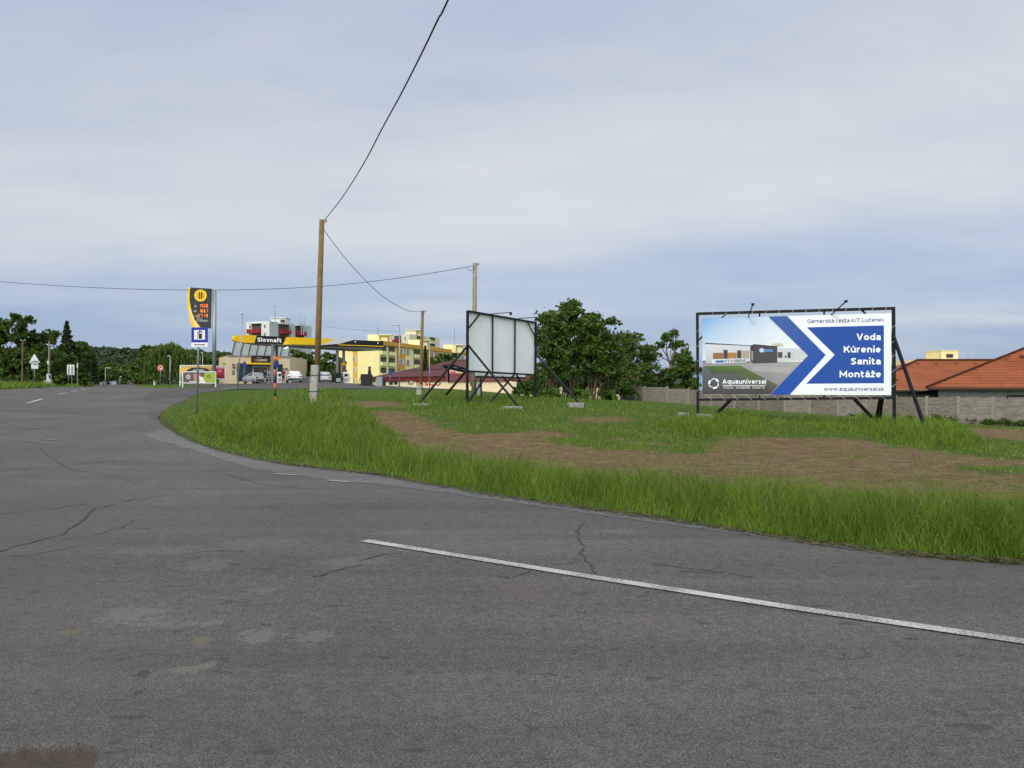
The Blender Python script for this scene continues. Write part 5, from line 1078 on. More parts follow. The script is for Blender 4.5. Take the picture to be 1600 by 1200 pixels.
# ---- wooden poles
def wood_pole(foot, d, top, rad, label, stub=None, stub_top=None, m=wood, grp='line poles'):
    a = P(*foot, d); b = P(*top, d); a.z = min(a.z, T(a.x, a.y)); r_ = thing('utility_pole', label, 'pole', tuple(a), 0, grp)
    mb = MB(); a2 = a.lerp(b, .12 if stub else 0); mb.tube([a2+Vector((0, 0, -.1)), a.lerp(b, .5), b], [rad*1.12, rad*1.04, rad*.9], 12); mb.build('pole', m, r_, smooth=True)
    if stub:
        s0, s1 = P(*stub, d-.28), P(*stub_top, d-.28); s0.z = min(s0.z, T(s0.x, s0.y))-.1
        mb = MB(); mb.beam(s0, s1, .30, .26, side=(1, 0, 0)); mb.build('concrete_stub', conc, r_, bevel=.02)
        mb = MB()
        for f_ in (.35, .75): c_ = s0.lerp(s1, f_); mb.tube([c_+Vector((-.2, -.15, 0)), c_+Vector((.22, -.15, 0)), c_+Vector((.3, .3, 0)), c_+Vector((.1, .5, 0)), c_+Vector((-.2, .3, 0)), c_+Vector((-.2, -.15, 0))], .012, 5)
        mb.build('wire_binding', steel, r_)
    mb = MB(); q = b+Vector((rad+.06, -.02, -.1)); mb.beam(b+Vector((0, 0, -.12)), q, .03); mb.lathe([(.02, 0), (.045, .02), (.045, .07), (.03, .1), (.02, .12)], q, 10); mb.build('insulator', M('porcelain', (.28, .22, .16), .3), r_)
    return a, b
wood_pole((494, 627), 32, (503, 343.5), .118, 'tall tan wooden pole strapped to a thick concrete stub', (489.5, 630), (492.5, 570.5))
wood_pole((740.5, 618), 38, (742, 411), .115, 'grey weathered concrete pole standing behind the blank billboard', None, None, M('pole_concrete', (.27, .225, .165), .85, .25, 4, .4, 20))
wood_pole((657, 624), 48, (660.3, 485.5), .10, 'short brown wooden pole before the maroon supermarket roof', (654, 625), (655.5, 601))
def cable(name, pts, r, label, grp='overhead cables'):
    mb = MB(); mb.tube(pts, r, 6); o = mb.build(name, M('cable_black', (.012, .012, .013), .5), None, smooth=True); tag(o, label, 'cable', grp)
pts = []
for u, v in ((506.5, 344.5), (535, 308), (568, 256), (597.5, 200), (627, 146), (660, 81), (685, 29), (700, 0)): pts.append(P(u, v, 3.104/((u-800)/FPX+.342)))
pts += [Vector((.35, 8, 7.85)), Vector((1.75, 4, 8.15)), Vector((4.5, -4, 9.0))]
cable('overhead_cable', smooth(pts), .0165, 'black cable sweeping overhead from the tall tan pole')
pts = []
for u, v in ((505.5, 358.5), (535, 398), (568, 435), (597.5, 462.5), (627, 481), (643, 486.6), (659.5, 487)): f_ = (u-505)/155; pts.append(P(u, v, 1/((1/32)*(1-f_)+(1/48)*f_)))
cable('overhead_cable', smooth(pts), .014, 'black cable sagging from the tall tan pole to the short brown pole')
pts = [P(u, v, d) for u, v, d in ((741, 415, 38), (700, 422.5, 38.2), (640, 432, 38.6), (570, 441, 39), (500, 447.5, 39.4), (430, 451.3, 39.8), (360, 453, 40.2), (280, 453, 40.7), (200, 451.5, 41.2), (100, 447, 41.8), (0, 440, 42.4), (-120, 429, 43), (-300, 404, 44))]
cable('overhead_cable', smooth(pts), .014, 'long black cable crossing low over the road to the grey concrete pole')
cable('overhead_cable', smooth([P(741, 416, 37.9), P(739, 421, 37.8), P(733, 422, 37.8), P(728, 418.3, 38)]), .012, 'short drooping cable loop at the grey concrete pole top')
cable('overhead_cable', smooth([P(506, 510, 125), P(560, 515.5, 130), P(624, 518.5, 135)]), .02, 'thin distant cable behind the canopy roof', 'distant cables')

# ---- fuel station roadside sign (blue)
def flat_sign(root, name, c, w, h, th, m, yaw=0.0, bev=.0):
    mb = MB(); mb.box(c, (w, th, h), rz=yaw); return mb.build(name, m, root, bevel=bev)
p = P(307, 650, 30); p.z = T(p.x, p.y); sg = thing('road_sign', 'blue fuel station sign with white arrow plate on a grey pole at the grass corner', 'road sign', tuple(p))
top = P(312.1, 514, 30); mb = MB(); mb.tube([p+Vector((0, 0, -.2)), P(310, 545, 30), top], .04, 10); mb.build('pole', galv, sg, smooth=True)
c0 = P(312.0, 523.2, 29.93); flat_sign(sg, 'sign_plate', c0, .635, .585, .02, M('sign_blue', srgb(24, 40, 150), .4, .04), 0, .004)
sp_ = sg.children[-1]; k = .0251
mb = MB(); mb.box(c0+Vector((.0, -.0125, 0)), (.425, .003, .37)); mb.build('white_field', M('sign_white', (.78, .78, .78), .4), sp_)
mb = MB(); mb.box(c0+Vector((.03, -.0165, -.01)), (.13, .003, .29)); mb.box(c0+Vector((.02, -.0165, .15)), (.09, .003, .03)); mb.tube([c0+Vector((-.045, -.017, .11)), c0+Vector((-.075, -.017, .06)), c0+Vector((-.075, -.017, -.15)), c0+Vector((-.04, -.017, -.15))], .009, 6); mb.build('pump_symbol', blackp, sp_)
mb = MB(); mb.box(c0+Vector((.035, -.019, .075)), (.07, .002, .055)); mb.build('symbol_window', M('sign_white', (.78, .78, .78), .4), sp_)
c1 = P(312.0, 538.7, 29.93); flat_sign(sg, 'arrow_plate', c1, .645, .17, .02, M('sign_white', (.78, .78, .78), .4), 0, .004); ap = sg.children[-1]
mb = MB(); y = c1.y-.013; mb.add([(c1.x+a*.01, y, c1.z+b*.01) for a, b in ((-22, -1.7), (14, -1.7), (13, -3.6), (23, 0), (13, 3.6), (14, 1.7), (-22, 1.7))], [(0, 1, 2, 3, 4, 5, 6)]); mb.build('arrow', blackp, ap)

# ---- price totem
p = P(334.5, 604, 80); p.z = T(p.x, p.y); to = thing('price_totem', 'tall black and yellow fuel price totem on a grey steel pole', 'price sign', tuple(p))
mb = MB(); mb.tube([(p.x, p.y, p.z), P(335.3, 453.5, 80)], .2, 12); mb.build('pole', galv, to, smooth=True)
def tp(u, v, o=0.0): q = P(u, v, 80); return q+Vector((0, -.2-o, 0))
bk = [(299.8, 449.8), (331.6, 451.6), (330, 513.5), (316, 512.2), (306.5, 500), (301.5, 486), (298.6, 470), (298.9, 458)]
ye = [(294.8, 463), (295.4, 456), (297, 449.6), (299.8, 449.8), (298.9, 458), (298.6, 470), (301.5, 486), (306.5, 500), (316, 512.2), (302.5, 512), (298.3, 497), (295.6, 480)]
mb = MB(); mb.prism([tp(*q, -.15) for q in bk], (0, -.3, 0)); pb = mb.build('panel', M('totem_black', (.022, .023, .025), .35, .15, 1), to)
mb = MB(); mb.prism([tp(*q, -.12) for q in ye], (0, -.32, 0)); mb.build('yellow_edge', yellow, to)
wh = [(298.2, 478), (299.6, 486), (302.8, 497), (309, 511.8), (312.5, 512), (305, 500), (300.6, 486)]
mb = MB(); mb.prism([tp(*q, .2) for q in wh], (0, -.02, 0)); mb.build('white_edge', M('sign_white', (.78, .78, .78), .4), to)
c_ = tp(315.7, 462.3, .155); mb = MB(); mb.lathe([(.64, 0), (.64, -.04)], c_, 32, axis='Y'); em = mb.build('emblem', yellow, pb)
mb = MB()
for s_ in (-1, 1):
    mb.prism([c_+Vector((s_*.1+a, -.05, b)) for a, b in ((-.06, -.36), (.06, -.36), (.06, .30), (.04, .36), (-.04, .36), (-.06, .30))], (0, -.01, 0))
    mb.prism([c_+Vector((s_*.27+a, -.05, b)) for a, b in ((-.025*1, -.24), (.03, -.22), (.03, .22), (-.025, .28))], (0, -.01, 0))
mb.build('emblem_mark', blackp, em)
# seven segment digits
SEG = {'0': 'abcdef', '1': 'bc', '5': 'acdfg', '6': 'acdefg', '7': 'abc', '9': 'abcdfg'}
def digit(mb, ch, x, z, y, w, h):
    t_ = .055; q = {'a': (x+w/2, z+h, w-.05, t_), 'g': (x+w/2, z+h/2, w-.05, t_), 'd': (x+w/2, z, w-.05, t_), 'f': (x, z+h*.75, t_, h/2-.03), 'b': (x+w, z+h*.75, t_, h/2-.03), 'e': (x, z+h*.25, t_, h/2-.03), 'c': (x+w, z+h*.25, t_, h/2-.03)}
    for s_ in SEG[ch]: a, b, c, d = q[s_]; mb.box((a, y, b), (c, .02, d))
led = M('amber_led', (1.0, .22, .04), .4, emit=.75); labm = M('fuel_label', (.5, .55, .6), .5)
for row, (txt, lab, vb) in enumerate((('1550', 'D', 480.6), ('1667', '95', 488.4), ('0719', 'LPG', 496))):
    mb = MB(); x0 = tp(310.6 if row == 2 else 313, vb).x
    n_ = len(txt); xe = tp(327.6, vb).x; stp = (xe-x0)/n_
    for i, ch in enumerate(txt): digit(mb, ch, x0+i*stp+.05, tp(0, vb).z, tp(0, 0, .16).y, stp*.52, .31)
    mb.build('price_digits', led, pb)
    v, f, w = text2d(lab, .02); mb = MB(); s_ = .22 if row < 2 else .15; q = tp(304.6+(0 if lab != 'D' else 1.5), vb, .157); mb.add([(q.x+a*s_, q.y-l_*.002, q.z+b*s_) for a, b, l_ in v], f); mb.build('fuel_label', labm, pb)
mb = MB()
for txt, u, v, s_ in (('FRESH', 309.5, 499.7, .13), ('CORNER', 309.2, 503.2, .2)):
    q = tp(u, v, .157); vv, f, w = text2d(txt, .02); mb.add([(q.x+a*s_, q.y-l_*.002, q.z+b*s_) for a, b, l_ in vv], f)
mb.build('lettering', labm, pb)
for v in (468, 509): mb = MB(); mb.beam(tp(331, v, -.1), tp(334.5, v, -.2), .1); mb.build('bracket', galv, to)

# ---- striped marker post
a = P(430.5, 626, 34); a.z = T(a.x, a.y)-.1; mk = thing('marker_post', 'orange and black striped marker post with a small orange cap plate', 'marker post', tuple(a)); b = P(428.6, 556, 34)
org, blk = M('marker_orange', srgb(206, 108, 62), .6, .08), blackp
for nm, mat_, seq in (('orange_band', org, (0, 2, 4, 6)), ('black_band', blk, (1, 3, 5))):
    for k in seq: mb = MB(); mb.tube([a.lerp(b, k/7), a.lerp(b, (k+1)/7)], .046, 12); mb.build(nm, mat_, mk, smooth=True)
mb = MB(); mb.box(b+Vector((.12, 0, -.1)), (.26, .04, .12)); mb.build('cap_plate', M('plate_orange', srgb(214, 120, 30), .6), mk)

# ---- banners by the station entry
def framed(corners, d, label, pole_v, inks, name='banner_frame', frame=white_p):
    (u0, v0), (u1, v1) = corners; p = P((u0+u1)/2, pole_v, d); p.z = T(p.x, p.y); r_ = thing(name, label, 'banner', tuple(p))
    for u in (u0, u1): mb = MB(); q = P(u, v0, d); mb.beam((q.x, d, T(q.x, d)-.1), (q.x, d, q.z), .09, side=(1, 0, 0)); mb.build('post', frame, r_)
    mb = MB()
    for v in (v0, v1): mb.beam(P(u0, v, d), P(u1, v, d), .08, side=(0, 1, 0))
    mb.build('frame', frame, r_); s_ = Sheet()
    for poly, col, l in inks: s_.ink([P(u, v, d)+Vector((0, -.03-.006*l, 0)) for u, v in poly], [tuple(range(len(poly)))], col)
    s_.ink([P(u, v, d)+Vector((0, .0, 0)) for u, v in ((u0, v1), (u0, v0), (u1, v0), (u1, v1))], [(0, 1, 2, 3)], (120, 112, 106))
    s_.build('print', r_); return r_
def circ(u, v, r, ry=None): return [(u+r*math.cos(a), v-(ry or r)*math.sin(a)) for a in np.linspace(0, 2*math.pi, 17)[:-1]]
framed(((285.6, 581), (337, 598.4)), 75, 'brown and lime green advertising banner in a white tube frame', 604, [
    ([(286, 598), (337, 598), (337, 581.4), (286, 581.4)], (98, 82, 78), 0), (circ(294.4, 588.8, 3.4), (206, 200, 196), 1), (circ(294.4, 588.8, 2.2), (150, 150, 150), 2),
    ([(304, 598), (318, 598), (312, 583), (302, 585)], (176, 132, 118), 1), ([(313, 598), (327, 598), (320, 590), (311, 588)], (224, 218, 206), 2), ([(318, 592), (322, 598), (337, 598), (337, 582), (320, 581.6)], (150, 168, 66), 3), (circ(326.8, 588.6, 2.9), (84, 92, 46), 4), (circ(326.8, 588.6, 1.7), (150, 160, 60), 5), ([(296, 596.6), (309, 596.6), (309, 595.6), (296, 595.6)], (230, 226, 220), 5)])
framed(((281.5, 571), (336, 597)), 86, 'large photo banner of a car roof in sunset colours behind the lime green banner', 604, [
    ([(282, 597), (336, 597), (336, 571.4), (282, 571.4)], [(60, 40, 44), (84, 40, 50), (196, 150, 66), (208, 190, 120)], 0), ([(282, 584), (292, 583), (300, 577), (294, 574.6), (282, 576)], (226, 178, 60), 1), ([(289, 582), (331, 582), (324, 576), (312, 574.2), (300, 574.6), (294, 577)], (44, 40, 46), 2), ([(298, 581.6), (322, 581.6), (317, 577), (303, 577)], (138, 150, 160), 3), ([(286, 581), (290, 581), (290, 592), (286, 592)], (150, 60, 60), 2)])
framed(((336.6, 572), (352, 592)), 88, 'crimson poster panel beside the grey totem pole', 600, [([(336.6, 592), (351.6, 592), (351.6, 572.4), (336.6, 572.4)], (150, 40, 56), 0), ([(341, 581.5), (346, 581.5), (346, 578), (341, 578)], (196, 120, 130), 1), ([(338, 575.4), (350, 575.4), (350, 574), (338, 574)], (208, 170, 176), 1), ([(339, 590), (349, 590), (349, 586), (339, 586)], (126, 30, 46), 1)])

# ---- street lamps
def lamp(foot, d, top, head, label, r=.07, arm=True):
    a = P(*foot, d); a.z = T(a.x, a.y)-.1; b = P(*top, d); r_ = thing('street_lamp', label, 'street lamp', tuple(a), 0, 'street lamps')
    mb = MB(); mb.tube([a, a.lerp(b, .45), b], [r*1.2, r, r*.75], 8); mb.build('pole', galv, r_, smooth=True)
    h0, h1 = P(*head[0], d), P(*head[1], d); mb = MB(); mb.beam(b, h0, r*.8); mb.build('arm', galv, r_)
    mb = MB(); mb.beam(h0, h1, .34, .14); mb.build('lamp_head', M('lamp_grey', (.5, .52, .53), .4), r_, bevel=.03)
lamp((371, 607.5), 72, (379.3, 490.5), ((378.5, 490.3), (375.5, 490)), 'leaning thin grey lamp post in front of the station shop', .055)
lamp((623.6, 606), 92, (624.4, 508.5), ((622.5, 507.8), (612, 508)), 'tall street lamp with long pale head in front of the yellow block')
lamp((265.3, 601), 105, (266, 556), ((265, 556), (262.5, 556.4)), 'slim street lamp beside the willow tree')
lamp((316.4, 598), 118, (316.6, 550.5), ((316, 550.6), (314.5, 551)), 'thin street lamp behind the photo banner')
lamp((164.5, 604), 170, (164.8, 574.8), ((166, 574.6), (173, 575.2)), 'distant street lamp with long arm over the main road', .08)
lamp((187.5, 605), 190, (187.3, 588.5), ((188, 588.4), (190, 588.8)), 'farthest small street lamp down the main road', .08)
lamp((671, 605), 118, (671.3, 526.5), ((671, 526.6), (669, 527)), 'thin grey lamp post before the supermarket roof', .07)

# ---- traffic signs
def pole_sign(foot, d, top, label, name='road_sign', r=.035, dark=None):
    a = P(*foot, d); a.z = T(a.x, a.y)-.1; b = P(*top, d); r_ = thing(name, label, 'road sign', tuple(a))
    mb = MB(); mb.tube([a, b], r, 8); mb.build('pole', dark or galv, r_, smooth=True); return r_
back = M('sign_back', (.62, .64, .66), .45, .06, 3); bluem = M('sign_blue', srgb(24, 40, 150), .4, .04); redm = M('sign_red', srgb(190, 44, 40), .5)
r_ = pole_sign((53.6, 600), 74, (53.6, 556), 'triangular road sign seen from behind above a square plate', r=.045)
mb = MB(); mb.prism([P(45.3, 566.8, 73.9), P(62.5, 566.8, 73.9), P(54, 553.2, 73.9), P(53, 553.2, 73.9)], (0, .03, 0)); mb.build('triangle_plate', back, r_)
mb = MB(); mb.prism([P(48.8, 576.2, 73.9), P(59.4, 576.2, 73.9), P(59.4, 567.2, 73.9), P(48.8, 567.2, 73.9)], (0, .03, 0)); mb.build('square_plate', back, r_)
mb = MB(); mb.beam(P(48.5, 564.3, 73.8), P(59, 564.3, 73.8), .05); mb.beam(P(50.5, 568.6, 73.8), P(57, 568.6, 73.8), .05); mb.build('clamp', M('clamp_dark', (.06, .065, .07), .5), r_)
r_ = pole_sign((107, 600), 88, (107.3, 571.5), 'white rectangular road sign seen from behind on two posts', r=.045, dark=M('post_grey_dark', (.16, .16, .15), .6)); mb = MB(); mb.tube([P(112.3, 602, 88), P(112.3, 571.5, 88)], .045, 8); mb.build('pole', M('post_grey_dark', (.16, .16, .15), .6), r_)
mb = MB(); mb.prism([P(104.8, 586, 88.1), P(116, 586, 88.1), P(116, 570, 88.1), P(104.8, 570, 88.1)], (0, .04, 0)); mb.build('sign_plate', M('sign_back_bright', (.74, .73, .68), .5), r_)
r_ = pole_sign((250.4, 601), 100, (250.8, 570), 'round red rimmed no turning sign in front of the willow'); mb = MB(); c_ = P(250.7, 574.8, 99.8); mb.lathe([(.42, 0), (.42, -.03)], c_, 24, axis='Y'); q = mb.build('rim', redm, r_)
mb = MB(); mb.lathe([(.30, -.031), (.30, -.035)], c_, 24, axis='Y'); mb.build('field', M('field_pale', (.6, .55, .5), .5), q); mb = MB(); y = c_.y-.04; mb.add([(c_.x+a, y, c_.z+b) for a, b in ((-.15, -.2), (-.05, -.2), (-.05, .02), (.08, .02), (.08, -.05), (.2, .07), (.08, .19), (.08, .12), (-.15, .12))], [tuple(range(9))]); mb.build('arrow', blackp, q)
r_ = pole_sign((234.3, 603), 120, (234.4, 587), 'small yellow diamond priority sign by the road'); c_ = P(234.4, 589.4, 119.9); mb = MB(); mb.prism([c_+Vector((a, 0, b)) for a, b in ((-.3, 0), (0, -.3), (.3, 0), (0, .3))], (0, .03, 0)); q = mb.build('sign_plate', white_p, r_); mb = MB(); mb.prism([c_+Vector((a, -.01, b)) for a, b in ((-.24, 0), (0, -.24), (.24, 0), (0, .24))], (0, .008, 0)); mb.build('field', yellow, q)
r_ = pole_sign((224.8, 605), 125, (224.6, 586), 'red edged warning triangle below a dark board by the road', dark=M('post_rust', (.16, .10, .07), .7)); c_ = P(224.7, 593, 124.9); mb = MB(); mb.prism([c_+Vector((a, 0, b)) for a, b in ((-.36, -.2), (.36, -.2), (0, .42))], (0, .03, 0)); q = mb.build('sign_plate', redm, r_); mb = MB(); mb.prism([c_+Vector((a, -.01, b)) for a, b in ((-.22, -.12), (.22, -.12), (0, .26))], (0, .006, 0)); mb.build('field', white_p, q)
mb = MB(); mb.box(P(225, 588, 124.9), (.62, .04, .5)); mb.build('board', blackp, r_)
r_ = pole_sign((380.6, 600.5), 101, (382.2, 566), 'blue pillar sign in front of the shop window'); mb = MB(); mb.box(P(382.2, 570.3, 100.9), (.32, .05, .9)); mb.build('sign_plate', bluem, r_)
r_ = pole_sign((432.5, 600.5), 99, (433, 565), 'blue sign behind the striped marker post'); mb = MB(); mb.box(P(433, 569.4, 98.9), (.42, .05, .75)); mb.build('sign_plate', bluem, r_)
r_ = pole_sign((609.5, 606), 95, (609.6, 578), 'blue parking sign in front of the supermarket roof'); mb = MB(); mb.box(P(609.6, 582, 94.9), (.27, .05, .65)); mb.build('sign_plate', bluem, r_)
# small orange white bollards at the verge
for u, v, lab in ((241.3, 600, 'small orange and white verge post near the diamond sign'), (281.6, 596, 'small orange and white verge post at the edge of the photo banner')):
    p = P(u, v+2, 110); p.z = T(p.x, p.y); r_ = thing('verge_post', lab, 'post', tuple(p), 0, 'orange and white verge posts'); mb = MB(); mb.tube([p, p+Vector((0, 0, .45))], .13, 8); mb.build('post', white_p, r_); mb = MB(); mb.tube([p+Vector((0, 0, .45)), p+Vector((0, 0, .75))], .13, 8); mb.build('orange_band', org, r_)
# left utility poles
a = P(76, 598, 79); a.z = T(a.x, a.y); r_ = thing('utility_pole', 'grey utility pole with crossarm and a white cabinet at its concrete base', 'pole', tuple(a)); mb = MB(); mb.tube([a, P(77.2, 533, 79)], [.12, .09], 8); mb.build('pole', M('pole_grey', (.22, .19, .15), .85), r_)
mb = MB(); mb.beam(P(72, 541, 79), P(82, 541, 79), .08); mb.beam(P(74, 534, 79), P(80.5, 533.6, 79), .08); mb.build('crossarm', steel, r_); mb = MB(); mb.tube([P(75.5, 569, 78.7), P(75, 564, 78.7)], .09, 6); mb.build('junction', white_p, r_)
mb = MB(); mb.box(P(76.5, 590, 78.6), (.34, .3, .75)); cb = mb.build('cabinet', M('cabinet_pale', (.5, .52, .52), .5), r_); mb = MB(); mb.box(P(77.6, 588.6, 78.44), (.2, .04, .34)); mb.build('cabinet_window', glass, cb)
mb = MB(); mb.box(P(76, 598.5, 78.4), (.8, .5, .5)); mb.build('base', conc, r_, bevel=.05)
a = P(34.5, 600, 78); a.z = T(a.x, a.y); r_ = thing('utility_pole', 'thin reddish pole with a small crossarm against the roadside trees', 'pole', tuple(a)); mb = MB(); mb.tube([a, P(35.5, 531, 78)], .07, 8); mb.build('pole', M('pole_rust', (.20, .09, .06), .8), r_); mb = MB(); mb.beam(P(32.5, 532, 78), P(39.5, 532, 78), .06); mb.tube([P(32.7, 532, 78), P(32.7, 529.6, 78)], .05, 6); mb.tube([P(39.3, 532, 78), P(39.3, 529.6, 78)], .05, 6); mb.build('crossarm', galv, r_)
for u, v0, v1, lab in ((14, 602, 570, 'thin grey post among the bushes by the reddish pole'), (121, 602, 567, 'thin pale post beside the white rectangular sign')):
    p = P(u, v0, 93); p.z = T(p.x, p.y); r_ = thing('post', lab, 'post', tuple(p)); mb = MB(); mb.tube([p, P(u, v1, 93)], .05, 6); mb.build('pole', galv, r_); mb = MB(); mb.tube([P(u, v1+8, 93), P(u, v1, 93)], .075, 6); mb.build('sleeve', white_p, r_)

# ---- black chimney stove and the grey stone
p = P(573, 606, 84); p.z = T(p.x, p.y); st_ = thing('smoker_oven', 'black boxy smoker oven with a tall chimney at the forecourt edge', 'oven', tuple(p)); mt = M('soot_black', (.008, .008, .009), .6, .3, 3)
def bq(u0, v0, u1, v1, d, th): a, b = P(u0, v1, d), P(u1, v0, d); return ((a.x+b.x)/2, d, (a.z+b.z)/2), (b.x-a.x, th, b.z-a.z)
mb = MB(); mb.box(*bq(564.6, 585.2, 581, 605.5, 84, 1.0)); mb.box(*bq(565.5, 584.6, 580, 585.4, 84, 1.1)); mb.build('firebox', mt, st_, bevel=.03)
mb = MB(); a = P(577.4, 585.2, 84); mb.lathe([(.19, 0), (.17, .35), (.13, .65), (.12, .74), (.16, .75), (.16, .86), (.12, .87)], a, 14); mb.build('chimney', mt, st_)
for s_, u in ((-1, 564.2), (1, 582)): mb = MB(); q = P(u, 588, 84); mb.tube([q, q+Vector((s_*.14, -.2, -.35)), q+Vector((s_*.2, -.3, -.75)), q+Vector((s_*.18, -.3, -1.1))], .03, 6); mb.build('handle', mt, st_)
mb = MB(); mb.box(*bq(580.6, 588.6, 583.4, 590.2, 83.7, .4)); mb.build('shelf', mt, st_)
p = P(591.5, 606, 83); p.z = T(p.x, p.y); mb = MB(); mb.prism([P(u, v, 83)-p for u, v in ((586.4, 606.2), (597.2, 606.2), (597, 590.4), (595.4, 588.8), (589, 588.8), (587.6, 590.4))], (0, .5, 0)); o = mb.build('memorial_stone', M('grey_stone', (.27, .30, .31), .8, .15, 4), None, bevel=.03); o.location = p; tag(o, 'grey upright stone slab standing next to the black smoker oven', 'stone')
p = P(596, 606, 84.5); mb = MB(); mb.tube([(0, 0, .3), (0, 0, 1.0)], .18, 10); mb.box((0, 0, 1.05), (.42, .42, .08)); o = mb.build('litter_bin', blackp, None); o.location = (P(600.4, 606, 88).x, 88, T(P(600.4, 606, 88).x, 88)-.3); tag(o, 'small black litter bin behind the grey stone slab', 'litter bin')
p = P(749.5, 612, 62); p.z = T(p.x, p.y); mb = MB(); mb.box((0, 0, .45), (.38, .34, .95)); mb.box((0, 0, .95), (.44, .4, .07)); o = mb.build('utility_cabinet', M('cabinet_grey', (.22, .25, .28), .5), None, bevel=.02); o.location = p; tag(o, 'small grey utility cabinet beside the grey concrete pole', 'cabinet')

# ---- cars
def car(label, u, d, heading, paint_c, style='sedan', loc=None, group='cars at the fuel station', z=None, rough=.3):
    p = P(u, 600, d) if loc is None else Vector(loc); z = T(p.x, p.y)+.03 if z is None else z
    r_ = thing('car', label, 'car', (p.x, p.y, z), heading, group); pm = M('car_paint_%s' % paint_c[0], paint_c[1], rough, .05, 1, spec=.6, metal=.2)
    if style == 'sedan': st = [(-2.25, .62, .75), (-2.18, .95, .93), (-1.65, 1.02, .97), (-1.0, 1.40, .97), (-.2, 1.46, .97), (.45, 1.42, .96), (1.15, 1.0, .95), (2.0, .86, .85), (2.28, .62, .62)]
    elif style == 'hatch': st = [(-1.98, .66, .8), (-1.92, .98, .95), (-1.8, 1.06, .98), (-1.42, 1.45, .98), (-.6, 1.52, .98), (.4, 1.48, .97), (1.1, 1.04, .96), (1.85, .9, .86), (2.05, .65, .65)]
    else: st = [(-2.2, .72, .85), (-2.16, 1.05, 1.0), (-2.08, 1.1, 1.02), (-1.85, 1.58, 1.02), (-.8, 1.66, 1.02), (.4, 1.6, 1.02), (1.1, 1.12, 1.0), (2.0, .98, .92), (2.2, .7, .7)]
    W_ = .89; rings = []
    for i, (y, top, belt) in enumerate(st):
        cab = top > belt+.2; w = W_*(.93 if i in (0, len(st)-1) else 1.0)
        rw = .66 if cab else w*.93; tz_ = top
        prof = [(w*.86, .24), (w, .42), (w*1.0, .66), (w*.97, min(belt, top-.02)), (rw+(.0 if cab else 0), top-.07 if cab else top-.015), (rw*.72, top), (0, top+.012)]
        rings.append([(x, y, z_) for x, z_ in prof]+[(-x, y, z_) for x, z_ in prof[-2::-1]])
    n = len(rings[0]); V = [q for r2 in rings for q in r2]; F = []
    for i in range(len(rings)-1): F += [(i*n+j, i*n+j+1, (i+1)*n+j+1, (i+1)*n+j) for j in range(n-1)]
    F += [tuple(range(n-1, -1, -1)), tuple((len(rings)-1)*n+j for j in range(n))]; F += [((i+1)*n, (i+1)*n+n-1, i*n+n-1, i*n) for i in range(len(rings)-1)]
    mb = MB(); mb.add(V, F); body = mb.build('body', pm, r_, world=False); me = body.data
    me.polygons.foreach_set('use_smooth', [True]*len(me.polygons)); bv = body.modifiers.new('bevel', 'BEVEL'); bv.width = .03; bv.segments = 2; bv.limit_method = 'ANGLE'; bv.angle_limit = R(35)
    def glassq(q, name='window', inset=.10, off=.012):
        q = [Vector(v) for v in q]; c = sum(q, Vector())/4; nrm = (q[1]-q[0]).cross(q[3]-q[0]).normalized()
        if nrm.dot(c-Vector((0, 0, .7))) < 0: nrm = -nrm
        mb = MB(); mb.prism([v.lerp(c, inset)+nrm*off for v in q], nrm*.008); mb.build(name, glass, r_, world=False)
    ci = [i for i in range(len(st)) if st[i][1] > st[i][2]+.2]; i0, i1 = ci[0]-1, ci[-1]+1; g = lambda i, j: V[i*n+j]
    glassq([g(i0, 4), g(i0, n-5), g(ci[0], n-5), g(ci[0], 4)], 'rear_window', .1); glassq([g(i1, 4), g(i1, n-5), g(ci[-1], n-5), g(ci[-1], 4)], 'windscreen', .08)
    for a_, b_ in zip(ci[:-1], ci[1:]):
        for j in (3, n-5): glassq([g(a_, j), g(b_, j), g(b_, j+1), g(a_, j+1)], 'side_window', .1)
    y0 = st[0][0]
    for sx in (-1, 1):
        mb = MB(); mb.box((sx*.68, st[1][0]-.0, .78 if style != 'van' else .9), (.34, .14, .16)); mb.build('tail_light', M('tail_red', (.30, .012, .012), .3), r_, world=False, bevel=.02)
        mb = MB(); mb.box((sx*.66, st[-1][0]-.1, .66), (.36, .2, .14)); mb.build('headlight', M('head_clear', (.6, .62, .64), .15), r_, world=False, bevel=.02)
        mb = MB(); mb.box((sx*.98, .72, .98), (.2, .1, .13)); mb.build('mirror', pm, r_, world=False, bevel=.02)
        for yw in (-1.3, 1.32):
            mb = MB(); mb.lathe([(.19, -.1), (.30, -.11), (.33, -.07), (.33, .07), (.30, .11), (.19, .1)], (sx*.80, yw, .33), 18, axis='X'); w_ = mb.build('wheel', rubber, r_, world=False); mb = MB(); mb.lathe([(.2, -.06), (.2, .06)], (sx*.86, yw, .33), 10, axis='X'); mb.build('rim', galv, w_, world=False)
    mb = MB(); mb.box((0, y0-.02, .45), (1.66, .1, .26)); mb.build('bumper', M('bumper_dark', (.05, .05, .052), .5), r_, world=False, bevel=.03)
    mb = MB(); mb.box((0, st[1][0]-.05, .80), (.52, .04, .12)); mb.build('number_plate', white_p, r_, world=False)
    return r_
SIL, WHI, BLA, RED_, DGR = ('silver', (.42, .43, .45)), ('white', (.68, .69, .70)), ('black', (.014, .015, .018)), ('red', (.16, .02, .02)), ('graphite', (.06, .065, .07))
car('silver saloon car parked at the shop entrance, seen from behind at an angle', 399, 100, R(40), SIL, 'sedan')
car('white hatchback seen from behind beside the person in red', 459, 99, R(19), WHI, 'hatch')
car('silver estate van seen from behind, half hidden by the tall tan pole', 506.5, 104, R(16), SIL, 'van')
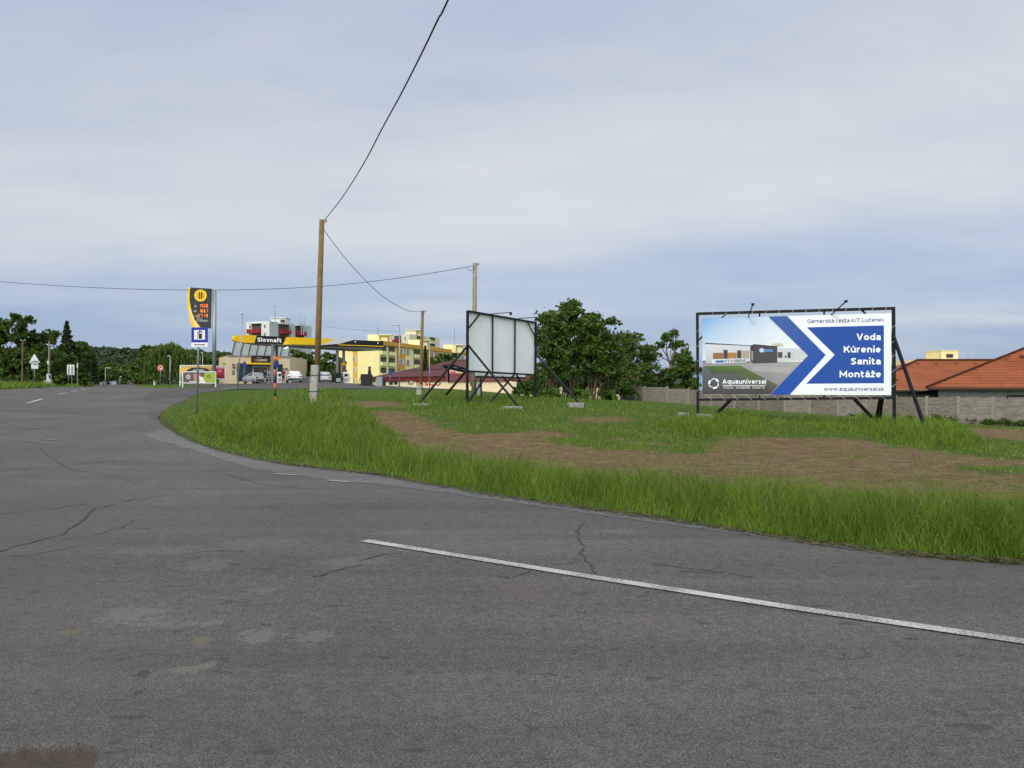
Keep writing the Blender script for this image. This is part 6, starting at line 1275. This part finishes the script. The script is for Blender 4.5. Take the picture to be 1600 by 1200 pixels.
car('dark low car parked between the white hatchback and the tall tan pole', 479, 118, R(70), DGR, 'sedan')
car('black car driving away down the main road', 204, 215, R(30), BLA, 'hatch', None, 'cars on the main road')
car('dark red car far down the main road next to the white kiosk', 153, 225, R(35), RED_, 'hatch', None, 'cars on the main road')
p = P(169, 604, 205); p.z = T(p.x, p.y); va = thing('delivery_van', 'white box van far down the main road', 'van', tuple(p)); mb = MB(); mb.box(*bq(163.5, 595.8, 178.8, 604, 205, 2.0)); mb.build('cargo_box', white_p, va); mb = MB(); mb.box(*bq(159.3, 597.8, 163.4, 604, 205, 1.9)); cb = mb.build('cab', white_p, va); mb = MB(); mb.box(*bq(159.9, 598.6, 162.6, 601.2, 203.98, .1)); mb.build('side_window', glass, cb)
mb = MB(); mb.box(*bq(163.6, 595.2, 178.9, 595.9, 205, 2.1)); mb.build('roof_edge', M('edge_green', (.3, .36, .2), .5), va)
for u in (161.5, 174.5): mb = MB(); mb.lathe([(.2, -.12), (.42, -.12), (.42, .12), (.2, .12)], P(u, 604.6, 204), 12, axis='Y'); mb.build('wheel', rubber, va)
for u, v, lab, mcol in ((142.5, 601, 'small dark kiosk beside the distant van', (.05, .04, .04)), (211.5, 596.5, 'distant pale cafe umbrella beside the black car', (.55, .5, .42))):
    p = P(u, 605, 230); p.z = T(p.x, p.y)
    if v < 600: r_ = thing('parasol', lab, 'parasol', tuple(p)); mb = MB(); mb.tube([p, P(u, 593, 230)], .06, 6); mb.build('pole', galv, r_); mb = MB(); mb.lathe([(1.0, 0), (.5, .35), (.04, .6)], P(u, 595, 230), 10); mb.build('canopy', M('parasol_cloth', mcol, .8), r_)
    else: r_ = thing('kiosk', lab, 'kiosk', tuple(p)); mb = MB(); mb.box(p+Vector((0, 0, .9)), (1.8, 1.6, 1.8)); mb.build('wall', M('kiosk_wall', mcol, .8), r_); mb = MB(); mb.box(p+Vector((0, 0, 1.9)), (2.1, 1.9, .14)); mb.build('roof', redm, r_)

# ---- people
def person(label, u, d, heading, top_c, leg_c, h=1.7, skirt=False, hair_c=(.03, .02, .015), jacket_low=.48, z=None):
    p = P(u, 600, d); p.z = T(p.x, p.y)+.03 if z is None else z; k = h/1.75
    r_ = thing('person', label, 'person', tuple(p), heading)
    J = [((0, 0, .95), .15, .11), ((0, .0, 1.12), .135, .10), ((0, .01, 1.34), .17, .11), ((0, .0, 1.46), .10, .08), ((0, .01, 1.53), .055, .055), ((0, .02, 1.60), .085, .095), ((0, .02, 1.70), .088, .10), ((0, .01, 1.76), .05, .06)]
    E = [(i, i+1) for i in range(7)]
    for s_ in (-1, 1):
        b0 = len(J); J += [((s_*.10, 0, .88), .10, .10), ((s_*.11, .03, .50), .068, .07), ((s_*.11, -.01, .10), .045, .05), ((s_*.12, .12, .05), .04, .035)]; E += [(0, b0), (b0, b0+1), (b0+1, b0+2), (b0+2, b0+3)]
        b1 = len(J); J += [((s_*.20, 0, 1.42), .065, .065), ((s_*.25, -.03, 1.14), .048, .048), ((s_*.22, .12, .94), .036, .036), ((s_*.20, .17, .86), .03, .04)]; E += [(3, b1), (b1, b1+1), (b1+1, b1+2), (b1+2, b1+3)]
    me = bpy.data.meshes.new('body'); me.from_pydata([tuple(c*k for c in j[0]) for j in J], E, []); o = link('body', me, None)
    o.modifiers.new('skin', 'SKIN'); sv = me.skin_vertices[0].data
    for i, j in enumerate(J): sv[i].radius = (j[1]*k, j[2]*k)
    sv[0].use_root = True; o.modifiers.new('sub', 'SUBSURF').levels = 2
    dg = bpy.context.evaluated_depsgraph_get(); me2 = bpy.data.meshes.new_from_object(o.evaluated_get(dg)); bpy.data.objects.remove(o)
    for m in (M('skin', (.42, .25, .18), .5), M('cloth_%d' % int(top_c[0]*9999), top_c, .8), M('cloth_%d' % int(leg_c[0]*9999+7), leg_c, .8), blackp): me2.materials.append(m)
    for f in me2.polygons:
        c = f.center/k; f.use_smooth = True
        f.material_index = 3 if c.z < .10 else 0 if (c.z > 1.49 or (abs(c.x) > .15 and c.z < .93 and c.z > .78 and c.y > .1)) else 1 if (c.z > .95 or abs(c.x) > .19 or c.z > jacket_low*1.75) else 2
    link('body', me2, r_)
    mb = MB(); mb.lathe([(.03, .0), (.09, .02), (.105, .09), (.10, .15), (.06, .20), (.01, .215)], (0, -.005, 1.585*1), 14); hr = mb.build('hair', M('hair_%d' % int(hair_c[0]*999), hair_c, .6), r_, world=False); hr.scale = (k,)*3
    return r_
person('woman in black top and pale trousers standing by the silver saloon car', 414.3, 98, R(160), (.012, .012, .014), (.40, .31, .20), 1.72, jacket_low=.40)
person('person in a dark red jacket and black trousers beside the white hatchback', 442.6, 95.5, R(-20), (.16, .015, .022), (.014, .014, .016), 1.74)
person('person in grey partly hidden by the striped marker post', 423.5, 100, R(60), (.35, .37, .42), (.03, .03, .04), 1.7)
# ================================================================== hill, trees, bushes, weeds
lm = {'oak': leafmat('leaf_dark', (.020, .046, .008), (.080, .136, .022), .28), 'maple': leafmat('leaf_mid', (.024, .055, .008), (.092, .155, .022), .25), 'willow': leafmat('leaf_willow', (.042, .085, .012), (.125, .180, .036), .3),
      'conifer': leafmat('needle', (.010, .024, .010), (.032, .058, .022), .1), 'thicket': leafmat('leaf_thicket', (.022, .055, .008), (.100, .170, .026), .28), 'bush': leafmat('leaf_bush', (.030, .058, .008), (.085, .130, .022), .25)}
bark = M('bark', (.075, .053, .035), .9, .3, 4, .5, 12); bark_w = M('bark_pale', (.135, .095, .055), .9, .3, 4, .5, 12)
def unit(n, r):
    v = r.normal(0, 1, (n, 3)); return v/np.linalg.norm(v, axis=1)[:, None]
def leaves(pos, out, size, r, flat=.3, asp=.55):
    n = len(pos); nm = out*.5+unit(n, r)*.9+np.array([0, 0, flat]); nm /= np.linalg.norm(nm, axis=1)[:, None]
    t = np.cross(nm, unit(n, r)); t /= np.linalg.norm(t, axis=1)[:, None]+1e-9; b = np.cross(nm, t); s = size*r.uniform(.55, 1.25, n)[:, None]
    V = np.empty((n, 4, 3)); V[:, 0] = pos-t*s; V[:, 1] = pos-b*s*asp; V[:, 2] = pos+t*s; V[:, 3] = pos+b*s*asp
    return V.reshape(-1, 3), np.arange(n*4).reshape(-1, 4)
def crown_mesh(name, blobs, n, size, mat_, parent, r, flat=.3, gap=.30):
    B_ = np.array(blobs, float); vol = (B_[:, 3]*B_[:, 4]*B_[:, 5])**(2/3); k = r.choice(len(B_), n, p=vol/vol.sum())
    # each blob breaks into small sprays so that sky shows between them
    ns = 44; sp = unit(len(B_)*ns, r).reshape(len(B_), ns, 3); rad = r.uniform(.40, 1.20, (len(B_), ns, 1)); rad = np.where(r.uniform(0, 1, rad.shape) < .07, rad*1.35, rad); sp[..., 2] = np.where(sp[..., 2] < -.55, -sp[..., 2], sp[..., 2])
    ctr = B_[:, None, :3]+sp*rad*B_[:, None, 3:6]; j = r.integers(0, ns, n); sr = (B_[k, 3:6].mean(1)*.24)[:, None]
    pos = ctr[k, j]+r.normal(0, .55, (n, 3))*sr*np.array([1, 1, .85]); out = sp[k, j]
    hole = val_noise(pos[:, 0]*1.0+pos[:, 1]*.7, pos[:, 2]*1.0, .42*B_[:, 3:6].mean()*1.6+.25, int(r.integers(1, 999))); keep = hole > gap
    V, F = leaves(pos[keep], out[keep], size, r, flat); return npmesh(name, V, F, None, mat_, parent)
def limb(mb, a, b, r0, r1, r, n=5, wig=.06):
    a, b = Vector(a), Vector(b); L = (b-a).length; pts = [a.lerp(b, i/n)+(Vector(r.normal(0, wig*L, 3)) if 0 < i < n else Vector()) for i in range(n+1)]
    mb.tube(pts, [r0+(r1-r0)*i/n for i in range(n+1)], 7)
def tree(name, label, loc, h, w, kind, seed, n=4500, leaf=.3, trunk_h=.28, blobs=None, stems=1, cat='tree', group=None, barkm=None, nb=11, low=.25, depth=None, gap=.30):
    r = np.random.default_rng(seed); x, y = loc[:2]; z = T(x, y) if len(loc) < 3 else loc[2]
    t_ = thing(name, label, cat, (x, y, z), 0, group); depth = depth or w
    if blobs is None:
        blobs = []
        for i in range(nb):
            f = (i+.5)/nb; zz_ = low+(1-low)*f; prof = math.sin(math.pi*min(1, (.22+.78*(1-f))))**.6*(.35+.65*(1-f)**.5) if f > .5 else 1.0
            a = i*2.4+r.uniform(-.4, .4); rr = r.uniform(.15, .33)*prof
            bx_ = r.uniform(.20, .30)*(.75+.25*prof); blobs.append((math.cos(a)*rr*w, math.sin(a)*rr*depth, h*min(zz_, 1-bx_*w/h*.7), bx_*w, bx_*depth, bx_*w*r.uniform(.6, .8)))
    mb = MB()
    for s_ in range(stems):
        bx_, by_ = ((0, 0) if stems == 1 else (r.uniform(-.25, .25)*w*.5, r.uniform(-.2, .2)*w*.4)); R0 = max(.05, h*.02/(stems**.5)); fork = (bx_*1.25+r.normal(0, .12), by_, h*trunk_h*r.uniform(.9, 1.3))
        limb(mb, (bx_, by_, -.15), fork, R0*1.25, R0*.85, r, 4, .03)
        for q in blobs[s_::stems]: limb(mb, fork, (q[0]*.9, q[1]*.9, q[2]+q[5]*.2), R0*.6, R0*.16, r, 4, .05)
    mb.build('trunk', barkm or bark, t_, smooth=True, world=False)
    crown_mesh('crown', blobs, n, leaf, lm[kind], t_, r, gap=gap); return t_
def at(u, d): p = P(u, 600, d); return (p.x, p.y)
# hill
hx = np.linspace(-1400, 250, 320); hy = np.linspace(640, 1100, 46); X, Y = np.meshgrid(hx, hy); prof = np.clip((Y-640)/200, 0, 1); prof = prof*prof*(3-2*prof)
crest = np.interp(X/Y*FPX+800, [-900, 0, 130, 160, 222, 320, 480, 700, 1000], [64, 50, 46, 44.5, 43, 40, 26, 8, -10])/FPX*850
Z = -8+(crest+9.6)*prof+(val_noise(X, Y, 11, 31)*4+val_noise(X, Y, 5.5, 32)*4.0)*prof
hn, hm_ = len(hx), len(hy); idx = np.arange(hn*hm_).reshape(hm_, hn); F4 = np.stack([idx[:-1, :-1], idx[:-1, 1:], idx[1:, 1:], idx[1:, :-1]], -1).reshape(-1, 4)
hmat = bpy.data.materials.new('wooded_slope'); hmat.use_nodes = True; t = hmat.node_tree; b = t.nodes['Principled BSDF']; co = N(t, 'ShaderNodeTexCoord').outputs['Object']
vo = N(t, 'ShaderNodeTexVoronoi', {'Vector': co, 'Scale': .16}); no = N(t, 'ShaderNodeTexNoise', {'Vector': co, 'Scale': .12, 'Detail': 6.0, 'Roughness': .7}).outputs[0]
c = mixc(t, no, (.012, .026, .014), (.040, .066, .028)); c = mixc(t, .5, c, mixc(t, 1.0, c, vo.outputs['Color'], 'MULTIPLY')); t.links.new(c, b.inputs['Base Color']); b.inputs['Roughness'].default_value = .9; b.inputs['Specular IOR Level'].default_value = .1
bp = N(t, 'ShaderNodeBump', {'Height': vo.outputs[0], 'Strength': 1.0, 'Distance': 3.0}); bp.invert = True; t.links.new(bp.outputs[0], b.inputs['Normal'])
o = npmesh('hill', np.c_[X.ravel(), Y.ravel(), Z.ravel()], F4, None, hmat); struct(o)
# tree tops covering the hillside, one far wood
hr = np.random.default_rng(77); n = 26000; yy = hr.uniform(655, 900, n); uu = hr.uniform(90, 360, n); xx = (uu-800)/FPX*yy; pr = np.clip((yy-640)/200, 0, 1); pr = pr*pr*(3-2*pr)
cz_ = np.interp(uu, [-900, 0, 130, 160, 222, 320, 480, 700, 1000], [64, 50, 46, 44.5, 43, 40, 26, 8, -10])/FPX*850; zz3 = -8+(cz_+9.6)*pr+(val_noise(xx, yy, 11, 31)*4+val_noise(xx, yy, 5.5, 32)*4.0)*pr
V, F = leaves(np.c_[xx, yy, zz3+hr.uniform(-.5, 2.2, n)], np.tile([0, -.5, .8], (n, 1)), 2.3, hr, .4, .7); o = npmesh('hill_woods', V, F, None, leafmat('far_leaf', (.012, .026, .012), (.050, .080, .028), .1, .6, .06)); o['kind'] = 'stuff'
# trees along the far side of the main road: (u, distance, top v, width px)
G1 = 'roadside trees beyond the main road'
left = [(-45, 96, 505, 90, 'maple', 'broad leafy tree at the outer edge of the roadside trees'), (6, 98, 500, 62, 'maple', 'leafy tree with thin crown tips beside the tallest roadside tree'), (36, 97, 490, 44, 'oak', 'tallest roadside tree with a ragged top, above the reddish pole'), (58, 100, 516, 46, 'maple', 'rounded roadside tree above the triangular sign'),
        (84, 100, 519, 52, 'oak', 'dark rounded roadside tree above the utility pole'), (112, 104, 534, 44, 'oak', 'dark roadside tree under the spruce tip'), (129, 112, 535, 32, 'maple', 'outermost rounded tree at the road end of the row'), (26, 92, 545, 60, 'oak', 'low dark tree filling the row below the tallest tree'), (72, 93, 548, 60, 'oak', 'low dark tree behind the utility pole'), (104, 97, 556, 52, 'oak', 'low dark tree behind the white rectangular sign')]
for i, (u, d, vt, wpx, kd, lab) in enumerate(left):
    x, y = at(u, d); z = T(x, y); h = CAMZ+(600-vt)/FPX*d-z; tree('broadleaf_tree', lab, (x, y), h, wpx/FPX*d, kd, 100+i, 6500, .26, .2, group=G1, low=.16, nb=13)
def conifer(label, u, d, vt, wpx, seed, group=None, n=3600, base=.1):
    r = np.random.default_rng(seed); x, y = at(u, d); z = T(x, y); h = CAMZ+(600-vt)/FPX*d-z; w = wpx/FPX*d; t_ = thing('spruce_tree', label, 'tree', (x, y, z), 0, group)
    mb = MB(); mb.tube([(0, 0, -.1), (0, 0, h*.6), (0, 0, h)], [h*.018, h*.01, .02], 7); mb.build('trunk', bark, t_, world=False, smooth=True)
    f = r.uniform(0, 1, n)**.75; layer = np.round(f*13)/13+r.normal(0, .012, n); zz_ = base+(1-base)*layer; rad = (1-layer)**.85*w*.5*(.6+.4*np.sin(layer*80)**2); a = r.uniform(0, 2*np.pi, n); q = r.uniform(.15, 1, n)**.6
    pos = np.c_[np.cos(a)*rad*q, np.sin(a)*rad*q, h*zz_-q*rad*.28]; out = np.c_[np.cos(a), np.sin(a), np.full(n, -.2)]
    V, F = leaves(pos, out, .30, r, .5, .4); npmesh('crown', V, F, None, lm['conifer'], t_); return t_
conifer('dark spruce with a pointed tip rising above the roadside trees', 104.5, 103, 503.5, 46, 5, G1)
conifer('conical dark spruce at the end of the roadside row by the hill', 145, 130, 548.5, 24, 6, G1)
conifer('slim spruce behind the short brown pole at the yellow block', 664.5, 135, 541, 20, 7, None, 2200)
# willow and trees at the station side of the main road
def willow(label, u, d, vt, wpx, seed):
    r = np.random.default_rng(seed); x, y = at(u, d); z = T(x, y); h = CAMZ+(600-vt)/FPX*d-z; w = wpx/FPX*d; t_ = thing('willow_tree', label, 'tree', (x, y, z))
    mb = MB(); limb(mb, (0, 0, -.1), (.2, 0, h*.35), h*.035, h*.025, r)
    for i in range(8): a = i*.8; limb(mb, (.2, 0, h*.35), (math.cos(a)*w*.3, math.sin(a)*w*.3, h*.8), h*.015, h*.005, r)
    mb.build('trunk', bark, t_, world=False, smooth=True)
    ns = 300; a = r.uniform(0, 2*np.pi, ns); q = np.sqrt(r.uniform(0, 1, ns)); lump = 1+.16*np.sin(a*3+1)+.1*np.sin(a*7); sx, sy = np.cos(a)*q*w*.47*lump, np.sin(a)*q*w*.47*lump
    sz = h*(.98-.42*q**2.6)+r.normal(0, h*.03, ns); L = h*r.uniform(.28, .72, ns)*(.45+.55*q); m_ = 26
    f = np.linspace(0, 1, m_)[None]; px_ = sx[:, None]*(1+.08*f)+r.normal(0, .07, (ns, m_)); py_ = sy[:, None]*(1+.08*f)+r.normal(0, .07, (ns, m_)); pz = np.maximum(sz[:, None]-L[:, None]*f, .3)
    pos = np.c_[px_.ravel(), py_.ravel(), pz.ravel()]; out = np.tile([0, 0, 0.0], (len(pos), 1)); n = len(pos)
    nm = unit(n, r)*np.array([1, 1, .25]); nm /= np.linalg.norm(nm, axis=1)[:, None]; tt = np.tile([0, 0, 1.0], (n, 1))+unit(n, r)*.25; b_ = np.cross(nm, tt); s = .30*r.uniform(.6, 1.2, n)[:, None]
    V = np.empty((n, 4, 3)); V[:, 0] = pos-tt*s; V[:, 1] = pos-b_*s*.35; V[:, 2] = pos+tt*s; V[:, 3] = pos+b_*s*.35
    npmesh('crown', V.reshape(-1, 3), np.arange(n*4).reshape(-1, 4), None, lm['willow'], t_); return t_
willow('broad drooping willow behind the no turning sign', 262, 118, 538.5, 82, 12)
for i, (u, d, vt, wpx, kd, lab, n, lf) in enumerate([(231, 135, 541, 34, 'oak', 'dark leafy tree at the road side of the willow', 3000, .4), (215, 150, 566, 26, 'oak', 'low dark tree beside the warning triangle', 2000, .45),
    (296, 128, 551, 34, 'willow', 'light green tree between the willow and the totem', 2600, .4), (318, 140, 557, 40, 'oak', 'dark tree behind the price totem pole', 2600, .42), (345, 150, 552, 40, 'maple', 'green tree at the end wall of the station shop', 2600, .42),
    (462, 135, 547, 32, 'oak', 'dark tree under the canopy beside the station shop', 3000, .38), (485, 136, 550, 26, 'oak', 'dark tree under the canopy behind the tall tan pole', 2600, .38), (513, 132, 553, 34, 'maple', 'green tree under the canopy near the yellow block', 3000, .38), (532, 140, 560, 22, 'maple', 'small tree in front of the yellow end wall', 1600, .4),
    (694, 140, 553, 40, 'oak', 'rounded dark tree above the supermarket roof, beside the blank billboard', 3000, .38), (676, 142, 559, 22, 'oak', 'small dark tree above the supermarket roof ridge', 1600, .38), (715, 138, 565, 24, 'maple', 'small green tree above the service walkway', 1600, .38),
    (198, 260, 577, 60, 'maple', 'pale green tree far down the main road', 2200, .7), (168, 250, 578, 40, 'oak', 'dark distant tree behind the white van', 2000, .7), (186, 300, 570, 50, 'oak', 'dark distant tree at the foot of the hill', 2000, .8), (218, 230, 578, 30, 'oak', 'dark distant tree behind the black car', 1800, .6), (152, 200, 572, 30, 'oak', 'dark tree beside the conical spruce', 1800, .55)]):
    x, y = at(u, d); z = T(x, y); h = CAMZ+(600-vt)/FPX*d-z; tree('broadleaf_tree', lab, (x, y), h, wpx/FPX*d, kd, 200+i, n, lf, .2, low=.12, nb=10)
for i, (u, d, vt, wpx, lab) in enumerate([(92, 76, 584, 20, 'round light green bush beside the utility pole base'), (62, 80, 588, 26, 'low bush behind the triangular sign pole'), (22, 82, 590, 40, 'low bush by the thin grey post'), (124, 96, 592, 26, 'low bush behind the white rectangular sign')]):
    x, y = at(u, d); z = T(x, y); h = CAMZ+(600-vt)/FPX*d-z; tree('bush', lab, (x, y), h, wpx/FPX*d, 'bush', 300+i, 1300, .16, .15, cat='bush', group='bushes along the far verge', low=.2, nb=6)
# the thicket in the middle: (u, distance, top v, low v, width px)
G2 = 'thicket trees beside the concrete fence'
th = [(862, 54, 482, 72, 4300, 'thicket tree next to the blank billboard with a wide leafy crown'), (893, 57, 472, 74, 4300, 'tallest thicket tree with a crooked top'), (925, 56, 489, 66, 4000, 'thicket tree right of the tallest one, with many thin stems'), (952, 58, 500, 62, 4000, 'thicket tree with dense dark crown at the middle of the slope'), (984, 76, 519, 62, 3600, 'thicket tree leaning over the end of the concrete fence'), (1012, 78, 538, 50, 2600, 'shortest thicket tree behind the first fence panel'), (880, 62, 530, 80, 1500, 'shaded thicket tree at the back of the row')]
for i, (u, d, vt, wpx, n, lab) in enumerate(th):
    x, y = at(u, d); z = T(x, y); h = CAMZ+(600-vt)/FPX*d-z; tree('thicket_tree', lab, (x, y), h, wpx/FPX*d*.95, 'thicket', 400+i, int(n*1.95), .14, .34, stems=7, group=G2, barkm=bark_w if i % 3 else bark, low=.27, nb=20, gap=.35)
x, y = at(1046, 73); z = T(x, y); tree('young_tree', 'slender young tree with a bare pale trunk by the concrete fence', (x, y), CAMZ+(600-515)/FPX*73-z, 2.9, 'thicket', 437, 3400, .15, .46, blobs=[(x_*1.15, y_, z_*1.17, a_*1.12, b_, c_*1.1) for x_, y_, z_, a_, b_, c_ in [(-.75, 0, 5.0, .45, .5, .4), (-.2, 0, 5.7, .5, .5, .45), (.45, .1, 6.0, .55, .5, .4), (.2, 0, 5.0, .4, .4, .35), (.9, 0, 5.1, .55, .5, .5), (1.25, 0, 4.2, .6, .6, .55), (.75, .2, 4.1, .5, .5, .4), (-.9, .1, 4.2, .35, .35, .3), (1.5, 0, 3.3, .7, .6, .6), (1.0, .2, 3.0, .6, .5, .5)]], barkm=bark_w)
for i, (u, d, vt, wpx, n, lab, kd) in enumerate([(1072, 68, 556, 54, 3000, 'bushy green tree behind the fence at the billboard post', 'maple'), (1045, 72, 577, 50, 1800, 'low bush behind the second fence panel', 'oak'), (862, 52, 609, 40, 900, 'low bush at the foot of the thicket beside the blank billboard', 'thicket'), (905, 51, 611, 34, 700, 'small bush at the foot of the tallest thicket tree', 'thicket'), (950, 56, 611, 34, 700, 'low bush at the fence end under the thicket', 'oak'), (820, 60, 596, 36, 1100, 'low bush under the blank billboard', 'thicket'), (880, 66, 574, 70, 1800, 'dark undergrowth bush behind the tallest thicket tree', 'oak'), (925, 67, 570, 74, 1800, 'dark undergrowth bush at the back of the thicket middle', 'oak'), (968, 68, 574, 66, 1800, 'dark undergrowth bush at the back of the thicket by the fence end', 'oak'), (1014, 72.5, 574, 66, 2600, 'dark undergrowth bush behind the shortest thicket tree', 'oak'), (848, 66, 580, 46, 1500, 'dark undergrowth bush at the blank billboard post', 'oak'), (1392, 62, 573, 20, 900, 'dark bush behind the banner billboard brace', 'oak')]):
    x, y = at(u, d); z = T(x, y); h = CAMZ+(600-vt)/FPX*d-z; tree('bush' if vt > 565 else 'broadleaf_tree', lab, (x, y), h, wpx/FPX*d, kd, 440+i, n, .2, .2, cat='bush' if vt > 565 else 'tree', low=.2, nb=8)
# weeds along the fence
wd = [(1342, 655, 648, 1.5, 'leafy weed clump at the fence seen under the billboard banner'), (1420, 660, 650, .7, 'tall weed at the fence behind the billboard brace'), (1463, 662, 648, 1.0, 'spreading weed at the fence under the gutter corner'), (1486, 663, 646, 1.0, 'tallest weed beside a fence post'), (1520, 664, 655, .9, 'low dark weed at the fence, between the tallest weed and the dry path'), (1542, 665, 657, .9, 'low bushy weed at the fence post nearest the frame edge'), (1571, 667, 655, 1.1, 'wide weed clump at the fence above the dry path'), (1595, 668, 660, .9, 'weed clump at the fence at the picture edge')]
for i, (u, vb, vt, w, lab) in enumerate(wd):
    d = Vf_d(u)-.35; x, y = at(u, d); z = T(x, y); h = max(.4, CAMZ+(600-vt)/FPX*d-z); tree('weed_plant', lab, (x, y), h, w, 'oak', 500+i, 260, .09, .3, cat='weed', group='weeds along the fence foot', low=.2, nb=5)
